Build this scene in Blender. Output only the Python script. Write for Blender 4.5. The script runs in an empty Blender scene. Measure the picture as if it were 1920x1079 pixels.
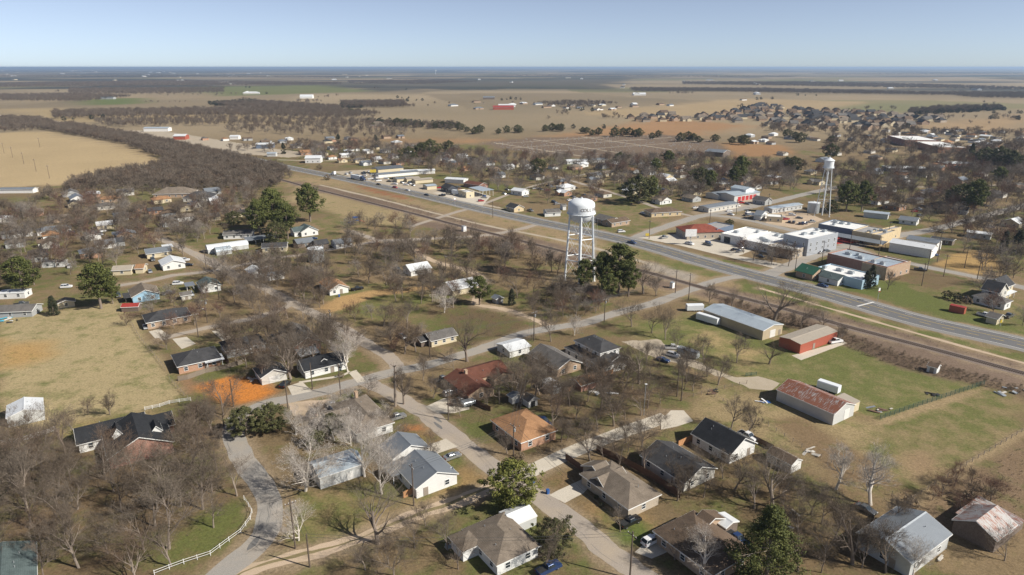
import bpy, math, random
import numpy as np
from mathutils import Vector, Matrix, Euler

# ------------------------------------------------------------------ camera, world, sun, exposure
SC = bpy.context.scene
COL = SC.collection
FPX, CAMH, HORY = 1281.0, 96.0, 126.0           # focal length in photo pixels, drone height, horizon row
PITCH = math.atan((539.5 - HORY) / FPX)
cd = bpy.data.cameras.new('camera'); cam = bpy.data.objects.new('camera', cd); COL.objects.link(cam)
cd.sensor_width = 36; cd.lens = 36 * FPX / 1920; cd.clip_start = 1; cd.clip_end = 200000
cam.location = (0, 0, CAMH); cam.rotation_euler = (math.pi / 2 - PITCH, 0, 0)
SC.camera = cam

SUN_EL, SUN_AZ = math.radians(38), math.radians(-21)   # azimuth of the direction towards the sun, from +X
sd = Vector((math.cos(SUN_AZ) * math.cos(SUN_EL), math.sin(SUN_AZ) * math.cos(SUN_EL), math.sin(SUN_EL)))
W = bpy.data.worlds.new('World'); SC.world = W; W.use_nodes = True
wn = W.node_tree.nodes; wl = W.node_tree.links
sky = wn.new('ShaderNodeTexSky'); sky.sky_type = 'NISHITA'; sky.sun_disc = False
sky.sun_elevation = SUN_EL; sky.sun_rotation = math.pi / 2 - SUN_AZ
sky.altitude = 1000; sky.air_density = 0.55; sky.dust_density = 0.5; sky.ozone_density = 4.6
hsv = wn.new('ShaderNodeHueSaturation'); hsv.inputs['Saturation'].default_value = .64
wn['Background'].inputs['Strength'].default_value = 0.088
wl.new(sky.outputs[0], hsv.inputs['Color']); wl.new(hsv.outputs[0], wn['Background'].inputs[0])
ld = bpy.data.lights.new('sun', 'SUN'); sun = bpy.data.objects.new('sun', ld); COL.objects.link(sun)
ld.energy = 5.0; ld.angle = math.radians(0.53); ld.color = (1.0, 0.94, 0.84)
sun.rotation_euler = (-sd).to_track_quat('-Z', 'Y').to_euler(); sun.location = (60, -20, 150)
SC.view_settings.view_transform = 'Standard'; SC.view_settings.look = 'None'
SC.view_settings.exposure = 0.4; SC.view_settings.gamma = 1; SC.view_settings.use_curve_mapping = False
SC.cycles.use_denoising = True; SC.cycles.max_bounces = 5; SC.cycles.transparent_max_bounces = 8
SC.cycles.diffuse_bounces = 2; SC.cycles.glossy_bounces = 2; SC.cycles.volume_bounces = 0

# ------------------------------------------------------------------ helpers
CP, SP = math.cos(PITCH), math.sin(PITCH)
def G(px, py, z=0.0):
    """point at height z seen in photo pixel (px, py)"""
    dx = (px - 960) / FPX; dy = -(py - 539.5) / FPX
    t = (z - CAMH) / (-SP + dy * CP)
    return (dx * t, (CP + dy * SP) * t)
def P(x, y, z=0.0):
    """photo pixel of a world point"""
    zc = y * CP - (z - CAMH) * SP; yc = y * SP + (z - CAMH) * CP
    return (960 + FPX * x / zc, 539.5 - FPX * yc / zc)
AX = {'A': math.radians(-56), 'B': math.radians(34), 'H': math.radians(-50)}

def tag(o, label=None, cat=None, group=None, kind=None):
    if label: o['label'] = label
    if cat: o['category'] = cat
    if group: o['group'] = group
    if kind: o['kind'] = kind
    return o
def link(o, parent=None):
    COL.objects.link(o)
    if parent is not None: o.parent = parent
    return o
def empty(name, x, y, z=0, rz=0.0):
    o = bpy.data.objects.new(name, None); o.empty_display_size = .5
    o.location = (x, y, z); o.rotation_euler = (0, 0, rz)
    return link(o)
def inst(name, mesh, parent=None, loc=(0, 0, 0), rz=0.0, s=None):
    o = bpy.data.objects.new(name, mesh); o.location = loc; o.rotation_euler = (0, 0, rz)
    if s is not None: o.scale = (s, s, s) if not hasattr(s, '__len__') else s
    return link(o, parent)

class MB:
    """collects geometry, builds one mesh"""
    def __init__(s): s.v = []; s.f = []; s.m = []
    def quad(s, a, b, c, d, m=0):
        n = len(s.v); s.v += [a, b, c, d]; s.f.append((n, n + 1, n + 2, n + 3)); s.m.append(m)
    def poly(s, pts, m=0):
        n = len(s.v); s.v += list(pts); s.f.append(tuple(range(n, n + len(pts)))); s.m.append(m)
    def box(s, x0, x1, y0, y1, z0, z1, m=0):
        n = len(s.v)
        s.v += [(x0, y0, z0), (x1, y0, z0), (x1, y1, z0), (x0, y1, z0), (x0, y0, z1), (x1, y0, z1), (x1, y1, z1), (x0, y1, z1)]
        for q in ((0, 3, 2, 1), (4, 5, 6, 7), (0, 1, 5, 4), (1, 2, 6, 5), (2, 3, 7, 6), (3, 0, 4, 7)):
            s.f.append(tuple(n + i for i in q)); s.m.append(m)
    def prism(s, prof, x0, x1, m=0, axis=0):
        """profile in (y,z) extruded along x"""
        n = len(s.v); k = len(prof)
        for x in (x0, x1):
            s.v += [((x, p[0], p[1]) if axis == 0 else (p[0], x, p[1])) for p in prof]
        fl = axis == 1
        s.f.append(tuple(n + i for i in (range(k) if fl else reversed(range(k))))); s.m.append(m)
        s.f.append(tuple(n + k + i for i in (reversed(range(k)) if fl else range(k)))); s.m.append(m)
        for i in range(k):
            j = (i + 1) % k; q = (n + i, n + j, n + k + j, n + k + i)
            s.f.append(q if not fl else q[::-1]); s.m.append(m)
    def tube(s, a, b, ra, rb, n=6, m=0, cap=False):
        a = Vector(a); b = Vector(b); d = (b - a)
        if d.length < 1e-6: return
        d.normalize(); u = d.cross(Vector((0, 0, 1)) if abs(d.z) < .95 else Vector((1, 0, 0))); u.normalize(); w = d.cross(u)
        k = len(s.v)
        for c, r in ((a, ra), (b, rb)):
            for i in range(n):
                t = 2 * math.pi * i / n; p = c + (u * math.cos(t) + w * math.sin(t)) * r
                s.v.append((p.x, p.y, p.z))
        for i in range(n):
            j = (i + 1) % n; s.f.append((k + i, k + j, k + n + j, k + n + i)); s.m.append(m)
        if cap:
            s.f.append(tuple(k + i for i in reversed(range(n)))); s.m.append(m)
            s.f.append(tuple(k + n + i for i in range(n))); s.m.append(m)
    def lathe(s, prof, n=24, m=0, cx=0, cy=0):
        k = len(s.v)
        for r, z in prof:
            for i in range(n):
                t = 2 * math.pi * i / n; s.v.append((cx + r * math.cos(t), cy + r * math.sin(t), z))
        for a in range(len(prof) - 1):
            for i in range(n):
                j = (i + 1) % n
                s.f.append((k + a * n + i, k + a * n + j, k + (a + 1) * n + j, k + (a + 1) * n + i)); s.m.append(m)
    def mesh(s, name, mats, smooth=False):
        me = bpy.data.meshes.new(name); me.from_pydata(s.v, [], s.f)
        for mt in (mats if isinstance(mats, (list, tuple)) else [mats]): me.materials.append(mt)
        if any(s.m): me.polygons.foreach_set('material_index', s.m)
        if smooth: me.polygons.foreach_set('use_smooth', [True] * len(s.f))
        me.update(); return me
    def build(s, name, mats, parent=None, loc=(0, 0, 0), rz=0.0, smooth=False):
        return inst(name, s.mesh(name, mats, smooth), parent, loc, rz)

# ------------------------------------------------------------------ materials
MATS = {}
def nmat(name):
    m = bpy.data.materials.new(name); m.use_nodes = True; MATS[name] = m
    nt = m.node_tree; return m, nt.nodes, nt.links, nt.nodes['Principled BSDF']
def ramp(n, stops):
    r = n.new('ShaderNodeValToRGB'); e = r.color_ramp.elements
    while len(e) < len(stops): e.new(0.5)
    for i, (p, c) in enumerate(stops): e[i].position = p; e[i].color = (*c, 1) if len(c) == 3 else c
    return r
def noise(n, l, co, scale, detail=4, rough=.55):
    t = n.new('ShaderNodeTexNoise'); t.inputs['Scale'].default_value = scale; t.inputs['Detail'].default_value = detail
    t.inputs['Roughness'].default_value = rough
    if co is not None: l.new(co, t.inputs['Vector'])
    return t.outputs['Fac']
def mixc(n, l, fac, a, b, mode='MIX'):
    x = n.new('ShaderNodeMix'); x.data_type = 'RGBA'; x.blend_type = mode
    for sock, v in ((0, fac), (6, a), (7, b)):
        if hasattr(v, 'is_linked'): l.new(v, x.inputs[sock])
        else: x.inputs[sock].default_value = v if sock == 0 else (*v, 1)
    return x.outputs[2]
def rng(n, l, v, a, b, c, d):
    x = n.new('ShaderNodeMapRange'); l.new(v, x.inputs[0])
    for i, k in enumerate((a, b, c, d)): x.inputs[i + 1].default_value = k
    return x.outputs[0]
def bump(n, l, b, h, dist=.03, st=.6):
    x = n.new('ShaderNodeBump'); x.inputs['Strength'].default_value = st; x.inputs['Distance'].default_value = dist
    l.new(h, x.inputs['Height']); l.new(x.outputs[0], b.inputs['Normal'])
def sc(c, k): return tuple(min(1, x * k) for x in c)

def m_plain(name, c, rough=.7, metal=0., var=.18, scale=1.2, rand=0.):
    m, n, l, b = nmat(name)
    tc = n.new('ShaderNodeTexCoord')
    f = noise(n, l, tc.outputs['Object'], scale, 5, .65)
    r = ramp(n, [(.25, sc(c, 1 - var)), (.75, sc(c, 1 + var))]); l.new(f, r.inputs[0])
    out = r.outputs[0]
    if rand:
        oi = n.new('ShaderNodeObjectInfo')
        out = mixc(n, l, 1.0, out, ramp_link(n, l, oi.outputs['Random'], 1 - rand, 1 + rand), 'MULTIPLY')
    l.new(out, b.inputs['Base Color']); b.inputs['Roughness'].default_value = rough; b.inputs['Metallic'].default_value = metal
    return m
def ramp_link(n, l, v, a, b):
    c = n.new('ShaderNodeCombineColor'); f = rng(n, l, v, 0, 1, a, b)
    for i in range(3): l.new(f, c.inputs[i])
    return c.outputs[0]
def m_shingle(name, c):
    m, n, l, b = nmat(name)
    tc = n.new('ShaderNodeTexCoord')
    f = noise(n, l, tc.outputs['Object'], 5.5, 3, .7); g = noise(n, l, tc.outputs['Object'], .45, 5, .7)
    r = ramp(n, [(.3, sc(c, .62)), (.5, c), (.72, sc(c, 1.42))]); l.new(f, r.inputs[0])
    o = mixc(n, l, rng(n, l, g, .40, .66, 0, .6), r.outputs[0], sc(c, .52))
    g2 = noise(n, l, tc.outputs['Object'], .16, 4, .6); o = mixc(n, l, rng(n, l, g2, .5, .7, 0, .35), o, sc(c, 1.5))
    wv = n.new('ShaderNodeTexWave'); wv.bands_direction = 'Z'; wv.inputs['Scale'].default_value = 2.4; wv.inputs['Distortion'].default_value = .6
    l.new(tc.outputs['Object'], wv.inputs['Vector'])
    o = mixc(n, l, rng(n, l, wv.outputs['Fac'], 0, .25, .3, 0), o, sc(c, .45))
    l.new(o, b.inputs['Base Color']); b.inputs['Roughness'].default_value = .95
    b.inputs['Specular IOR Level'].default_value = .15
    bump(n, l, b, f, .02, .5); return m
def m_metal(name, c, rust=0., rough=.42, metal=.35, rib=2.2, axis='X'):
    m, n, l, b = nmat(name)
    tc = n.new('ShaderNodeTexCoord')
    wv = n.new('ShaderNodeTexWave'); wv.bands_direction = axis; wv.inputs['Scale'].default_value = rib * .5
    wv.inputs['Distortion'].default_value = 0; l.new(tc.outputs['Object'], wv.inputs['Vector'])
    g = noise(n, l, tc.outputs['Object'], .35, 6, .7)
    mp = n.new('ShaderNodeMapping'); mp.inputs['Scale'].default_value = (3.0, .35, .35) if axis == 'X' else (.35, 3., .35)
    l.new(tc.outputs['Object'], mp.inputs[0]); st = noise(n, l, mp.outputs[0], 1.4, 5, .7)
    o = mixc(n, l, rng(n, l, g, .35, .7, 0, .5), c, sc(c, .74))
    o = mixc(n, l, rng(n, l, wv.outputs['Fac'], 0, .2, .35, 0), o, sc(c, .55))
    if rust:
        big = noise(n, l, tc.outputs['Object'], .22, 6, .75)
        mm = n.new('ShaderNodeMath'); mm.operation = 'ADD'; l.new(rng(n, l, st, .35, .65, -.25, .25), mm.inputs[0]); l.new(big, mm.inputs[1])
        rr = ramp(n, [(.0, (.30, .115, .06)), (1, (.16, .065, .045))]); l.new(g, rr.inputs[0])
        o = mixc(n, l, rng(n, l, mm.outputs[0], .62 - rust * .35, .78 - rust * .35, 0, 1), o, rr.outputs[0])
    else:
        o = mixc(n, l, rng(n, l, st, .58, .75, 0, .3), o, sc(c, .6))
    l.new(o, b.inputs['Base Color']); b.inputs['Roughness'].default_value = rough; b.inputs['Metallic'].default_value = metal
    bump(n, l, b, wv.outputs['Fac'], .03, .5); return m
def m_brick(name, c1, c2, mortar=(.42, .38, .33)):
    m, n, l, b = nmat(name)
    tc = n.new('ShaderNodeTexCoord')
    sx = n.new('ShaderNodeSeparateXYZ'); l.new(tc.outputs['Object'], sx.inputs[0])
    ad = n.new('ShaderNodeMath'); l.new(sx.outputs[0], ad.inputs[0]); l.new(sx.outputs[1], ad.inputs[1])
    cb = n.new('ShaderNodeCombineXYZ'); l.new(ad.outputs[0], cb.inputs[0]); l.new(sx.outputs[2], cb.inputs[1])
    bt = n.new('ShaderNodeTexBrick'); l.new(cb.outputs[0], bt.inputs['Vector'])
    bt.inputs['Scale'].default_value = 1; bt.inputs['Brick Width'].default_value = .24; bt.inputs['Row Height'].default_value = .08
    bt.inputs['Mortar Size'].default_value = .009
    for k, v in (('Color1', c1), ('Color2', c2), ('Mortar', mortar)): bt.inputs[k].default_value = (*v, 1)
    g = noise(n, l, tc.outputs['Object'], .6, 5, .7)
    o = mixc(n, l, rng(n, l, g, .4, .75, 0, .4), bt.outputs[0], sc(c1, .6))
    l.new(o, b.inputs['Base Color']); b.inputs['Roughness'].default_value = .9; return m
def m_siding(name, c):
    m, n, l, b = nmat(name)
    tc = n.new('ShaderNodeTexCoord')
    wv = n.new('ShaderNodeTexWave'); wv.wave_profile = 'SAW'; wv.bands_direction = 'Z'; wv.inputs['Scale'].default_value = 1.6
    l.new(tc.outputs['Object'], wv.inputs['Vector'])
    g = noise(n, l, tc.outputs['Object'], .9, 6, .7)
    o = mixc(n, l, rng(n, l, g, .45, .8, 0, .5), c, sc(c, .72))
    o = mixc(n, l, rng(n, l, wv.outputs['Fac'], .85, 1, 0, .5), o, sc(c, .55))
    l.new(o, b.inputs['Base Color']); b.inputs['Roughness'].default_value = .7
    bump(n, l, b, wv.outputs['Fac'], .02, .4); return m
def m_road(name, c, crack=.4, dirt=(.3, .24, .16), dirtamt=.3, scale=.5):
    m, n, l, b = nmat(name)
    tc = n.new('ShaderNodeTexCoord')
    f = noise(n, l, tc.outputs['Object'], 3.5, 6, .7); g = noise(n, l, tc.outputs['Object'], .12 * scale * 2, 6, .65); k = noise(n, l, tc.outputs['Object'], .55, 7, .75)
    r = ramp(n, [(.25, sc(c, .74)), (.75, sc(c, 1.24))]); l.new(f, r.inputs[0])
    o = mixc(n, l, rng(n, l, g, .45, .7, 0, dirtamt), r.outputs[0], dirt)
    o = mixc(n, l, rng(n, l, k, .55, .8, 0, crack), o, sc(c, .62))
    l.new(o, b.inputs['Base Color']); b.inputs['Roughness'].default_value = .93; b.inputs['Specular IOR Level'].default_value = .2
    bump(n, l, b, f, .03, .4); return m
def m_glass(name, c=(.03, .04, .05)):
    m, n, l, b = nmat(name)
    b.inputs['Base Color'].default_value = (*c, 1); b.inputs['Roughness'].default_value = .08; b.inputs['Specular IOR Level'].default_value = .8
    return m
def m_foliage(name, lo, hi, rand=.15, trans=.0):
    m, n, l, b = nmat(name)
    ge = n.new('ShaderNodeNewGeometry'); oi = n.new('ShaderNodeObjectInfo'); tc = n.new('ShaderNodeTexCoord')
    f = noise(n, l, tc.outputs['Object'], .9, 3, .7)
    ad = n.new('ShaderNodeMath'); ad.operation = 'MULTIPLY_ADD'; l.new(ge.outputs['Random Per Island'], ad.inputs[0]); ad.inputs[1].default_value = .55
    l.new(rng(n, l, f, .3, .7, 0, .45), ad.inputs[2])
    r = ramp(n, [(0, lo), (1, hi)]); l.new(ad.outputs[0], r.inputs[0])
    o = mixc(n, l, 1., r.outputs[0], ramp_link(n, l, oi.outputs['Random'], 1 - rand, 1 + rand), 'MULTIPLY')
    l.new(o, b.inputs['Base Color']); b.inputs['Roughness'].default_value = .75; b.inputs['Specular IOR Level'].default_value = .2
    return m
def m_twig(name, cols, rand=.25):
    m, n, l, b = nmat(name)
    oi = n.new('ShaderNodeObjectInfo'); ge = n.new('ShaderNodeNewGeometry')
    r = ramp(n, [(i / max(1, len(cols) - 1), c) for i, c in enumerate(cols)]); l.new(oi.outputs['Random'], r.inputs[0])
    o = mixc(n, l, 1., r.outputs[0], ramp_link(n, l, ge.outputs['Random Per Island'], 1 - rand, 1 + rand), 'MULTIPLY')
    l.new(o, b.inputs['Base Color']); b.inputs['Roughness'].default_value = .9; b.inputs['Specular IOR Level'].default_value = .1
    return m

WHITE = (.72, .72, .70); CREAM = (.62, .54, .38)
M = dict(
    w_white=m_siding('white_siding', (.70, .70, .68)), w_cream=m_siding('cream_siding', (.60, .52, .36)), w_grey=m_siding('grey_siding', (.36, .37, .37)),
    w_blue=m_siding('blue_siding', (.30, .48, .62)), w_pale=m_siding('pale_siding', (.55, .53, .48)), w_black=m_siding('dark_siding', (.05, .055, .07)),
    w_brick=m_brick('red_brick', (.34, .14, .09), (.26, .10, .07)), w_tan=m_brick('tan_brick', (.44, .30, .19), (.36, .23, .14)), w_buff=m_brick('buff_brick', (.46, .39, .30), (.36, .30, .23)),
    w_orange=m_brick('orange_brick', (.46, .23, .12), (.38, .18, .10)), w_metal=m_metal('pale_metal_wall', (.58, .59, .58), 0, .5, .1, 3), w_tanmetal=m_metal('tan_metal_wall', (.50, .42, .29), 0, .55, .1, 3),
    w_red=m_metal('red_metal_wall', (.40, .105, .065), 0, .5, .1, 3), w_wood=m_plain('old_wood', (.16, .125, .10), .9, 0, .35, 3), w_yellow=m_plain('yellow_render', (.56, .45, .28), .8), w_paint=m_plain('white_render', (.74, .73, .70), .75, 0, .1),
    w_grpaint=m_plain('grey_render', (.33, .35, .38), .8, 0, .12), w_ltblue=m_metal('pale_blue_metal', (.40, .55, .66), 0, .55, .1, 3), w_dkblue=m_plain('slate_blue_paint', (.13, .17, .24), .6),
    r_black=m_shingle('black_shingle', (.032, .034, .038)), r_dark=m_shingle('charcoal_shingle', (.065, .065, .068)), r_grey=m_shingle('grey_shingle', (.15, .14, .13)),
    r_brown=m_shingle('brown_shingle', (.145, .105, .075)), r_taupe=m_shingle('taupe_shingle', (.20, .165, .13)), r_tan=m_shingle('tan_orange_shingle', (.34, .19, .10)), r_redbr=m_shingle('red_brown_shingle', (.15, .065, .045)),
    r_green=m_shingle('teal_grey_shingle', (.10, .13, .13)), r_red=m_shingle('red_tile', (.24, .075, .052)),
    r_grmet=m_metal('grey_metal_roof', (.27, .295, .32), 0, .45, .4), r_dkmet=m_metal('slate_metal_roof', (.17, .185, .20), 0, .45, .4), r_whmet=m_metal('white_metal_roof', (.72, .74, .75), 0, .5, .1), r_rust=m_metal('rusty_metal_roof', (.42, .42, .41), .95, .65, .2, 2.2),
    r_rusty=m_metal('part_rusty_roof', (.38, .37, .36), .42, .6, .25, 2.2), r_tanmet=m_metal('tan_metal_roof', (.46, .40, .32), 0, .5, .2), r_grnmet=m_metal('green_metal_roof', (.04, .13, .08), 0, .45, .2), r_bluem=m_metal('galvanised_blue_roof', (.50, .57, .62), 0, .38, .3),
    r_memb=m_plain('white_membrane', (.74, .74, .72), .7, 0, .14, .35), r_tar=m_plain('tar_roof', (.30, .29, .28), .9, 0, .35, .4), r_redmet=m_metal('red_metal_roof', (.36, .05, .04), 0, .5, .1),
    trim=m_plain('white_trim', (.74, .74, .72), .6, 0, .06), dtrim=m_plain('brown_trim', (.10, .075, .055), .7), glass=m_glass('window_glass'), door=m_plain('door_paint', (.28, .24, .20), .5), rdoor=m_plain('red_door', (.42, .03, .03), .5),
    gdoor=m_plain('garage_door_paint', (.66, .65, .62), .6, 0, .06), conc=m_road('concrete', (.52, .47, .39), .35, (.32, .26, .18), .25), asph=m_road('asphalt', (.30, .28, .252), .45, (.40, .33, .25), .45), hwy=m_road('highway_asphalt', (.14, .14, .142), .3, (.18, .17, .16), .3),
    shoulder=m_road('shoulder_asphalt', (.24, .23, .215), .3, (.26, .23, .18), .35), dirt=m_road('dirt', (.47, .365, .265), .35, (.30, .235, .13), .55), gravel=m_road('gravel', (.40, .34, .26), .3, (.28, .23, .14), .4), ballast=m_road('ballast', (.20, .16, .135), .5, (.28, .22, .17), .5),
    oldroad=m_road('old_chipseal', (.33, .285, .24), .45, (.42, .34, .24), .55),
    verge=m_road('worn_grass', (.20, .165, .085), .3, (.28, .22, .13), .5), patch=m_plain('tar_patch', (.15, .145, .138), .9, 0, .3, 2), graves=m_plain('grave_stone', (.36, .34, .32), .8),
    paint=m_plain('road_paint', (.62, .61, .58), .8, 0, .25, 2), ypaint=m_plain('yellow_paint', (.55, .38, .06), .8, 0, .25, 2), steel=m_plain('rail_steel', (.20, .155, .13), .45, .5), tie=m_plain('wood_sleeper', (.09, .065, .05), .95), pole=m_plain('pole_wood', (.105, .08, .062), .95, 0, .3, 2),
    tank=m_plain('tank_white_paint', (.70, .73, .75), .42, 0, .06, .5), galv=m_plain('galvanised', (.42, .45, .47), .45, .5, .12), letter=m_plain('letter_grey', (.24, .22, .21), .6), wire=m_plain('wire', (.05, .05, .05), .6),
    tyre=m_plain('tyre', (.02, .02, .02), .9), rim=m_plain('wheel_rim', (.4, .4, .4), .4, .6), lamp=m_plain('headlight', (.6, .6, .58), .2), tail=m_plain('tail_light', (.3, .02, .02), .3),
    fwood=m_plain('fence_wood', (.13, .075, .05), .9, 0, .35, 3), fnew=m_plain('new_fence_wood', (.46, .24, .11), .85, 0, .25, 3), fgreen=m_plain('green_wire', (.05, .10, .07), .7), fgrey=m_plain('weathered_post', (.22, .18, .14), .9), junk=m_plain('weathered_board', (.46, .43, .38), .8, 0, .3, 2),
    bark=m_twig('bark', [(.215, .175, .142), (.27, .225, .185), (.165, .13, .105), (.24, .20, .165)], .12), barkw=m_twig('pale_bark', [(.66, .61, .54), (.58, .53, .47)], .15),
    twigm=m_twig('grey_twig', [(.25, .22, .19), (.21, .18, .155)], .35), twig=m_twig('twig', [(.14, .112, .086), (.175, .145, .115), (.112, .088, .067), (.155, .124, .095), (.145, .103, .074)], .4), twigr=m_twig('russet_twig', [(.165, .098, .072), (.14, .085, .065)], .3), twigw=m_twig('pale_twig', [(.46, .41, .36), (.38, .34, .30)], .35),
    pine=m_foliage('pine_needles', (.026, .040, .013), (.165, .172, .050)), live=m_foliage('evergreen_leaves', (.030, .037, .015), (.14, .135, .055)), magn=m_foliage('magnolia_leaves', (.035, .055, .012), (.25, .24, .06)), ced=m_foliage('cedar_leaves', (.018, .024, .013), (.06, .062, .034)),
    bush=m_foliage('brown_brush', (.12, .088, .058), (.32, .25, .165)), blue=m_plain('blue_plastic', (.03, .10, .30), .5), yel=m_plain('sign_yellow', (.55, .42, .06), .5), signw=m_plain('sign_white', (.75, .75, .74), .5), redp=m_plain('red_paint', (.42, .045, .03), .5), tarp=m_plain('cyan_tarp', (.08, .40, .55), .6), dark=m_plain('shadow_interior', (.03, .03, .03), .9),  # dark: colour of black scrap boards, also painted inner shade of open doorways
)
def m_car(name, c, metal=.3):
    m, n, l, b = nmat(name); b.inputs['Base Color'].default_value = (*c, 1); b.inputs['Metallic'].default_value = metal
    b.inputs['Roughness'].default_value = .28; b.inputs['Coat Weight'].default_value = .6; return m
CARC = dict(white=m_car('white_car_paint', (.72, .72, .72), 0), black=m_car('black_car_paint', (.015, .015, .018)), silver=m_car('silver_car_paint', (.42, .43, .44), .6), blue=m_car('blue_car_paint', (.03, .06, .16)), red=m_car('red_car_paint', (.35, .02, .02), 0), grey=m_car('grey_car_paint', (.12, .125, .13)))
# ------------------------------------------------------------------ ground sheet
RN = np.random.RandomState(7)
def axis_coords(lo, hi, step, far_lo, far_hi, g):
    mid = list(np.arange(lo, hi, step)); up = []; x = hi; s = step
    while x < far_hi: up.append(x); s *= g; x += s
    up.append(far_hi); dn = []; x = lo - step; s = step
    while x > far_lo: dn.append(x); s *= g; x -= s
    dn.append(far_lo)
    return np.array(dn[::-1] + mid + up)
def vnoise(x, y, scale, seed):
    r = np.random.RandomState(seed).rand(256, 256); u = x / scale; v = y / scale
    iu = np.floor(u).astype(int); iv = np.floor(v).astype(int); fu = u - iu; fv = v - iv
    fu = fu * fu * (3 - 2 * fu); fv = fv * fv * (3 - 2 * fv)
    g = lambda a, b: r[a % 256, b % 256]
    return (g(iu, iv) * (1 - fu) + g(iu + 1, iv) * fu) * (1 - fv) + (g(iu, iv + 1) * (1 - fu) + g(iu + 1, iv + 1) * fu) * fv
def fbm(x, y, scale, seed, n=4):
    o = 0; a = .5; t = 0
    for i in range(n): o = o + a * vnoise(x, y, scale / 2 ** i, seed + i); t += a; a *= .55
    return o / t
def sdist(x, y, poly):
    """signed distance (positive inside) to a world polygon"""
    poly = np.array(poly); n = len(poly); d = np.full(x.shape, 1e18); ins = np.zeros(x.shape, bool)
    for i in range(n):
        ax, ay = poly[i]; bx, by = poly[(i + 1) % n]; ex, ey = bx - ax, by - ay
        t = np.clip(((x - ax) * ex + (y - ay) * ey) / (ex * ex + ey * ey + 1e-9), 0, 1)
        d = np.minimum(d, (x - ax - t * ex) ** 2 + (y - ay - t * ey) ** 2)
        c = ((ay > y) != (by > y)) & (x < (bx - ax) * (y - ay) / (by - ay + 1e-12) + ax); ins ^= c
    d = np.sqrt(d); return np.where(ins, d, -d)
def wpoly(pp): return [G(*p) for p in pp]

gx = axis_coords(-190, 210, 1.8, -48000, 48000, 1.045); gy = axis_coords(88, 360, 1.8, -2500, 58000, 1.04)
GX, GY = np.meshgrid(gx, gy)
FX, FY = GX.ravel(), GY.ravel()
n1 = fbm(FX, FY, 60, 1); n2 = fbm(FX, FY, 14, 5); n3 = fbm(FX, FY, 400, 9); n4 = fbm(FX, FY, 1500, 13, 5)
gc = np.zeros((FX.size, 4))
dist = np.hypot(FX, FY)
def C(*c): return np.array(c)
town = C(.225, .165, .095) + (n1[:, None] - .5) * C(.10, .07, .05)
field = C(.315, .25, .162) + (n3[:, None] - .5) * C(.14, .10, .06)
green = C(.15, .165, .065); dark = C(.055, .058, .050)
# yards: each lot of the street grid mown and worn a little differently
ua = FX * math.cos(AX['A']) + FY * math.sin(AX['A']) + (n2 - .5) * 3; vb = FX * math.cos(AX['B']) + FY * math.sin(AX['B']) + (n2 - .5) * 3
lot = np.random.RandomState(21).rand(128, 128, 2)[np.floor(ua / 34).astype(int) % 128, np.floor(vb / 27).astype(int) % 128]
town = town * (1 + (lot[:, :1] - .5) * .30)
w = np.clip((dist - 850) / 350, 0, 1)[:, None]
col = town * (1 - w) + field * w
# patchwork of fields and woods towards the horizon (cells lie square to the town grid)
ca, sa = math.cos(math.radians(12)), math.sin(math.radians(12))
u = FX * ca + FY * sa; v = -FX * sa + FY * ca
cell = np.random.RandomState(3).rand(512, 512, 2)
jx = fbm(FX, FY, 900, 31, 2) * 500
iu = np.floor((u + jx) / 620).astype(int) % 512; iv = np.floor((v + jx * .6) / 480).astype(int) % 512
rc = cell[iu, iv]
fw = np.clip((dist - 1500) / 600, 0, 1)
col = col * (1 - .35 * fw[:, None] * (rc[:, :1] - .4))
gm = (rc[:, 1] > .86) * fw; col = col * (1 - .55 * gm[:, None]) + green * .55 * gm[:, None]
n5 = fbm(FX * .45, FY * 1.5, 900, 17, 4); far = np.clip((dist - 5000) / 9000, 0, 1)
wood = np.clip((n4 - .60) / .04, 0, 1) * np.clip((dist - 2300) / 900, 0, 1)
wood = np.clip(wood * .8 + np.clip((n5 - .60 + far * .14) / .05, 0, 1) * np.clip((dist - 2600) / 1200, 0, 1), 0, 1)
col = col * (1 - wood[:, None] * .93) + dark * wood[:, None] * .93
lush = np.where(dist < 900, .30 + (lot[:, 1] - .5) * .5, .05)
def region(px, c, soft=3., amp=5., var=.16, l=None, k=1.):
    global col, lush
    pw = np.array(wpoly(px)); lo = pw.min(0) - 60; hi = pw.max(0) + 60
    ix = np.where((FX > lo[0]) & (FX < hi[0]) & (FY > lo[1]) & (FY < hi[1]))[0]
    if not len(ix): return
    s = sdist(FX[ix], FY[ix], pw) + (n2[ix] - .5) * 2 * amp
    wt = np.clip((s + soft) / (2 * soft), 0, 1) * k
    cc = np.array(c) * (1 + (n1[ix, None] - .5) * 2 * var)
    col[ix] = col[ix] * (1 - wt[:, None]) + cc * wt[:, None]
    if l is not None: lush[ix] = lush[ix] * (1 - wt) + l * wt
TAN = (.365, .275, .150); OLIVE = (.245, .200, .100)
region([(0, 592), (110, 585), (215, 568), (250, 592), (345, 742), (270, 772), (100, 800), (0, 815)], (.385, .31, .172), 2, 3, .2, .2)
region([(0, 640), (80, 645), (100, 665), (40, 685), (0, 690)], (.42, .26, .10), 5, 5, .2, .1, .8)
region([(100, 800), (300, 772), (345, 745), (370, 790), (200, 830), (0, 850), (0, 815)], (.33, .25, .12), 3, 4, .1, .4)
region([(0, 840), (150, 830), (330, 840), (440, 800), (450, 880), (475, 950), (430, 1030), (300, 1090), (-80, 1100), (-80, 880)], (.165, .118, .070), 4, 8, .3, .3)
region([(380, 950), (450, 940), (465, 985), (420, 1030), (330, 1060), (300, 1030)], (.20, .165, .075), 4, 5, .2, .7)
region([(364, 726), (400, 712), (440, 704), (500, 715), (516, 735), (492, 752), (440, 757), (390, 748)], (.62, .235, .055), 1.8, 2.5, .35, 0)
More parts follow.
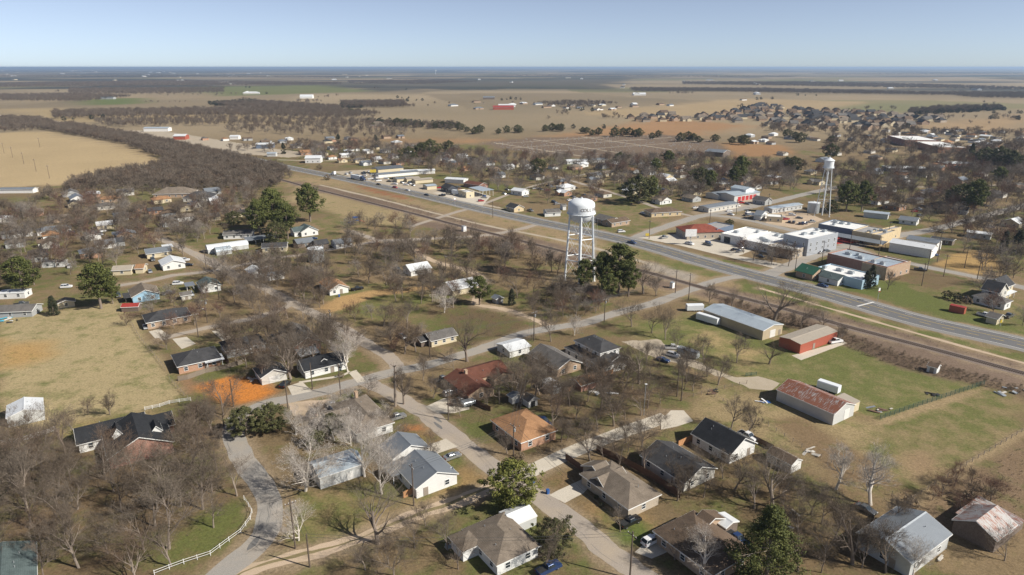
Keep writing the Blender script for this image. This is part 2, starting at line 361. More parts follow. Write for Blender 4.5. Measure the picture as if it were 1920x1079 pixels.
region([(330, 700), (360, 705), (372, 735), (352, 740)], (.30, .18, .10), 2, 2, .2, 0)
region([(530, 930), (760, 890), (850, 950), (680, 1000), (520, 1010)], (.30, .225, .115), 3, 5, .25, .5)
region([(830, 850), (920, 895), (880, 920), (800, 935), (850, 900)], (.33, .225, .105), 2, 3, .2, .35)
region([(1010, 900), (1060, 880), (1095, 890), (1040, 925)], (.25, .17, .09), 1.5, 2, .2, .1)
region([(1065, 945), (1130, 935), (1200, 960), (1230, 1000), (1150, 1010)], (.31, .21, .105), 2, 4, .2, .25)
region([(1110, 1000), (1190, 985), (1215, 1010), (1160, 1030)], (.13, .18, .045), 2, 3, .2, .9)
region([(740, 790), (800, 800), (870, 850), (800, 840)], (.33, .21, .10), 2, 3, .2, .4)
region([(745, 800), (790, 796), (800, 808), (760, 812)], (.45, .20, .08), 1, 1.5, .2, 0)
region([(600, 540), (680, 530), (760, 535), (830, 560), (760, 600), (650, 600)], (.235, .19, .09), 3, 5, .15, .45)
region([(590, 580), (640, 557), (700, 545), (820, 535), (820, 541), (700, 556), (640, 580), (610, 590)], (.43, .28, .13), 1, 1.5, .15, 0)
region([(830, 560), (900, 580), (1000, 600), (950, 660), (800, 640)], (.17, .125, .072), 5, 7, .2, .3)
region([(880, 690), (1060, 690), (1240, 690), (1330, 730), (1200, 800), (1000, 850), (930, 760)], (.16, .118, .070), 5, 8, .25, .35)
region([(1180, 860), (1420, 840), (1560, 920), (1700, 960), (1700, 1100), (1250, 1100), (1300, 960)], (.185, .135, .075), 5, 8, .25, .25)
region([(1160, 610), (1300, 590), (1440, 640), (1580, 640), (1840, 722), (1650, 785), (1600, 770), (1450, 730), (1330, 690), (1230, 660)], (.255, .215, .105), 3, 5, .15, .55)
region([(1650, 790), (1840, 724), (1920, 760), (1920, 815), (1700, 945), (1560, 890), (1420, 820), (1290, 770), (1350, 730), (1450, 755)], (.275, .215, .115), 3, 5, .18, .38)
region([(1320, 720), (1440, 745), (1550, 800), (1660, 800), (1600, 850), (1420, 820), (1310, 775)], (.33, .255, .14), 4, 5, .15, .12)
region([(1310, 610), (1440, 660), (1400, 690), (1290, 640)], (.36, .275, .14), 4, 5, .15, .3)
region([(1705, 955), (1925, 822), (1925, 1010), (1850, 960), (1780, 1000)], (.235, .165, .105), 4, 6, .25, .15)
region([(1440, 790), (1500, 780), (1740, 935), (1720, 950), (1560, 890)], (.22, .155, .09), 2, 3, .2, .1)
region([(1640, 792), (1745, 757), (1850, 724), (1850, 732), (1745, 767), (1650, 800)], (.36, .27, .155), 1.2, 1.5, .15, 0)
region([(1712, 938), (1800, 874), (1925, 800), (1925, 812), (1815, 880), (1725, 946)], (.37, .28, .165), 1.2, 1.5, .15, 0)
region([(1690, 870), (1730, 845), (1760, 880), (1720, 905)], (.31, .22, .13), 3, 4, .2, 0)
# railway and highway corridor
region([(530, 325), (625, 336), (850, 388), (1000, 420), (1200, 470), (1330, 515), (1600, 585), (1925, 672), (1925, 735), (1700, 680), (1560, 630), (1330, 570), (1150, 525), (900, 450), (700, 395), (540, 350)], (.33, .245, .14), 4, 6, .2, .18)
region([(545, 338), (700, 368), (900, 418), (1100, 470), (1300, 525), (1500, 573), (1925, 683), (1925, 742), (1750, 690), (1560, 640), (1330, 562), (1150, 520), (900, 452), (700, 398), (555, 352)], (.205, .15, .112), 3, 5, .25, .03)
region([(1330, 552), (1480, 595), (1700, 665), (1925, 735), (1925, 748), (1800, 718), (1690, 690), (1580, 640), (1400, 590)], (.15, .108, .078), 2, 5, .3, .05)
region([(1215, 490), (1260, 495), (1300, 512), (1310, 530), (1270, 530), (1200, 500)], (.37, .32, .26), 2, 3, .15, 0)
region([(660, 345), (760, 370), (780, 378), (700, 362)], (.33, .15, .08), 2, 3, .2, 0)
region([(1750, 497), (1790, 478), (1850, 468), (1872, 505), (1850, 517)], (.42, .28, .12), 2, 3, .15, 0)
region([(560, 350), (700, 385), (800, 410), (720, 425), (620, 400), (540, 375)], (.36, .28, .155), 4, 5, .15, .1)
region([(1500, 524), (1620, 552), (1750, 592), (1925, 634), (1925, 616), (1790, 575), (1700, 532), (1560, 520)], (.21, .19, .085), 3, 4, .2, .75)
region([(1215, 455), (1300, 474), (1440, 508), (1450, 513), (1340, 487), (1225, 459)], (.20, .19, .08), 1.5, 2, .2, .8)
region([(1395, 530), (1470, 545), (1620, 592), (1925, 672), (1925, 680), (1600, 597), (1450, 556), (1390, 545)], (.22, .19, .09), 2, 3, .2, .7)
region([(1110, 445), (1230, 475), (1290, 497), (1370, 520), (1330, 520), (1200, 485)], (.25, .20, .10), 3, 4, .2, .5)
region([(1500, 535), (1600, 548), (1650, 560), (1640, 545)], (.17, .18, .06), 2, 3, .2, .9)
# downtown and streets on bare soil
region([(1330, 405), (1500, 392), (1560, 420), (1640, 445), (1560, 475), (1480, 440)], (.33, .265, .185), 4, 5, .15, .02)
region([(1300, 380), (1400, 372), (1440, 384), (1380, 400), (1300, 400)], (.36, .28, .19), 3, 4, .1, 0)
# northern land
region([(-400, 252), (0, 250), (90, 247), (230, 275), (312, 303), (250, 325), (130, 347), (0, 352), (-300, 370)], (.46, .35, .20), 3, 5, .10, .03)
region([(660, 262), (900, 268), (1000, 262), (1250, 222), (1420, 238), (1330, 250), (1290, 262), (900, 262)], (.365, .22, .115), 25, 30, .12, .0)
region([(1350, 268), (1470, 272), (1490, 290), (1380, 296)], (.34, .20, .10), 6, 8, .1, 0)
region([(890, 268), (1000, 258), (1240, 252), (1330, 262), (1380, 290), (1180, 300), (1000, 290)], (.195, .145, .105), 6, 8, .2, 0)
region([(160, 186), (262, 184), (266, 195), (150, 198)], (.14, .17, .06), 20, 30, .1, 0)
region([(330, 164), (600, 160), (700, 172), (420, 181)], (.17, .18, .075), 40, 60, .1, 0)
region([(1080, 212), (1400, 185), (1640, 192), (1560, 205), (1200, 222)], (.40, .30, .175), 30, 40, .1, 0)
region([(1560, 205), (1640, 193), (1760, 198), (1700, 212)], (.22, .21, .11), 30, 40, .1, 0)
region([(1700, 235), (1920, 215), (1920, 250), (1780, 245)], (.37, .265, .155), 30, 40, .1, 0)
region([(0, 205), (100, 203), (640, 222), (560, 232), (100, 228)], (.39, .30, .17), 20, 30, .1, 0)
gc[:, :3] = np.clip(col * .86, .02, .9); gc[:, 3] = lush
# scuffed soil along the far side of mown plots
ny, nx = GX.shape
idx = np.arange(nx * ny).reshape(ny, nx)
fc = np.stack([idx[:-1, :-1], idx[:-1, 1:], idx[1:, 1:], idx[1:, :-1]], -1).reshape(-1, 4)
vv = np.zeros((FX.size, 3)); vv[:, 0] = FX; vv[:, 1] = FY
gme = bpy.data.meshes.new('ground')
gme.vertices.add(len(vv)); gme.vertices.foreach_set('co', vv.ravel())
gme.loops.add(fc.size); gme.loops.foreach_set('vertex_index', fc.ravel())
gme.polygons.add(len(fc)); gme.polygons.foreach_set('loop_start', np.arange(0, fc.size, 4))
gme.update(calc_edges=True)
gme.color_attributes.new('soil', 'FLOAT_COLOR', 'POINT')
def soil_flush(): gme.attributes['soil'].data.foreach_set('color', gc.astype(np.float32).ravel())
gm_, n, l, b = nmat('ground_cover')
va = n.new('ShaderNodeVertexColor'); va.layer_name = 'soil'; tc = n.new('ShaderNodeTexCoord')
fine = noise(n, l, tc.outputs['Object'], 1.6, 8, .78); med = noise(n, l, tc.outputs['Object'], .16, 6, .68); big = noise(n, l, tc.outputs['Object'], .055, 5, .6); tuft = noise(n, l, tc.outputs['Object'], .62, 5, .7)
am = n.new('ShaderNodeMath'); am.operation = 'MULTIPLY_ADD'; l.new(va.outputs['Alpha'], am.inputs[0]); am.inputs[1].default_value = .55; l.new(med, am.inputs[2])
am2 = n.new('ShaderNodeMath'); am2.operation = 'ADD'; l.new(am.outputs[0], am2.inputs[0]); l.new(rng(n, l, big, .3, .7, -.13, .13), am2.inputs[1])
gfac = n.new('ShaderNodeMath'); gfac.operation = 'MULTIPLY'; l.new(rng(n, l, am2.outputs[0], .60, .84, 0, .72), gfac.inputs[0]); l.new(rng(n, l, va.outputs['Alpha'], 0, .12, 0, 1), gfac.inputs[1])
o = mixc(n, l, gfac.outputs[0], va.outputs['Color'], (.098, .125, .034))
lit = noise(n, l, tc.outputs['Object'], .33, 7, .75)
o = mixc(n, l, rng(n, l, lit, .5, .72, 0, .55), o, mixc(n, l, .5, o, (.08, .055, .03)))
o = mixc(n, l, rng(n, l, tuft, .54, .72, 0, .5), o, (.095, .075, .042))
o = mixc(n, l, 1., o, ramp_link(n, l, rng(n, l, fine, .28, .72, 0, 1), .52, 1.48), 'MULTIPLY')
l.new(o, b.inputs['Base Color']); b.inputs['Roughness'].default_value = 1; b.inputs['Specular IOR Level'].default_value = .05
bump(n, l, b, fine, .25, .55)
gme.materials.append(gm_)
ground = inst('ground', gme); tag(ground, 'wide flat winter land of dry grass, soil and fields', kind='structure')

# ------------------------------------------------------------------ roads
def spline(pts, step):
    pts = [np.array(p, float) for p in pts]; q = [2 * pts[0] - pts[1]] + pts + [2 * pts[-1] - pts[-2]]; out = []
    for i in range(1, len(q) - 2):
        L = np.hypot(*(q[i + 1] - q[i])); k = max(1, int(L / step))
        for j in range(k):
            t = j / k; a, b_, c, d = q[i - 1], q[i], q[i + 1], q[i + 2]
            out.append(.5 * ((2 * b_) + (c - a) * t + (2 * a - 5 * b_ + 4 * c - d) * t * t + (3 * b_ - a - 3 * c + d) * t ** 3))
    out.append(pts[-1]); return np.array(out)
def normals(c):
    t = np.gradient(c, axis=0); t /= np.linalg.norm(t, axis=1)[:, None] + 1e-9
    return np.stack([-t[:, 1], t[:, 0]], 1)
def strip(name, c, w, z, mat, rough=.25, off=0., kind='structure', label=None, parent=None, th=0.):
    nrm = normals(c); r = random.Random(len(name) + len(c)); mb = MB(); n_ = len(c); jl = jr = 0.
    for i in range(n_):
        jl = jl * .75 + r.uniform(-1, 1) * rough * .75; jr = jr * .75 + r.uniform(-1, 1) * rough * .75
        ww = w[i] if hasattr(w, '__len__') else w
        a = c[i] + nrm[i] * (off + ww / 2 + jl); d = c[i] + nrm[i] * (off - ww / 2 + jr)
        mb.v += [(d[0], d[1], z), (a[0], a[1], z)]
    for i in range(n_ - 1): mb.f.append((2 * i, 2 * i + 2, 2 * i + 3, 2 * i + 1)); mb.m.append(0)
    o = mb.build(name, mat, parent)
    if parent is None: tag(o, label, kind=kind)
    return o
ROADS = []
def road(name, px, w, mat, z, label, rough=.25, step=1.6):
    w = w * .88 if name in ('street', 'dirt_lane', 'curved_road') else w
    c = spline([G(*p) for p in px], step); ROADS.append((c, w / 2))
    return strip(name, c, w, z, mat, rough, label=label), c
def dashes(name, c, off, w, L, gap, z, mat, parent, s0=0.):
    """painted line; gap=0 gives a continuous one"""
    nrm = normals(c)
    if gap == 0: return strip(name, c, w, z, mat, .02, off, parent=parent)
    d = np.concatenate([[0], np.cumsum(np.hypot(*np.diff(c, axis=0).T))]); mb = MB(); s = s0
    def at(q): return np.array([np.interp(q, d, c[:, 0]), np.interp(q, d, c[:, 1])]), np.array([np.interp(q, d, nrm[:, 0]), np.interp(q, d, nrm[:, 1])])
    while s + L < d[-1]:
        (p, n0), (q, n1_) = at(s), at(s + L)
        a = p + n0 * (off - w / 2); b_ = q + n1_ * (off - w / 2); c_ = q + n1_ * (off + w / 2); e = p + n0 * (off + w / 2)
        mb.quad((*a, z), (*b_, z), (*c_, z), (*e, z)); s += L + gap
    return mb.build(name, mat, parent)
HWY = [(300, 262), (400, 283), (470, 298), (530, 312), (625, 331), (700, 347), (775, 363), (850, 380), (900, 392), (1000, 414), (1125, 440), (1225, 464), (1300, 486), (1380, 508), (1540, 549), (1606, 568), (1730, 603), (1920, 646), (2100, 695)]
hw, hc = road('highway', HWY, 17, M['shoulder'], .03, 'grey two-way highway with white edge lines crossing town beside the railway', .2, 6)
strip('carriageway', hc, 12.2, .05, M['hwy'], .08, parent=hw)
for off_ in (-5.7, 5.7): dashes('edge_line', hc, off_, .28, 0, 0, .07, M['paint'], hw)
dashes('centre_line', hc, 1.7, .24, 0, 0, .07, M['ypaint'], hw); dashes('centre_line', hc, -1.7, .24, 4, 4, .075, M['ypaint'], hw)
dashes('lane_line', hc, 3.9, .16, 3, 9, .075, M['paint'], hw)
# white stop bar across the two lanes by the flashing signal
p0, p1 = G(1607, 575), G(1638, 567); mb = MB(); dv = np.array([math.cos(AX['H']), math.sin(AX['H'])]) * .45
mb.quad((p0[0] - dv[0], p0[1] - dv[1], .08), (p0[0] + dv[0], p0[1] + dv[1], .08), (p1[0] + dv[0], p1[1] + dv[1], .08), (p1[0] - dv[0], p1[1] - dv[1], .08)); mb.build('stop_bar', M['paint'], hw)
_, s1a = road('street', [(300, 447), (356, 472), (405, 498), (450, 520), (500, 542), (548, 567), (608, 598), (637, 615), (697, 650), (732, 673), (748, 694)], 6, M['oldroad'], .022, 'worn pale street running down past the leaning double pole', .45)
_, s1b = road('street', [(686, 716), (730, 737), (766, 757), (800, 778), (860, 826), (933, 880), (1016, 936), (1099, 997), (1135, 1030), (1190, 1070), (1240, 1110)], 6, M['oldroad'], .022, 'worn asphalt street past the evergreen beside the white metal carport', .5)
_, cr = road('street', [(470, 771), (516, 754), (600, 736), (658, 719), (741, 697), (800, 684), (880, 662), (940, 642), (1000, 622), (1060, 612), (1095, 606), (1146, 590), (1240, 564), (1330, 531), (1390, 518), (1440, 512)], 6.4, M['asph'], .034, 'grey cross street leading over the railway crossing to the highway', .4)
_, cv = road('curved_road', [(360, 1120), (420, 1073), (483, 1019), (506, 968), (497, 920), (466, 876), (445, 840), (437, 805), (448, 780), (480, 767)], 6.6, M['asph'], .028, 'grey curved road bending beside the white rail fence', .3)
dl_, dlc = road('dirt_lane', [(440, 1082), (476, 1064), (586, 1036), (666, 1014), (732, 986), (799, 959), (846, 944), (933, 910), (985, 893)], 4.6, M['dirt'], .016, 'pale dirt lane between the two bare yards', .7)
strip('grass_strip', dlc, .8, .021, M['verge'], .3, parent=dl_)
road('alley', [(978, 892), (1066, 851), (1133, 824), (1199, 800), (1250, 782)], 5.2, M['conc'], .040, 'long pale concrete drive behind the brown wooden fence', .1)
s1o = bpy.data.objects['street.001']
road('street', [(222, 536), (267, 529), (326, 517), (383, 510), (440, 500), (498, 487), (566, 478), (608, 470), (661, 461), (712, 451)], 4.6, M['oldroad'], .020, 'narrow pale lane past the grey round tank', .5)
road('street', [(655, 433), (690, 445), (712, 451), (760, 450), (870, 445), (920, 440), (962, 433), (1012, 421), (1040, 420)], 6, M['oldroad'], .024, 'pale road over the tracks joining the highway by the tall white water tower', .5)
road('street', [(760, 452), (806, 487), (880, 508), (905, 525), (900, 548), (892, 570), (932, 577), (982, 592), (1030, 612)], 3.6, M['dirt'], .018, 'dirt track winding under the trees beside the white-roofed houses', .6)
road('street', [(300, 636), (356, 622), (415, 609), (475, 597), (520, 583), (552, 568)], 4.6, M['oldroad'], .018, 'pale lane serving the dark-roofed houses beside the tan field', .5)
road('street', [(1186, 455), (1205, 441), (1271, 418), (1316, 405), (1371, 396), (1440, 381), (1520, 362), (1600, 345)], 9, M['asph'], .026, 'side street from the highway past the red-doored station', .4)
road('street', [(1316, 403), (1382, 409), (1449, 424), (1520, 441), (1580, 458), (1640, 480), (1720, 497), (1800, 514), (1870, 528), (1960, 550)], 7, M['asph'], .030, 'downtown street between the grey two-storey block and the brick block', .4)
road('street', [(1420, 522), (1480, 500), (1540, 474), (1600, 461), (1650, 451), (1697, 440), (1752, 430), (1817, 413), (1878, 397), (1960, 375)], 9, M['asph'], .036, 'side street past the green-roofed building and the yellow block', .4)
road('gravel_track', [(600, 347), (700, 371), (780, 391), (850, 409), (930, 427), (1000, 440), (1100, 462), (1230, 497)], 3, M['gravel'], .015, 'pale gravel track between the railway and the highway', .6, 6)
road('gravel_track', [(1425, 541), (1550, 577), (1700, 620), (1925, 683)], 1.6, M['dirt'], .012, 'faint dirt track on the verge between highway and railway', .6, 6)
road('street', [(520, 300), (600, 302), (700, 300), (800, 303)], 5, M['gravel'], .02, 'pale back street behind the highway shops', .5, 8)
road('street', [(770, 425), (850, 400), (900, 385), (990, 352), (1060, 335), (1130, 320)], 5, M['oldroad'], .02, 'pale side street leaving the highway into the northern houses', .5, 8)
road('street', [(1040, 330), (1180, 372), (1240, 392), (1300, 406)], 5.5, M['oldroad'], .019, 'pale residential street north of the highway among bare trees', .5, 8)
road('far_road', [(-30, 215), (60, 221), (90, 226), (150, 238), (300, 262)], 12, M['gravel'], .06, 'distant pale road coming in through the western woods', .5, 25)
road('dirt_road', [(1900, 345), (1800, 352), (1700, 350), (1640, 350)], 6, M['gravel'], .03, 'pale road in the eastern part of town', .5, 10)

PAVES = []
def pave(name, px, mat, z, label, rough=.15):
    pw = [np.array(G(*p)) for p in px]; PAVES.append(pw); mb = MB(); r = random.Random(len(px) * 7 + int(px[0][0])); out = []
    for i in range(len(pw)):
        a, c = pw[i], pw[(i + 1) % len(pw)]; k = max(1, int(np.hypot(*(c - a)) / 2))
        for j in range(k):
            q = a + (c - a) * j / k; out.append((q[0] + r.uniform(-1, 1) * rough * (j > 0), q[1] + r.uniform(-1, 1) * rough * (j > 0), z))
    mb.poly(out); o = mb.build(name, mat)
    return tag(o, label, kind='structure')
pave('driveway', [(1030, 929), (1046, 920), (1099, 896), (1108, 911), (1093, 926), (1059, 944)], M['conc'], .045, 'pale concrete driveway of the buff brick house', .05)
pave('driveway', [(789, 840), (836, 823), (858, 838), (814, 853)], M['conc'], .045, 'pale concrete driveway beside the grey metal-roofed pair', .05)
pave('driveway', [(798, 763), (833, 747), (880, 752), (880, 768), (853, 775), (820, 776)], M['conc'], .04, 'concrete driveway of the red-brown roofed house', .08)
pave('driveway', [(539, 725), (566, 716), (586, 734), (548, 742)], M['conc'], .05, 'light concrete driveway of the black-roofed white house', .05)
pave('walkway', [(560, 716), (640, 704), (655, 696), (658, 698), (642, 707), (562, 719)], M['conc'], .043, 'light concrete walk before the black-roofed white house', .05)
pave('driveway', [(653, 699), (668, 694), (686, 716), (670, 718)], M['conc'], .043, 'short light concrete driveway by the pale sycamore', .05)
pave('driveway', [(1190, 1036), (1228, 1002), (1262, 1030), (1222, 1048)], M['conc'], .03, 'concrete driveway under the white suv', .08)
pave('driveway', [(323, 636), (350, 632), (367, 645), (341, 655)], M['conc'], .04, 'concrete driveway behind the hip-roofed brick house', .05)
pave('driveway', [(397, 621), (415, 617), (434, 633), (421, 643)], M['conc'], .04, 'concrete driveway beside the dark grey house', .05)
pave('driveway', [(279, 622), (300, 617), (318, 630), (291, 635)], M['conc'], .04, 'concrete pad before the white garage of the dark hip-roofed house', .05)
pave('parking_lot', [(1258, 770), (1282, 770), (1300, 790), (1270, 800), (1240, 806), (1235, 790)], M['conc'], .046, 'pale concrete pad ending the long drive', .1)
pave('driveway', [(1165, 641), (1232, 636), (1262, 655), (1332, 690), (1380, 708), (1421, 706), (1462, 719), (1446, 733), (1405, 729), (1366, 712), (1300, 690), (1230, 672)], M['gravel'], .02, 'dusty gravel drive from the two-storey house to the rusty barn', .5)
pave('apron', [(1484, 667), (1582, 640), (1588, 644), (1502, 676)], M['conc'], .03, 'concrete apron along the red metal building', .05)
pave('parking_lot', [(1196, 446), (1282, 438), (1331, 444), (1352, 452), (1404, 458), (1411, 470), (1384, 480), (1474, 496), (1450, 503), (1280, 462)], M['conc'], .032, 'wide pale concrete lot before the white flat-roofed shops', .3)
pave('parking_lot', [(1406, 398), (1500, 396), (1545, 412), (1500, 430), (1440, 420)], M['dirt'], .02, 'dusty car park by the old water tower', .5)
pave('parking_lot', [(1560, 440), (1600, 447), (1612, 455), (1570, 458), (1560, 452)], M['redp'], .045, 'red brick paved island before the yellow block', .1)
pave('parking_lot', [(1300, 392), (1420, 372), (1450, 382), (1350, 402)], M['gravel'], .018, 'tan gravel yard before the red-doored station', .4)
pave('parking_lot', [(620, 322), (700, 318), (720, 335), (830, 352), (900, 380), (960, 395), (900, 385), (800, 362), (690, 342)], M['gravel'], .016, 'pale gravel forecourt of the highway shops', .5)
pave('parking_lot', [(812, 362), (880, 355), (920, 368), (905, 386), (850, 374)], M['conc'], .033, 'concrete forecourt of the fuel station', .3)
pave('driveway', [(540, 756), (620, 748), (640, 770), (590, 790), (550, 780)], M['dirt'], .018, 'brown dirt yard beside the taupe-roofed house', .5)
pave('gravel_yard', [(220, 245), (300, 245), (520, 280), (600, 290), (540, 296), (400, 285), (280, 262)], M['gravel'], .02, 'pale gravel yards among the sheds beyond the wooded belt', 1.5)
for i, (a, b_) in enumerate([((930, 270), (1180, 254)), ((960, 278), (1260, 258)), ((1010, 286), (1330, 264)), ((925, 268), (1110, 296)), ((1000, 262), (1180, 290)), ((1090, 257), (1260, 281))]):
    road('cemetery_path', [a, ((a[0] + b_[0]) / 2, (a[1] + b_[1]) / 2), b_], 3.2, M['gravel'], .03 + i * .004, 'straight pale gravel path through the cemetery', .5, 12)[0]['group'] = 'cemetery paths'

# ------------------------------------------------------------------ railway
RAIL = [(480, 326), (540, 341), (587, 354), (675, 376), (775, 401), (850, 421), (912, 436), (1000, 458), (1100, 483), (1213, 511), (1307, 537), (1343, 547), (1457, 576), (1588, 613), (1737, 652), (1920, 701), (2100, 748)]
rc_ = spline([G(*p) for p in RAIL], 4); ROADS.append((rc_, 3))
rb = strip('railway_bed', rc_, 5.2, .04, M['ballast'], .35, label='brown ballast bed of the railway beside the highway')
mb = MB(); nrm = normals(rc_)
dd = np.concatenate([[0], np.cumsum(np.hypot(*np.diff(rc_, axis=0).T))]); s = 0
while s < dd[-1]:
    p = np.array([np.interp(s, dd, rc_[:, 0]), np.interp(s, dd, rc_[:, 1])]); nn = np.array([np.interp(s, dd, nrm[:, 0]), np.interp(s, dd, nrm[:, 1])]); tt = np.array([nn[1], -nn[0]])
    q = [p + nn * a + tt * e for a, e in ((-1.3, -.13), (1.3, -.13), (1.3, .13), (-1.3, .13))]
    mb.poly([(*x, .17) for x in q]); k = len(mb.v) - 4
    for i in range(4):
        j = (i + 1) % 4; mb.quad((*q[i], .03), (*q[j], .03), (*q[j], .17), (*q[i], .17))
    s += .62
tag(mb.build('sleepers', M['tie'], rb), kind='stuff')
for off_ in (-.75, .75):
    mb = MB()
    for i in range(len(rc_) - 1):
        a, b_ = rc_[i] + nrm[i] * off_, rc_[i + 1] + nrm[i + 1] * off_; h = .06
        pa, pb = nrm[i] * h, nrm[i + 1] * h
        mb.quad((*(a - pa), .33), (*(b_ - pb), .33), (*(b_ + pb), .33), (*(a + pa), .33)); mb.quad((*(a - pa), .17), (*(b_ - pb), .17), (*(b_ - pb), .33), (*(a - pa), .33)); mb.quad((*(b_ + pb), .17), (*(a + pa), .17), (*(a + pa), .33), (*(b_ + pb), .33))
    mb.build('rail', M['steel'], rb)

# worn soil and gravel spilling from the road edges into the grass
for c, hw_ in ROADS:
    lo = c.min(0) - hw_ - 5; hi = c.max(0) + hw_ + 5
    ix = np.where((FX > lo[0]) & (FX < hi[0]) & (FY > lo[1]) & (FY < hi[1]) & (dist < 480))[0]
    for k in range(0, len(ix), 4000):
        j = ix[k:k + 4000]; dd2 = np.sqrt(np.min((FX[j, None] - c[None, ::2, 0]) ** 2 + (FY[j, None] - c[None, ::2, 1]) ** 2, 1)) - hw_
        wt = np.clip(1 - (dd2 - .2 - (n2[j] - .4) * 4) / 2.4, 0, 1) * .75
        gc[j, :3] = gc[j, :3] * (1 - wt[:, None]) + np.array([.30, .232, .155]) * wt[:, None]; gc[j, 3] *= 1 - wt

# tar patches and cracks on the old streets
rp = random.Random(12)
for rd, c in ((bpy.data.objects['street'], s1a), (s1o, s1b), (bpy.data.objects['street.002'], cr), (bpy.data.objects['curved_road'], cv)):
    z = rd.data.vertices[0].co.z + .006; nr = normals(c)
    for k in range(3):
        i = rp.randrange(4, len(c) - 6); t = np.array([nr[i][1], -nr[i][0]]); q = c[i] + nr[i] * rp.uniform(-1.6, 1.6); a, b_ = rp.uniform(1.2, 3.), rp.uniform(.4, .9); mb = MB()
        mb.poly([(*(q + t * a * math.cos(w_) * rp.uniform(.8, 1.1) + nr[i] * b_ * math.sin(w_) * rp.uniform(.8, 1.1)), z) for w_ in np.linspace(0, 6.28, 11)[:-1]]); mb.build('tar_patch', M['patch'], rd)
    for k in range(12):
        i = rp.randrange(2, len(c) - 8); off_ = rp.uniform(-2, 2); mb = MB(); pr = None
        for j in range(rp.randint(3, 6)):
            q = c[min(i + j, len(c) - 1)] + nr[i] * off_; off_ += rp.uniform(-.35, .35)
            if pr is not None: d = nr[i] * .04; mb.quad((*(pr - d), z + .003), (*(q - d), z + .003), (*(q + d), z + .003), (*(pr + d), z + .003))
            pr = q
        mb.build('crack', M['patch'], rd)
# ------------------------------------------------------------------ building kit
OCC = []            # occupied circles (x, y, r): trees keep clear of them
_win = {}
def win_mesh(w, h, trim='trim'):
    k = (round(w, 1), round(h, 1), trim)
    if k not in _win:
        a = MB(); t = .1
        for x0, x1, z0, z1 in ((-w / 2 - t, w / 2 + t, -h / 2 - t, -h / 2), (-w / 2 - t, w / 2 + t, h / 2, h / 2 + t), (-w / 2 - t, -w / 2, -h / 2, h / 2), (w / 2, w / 2 + t, -h / 2, h / 2), (-w / 2, w / 2, -.035, .035)): a.box(x0, x1, -.07, .01, z0, z1)
        g = MB(); g.box(-w / 2, w / 2, -.025, .012, -h / 2, h / 2)
        _win[k] = (a.mesh('window_frame', M[trim]), g.mesh('window_pane', M['glass']))
    return _win[k]
_door = {}
def door_mesh(mat):
    if mat not in _door:
        a = MB(); a.box(-.5, .5, -.06, .01, .02, 2.1); a.box(-.62, -.5, -.08, .01, .0, 2.2); a.box(.5, .62, -.08, .01, 0, 2.2); a.box(-.5, .5, -.08, .01, 2.1, 2.2)
        h = MB(); h.box(.34, .44, -.13, -.061, .98, 1.06); _door[mat] = (a.mesh('door', M[mat]), h.mesh('handle', M['galv']))
    return _door[mat]
_gd = {}
def gdoor_mesh(w, h, mat='gdoor'):
    k = (w, h, mat)
    if k not in _gd:
        a = MB(); nn = max(3, int(h / .5))
        for i in range(nn): a.box(-w / 2, w / 2, -.06, .01, .03 + h * i / nn, h * (i + 1) / nn - .025)
        _gd[k] = a.mesh('garage_door', M[mat])
    return _gd[k]
def side_tf(L, Wd, side):
    return {'f': (L, lambda u, z: (u, -Wd / 2, z), 0), 'b': (L, lambda u, z: (-u, Wd / 2, z), math.pi), 'l': (Wd, lambda u, z: (-L / 2, -u, z), -math.pi / 2), 'r': (Wd, lambda u, z: (L / 2, u, z), math.pi / 2)}[side]
class Wing: pass
def R(p1, p2, W, ax, eave=2.7, rise=None, roof='gable', wall='w_white', cover='r_grey', **k):
    """wing from the two pixels where its ridge starts and ends"""
    if W >= 8.5 and p1[1] > 560: W *= .9; rise = rise * .92 if rise else rise
    g = Wing(); g.__dict__.update(W=W, eave=eave, roof=roof, wall=wall, cover=cover); g.k = k
    g.rise = rise if rise is not None else W * .5 * .42
    a = np.array(G(*p1, eave + g.rise)); b = np.array(G(*p2, eave + g.rise)); d = b - a
    th = AX[ax] if isinstance(ax, str) else math.radians(ax)
    if d @ np.array([math.cos(th), math.sin(th)]) < 0: th += math.pi
    g.hd = th; g.L = abs(d @ np.array([math.cos(th), math.sin(th)])); g.c = (a + b) / 2
    if roof == 'hip': g.L += W * .72
    g.L = max(g.L, 2.); return g
def E(p1, p2, D, ax, eave=2.7, rise=None, roof='gable', wall='w_white', cover='r_grey', across=False, z=0., **k):
    """wing from the pixels of its near wall foot (at height z) and its depth"""
    g = Wing(); g.__dict__.update(eave=eave, roof=roof, wall=wall, cover=cover); g.k = k
    a = np.array(G(*p1, z)); b = np.array(G(*p2, z)); d = b - a
    th = AX[ax] if isinstance(ax, str) else math.radians(ax)
    e = np.array([math.cos(th), math.sin(th)])
    if d @ e < 0: e = -e; th += math.pi
    L = abs(d @ e); nr = np.array([-e[1], e[0]]); m = (a + b) / 2
    if nr @ m < 0: nr = -nr
    g.c = m + nr * D / 2
    if across: g.L, g.W = D, L; g.hd = math.atan2(-nr[1], -nr[0])
    else: g.L, g.W = L, D; g.hd = th
    g.rise = rise if rise is not None else g.W * .5 * .42
    return g
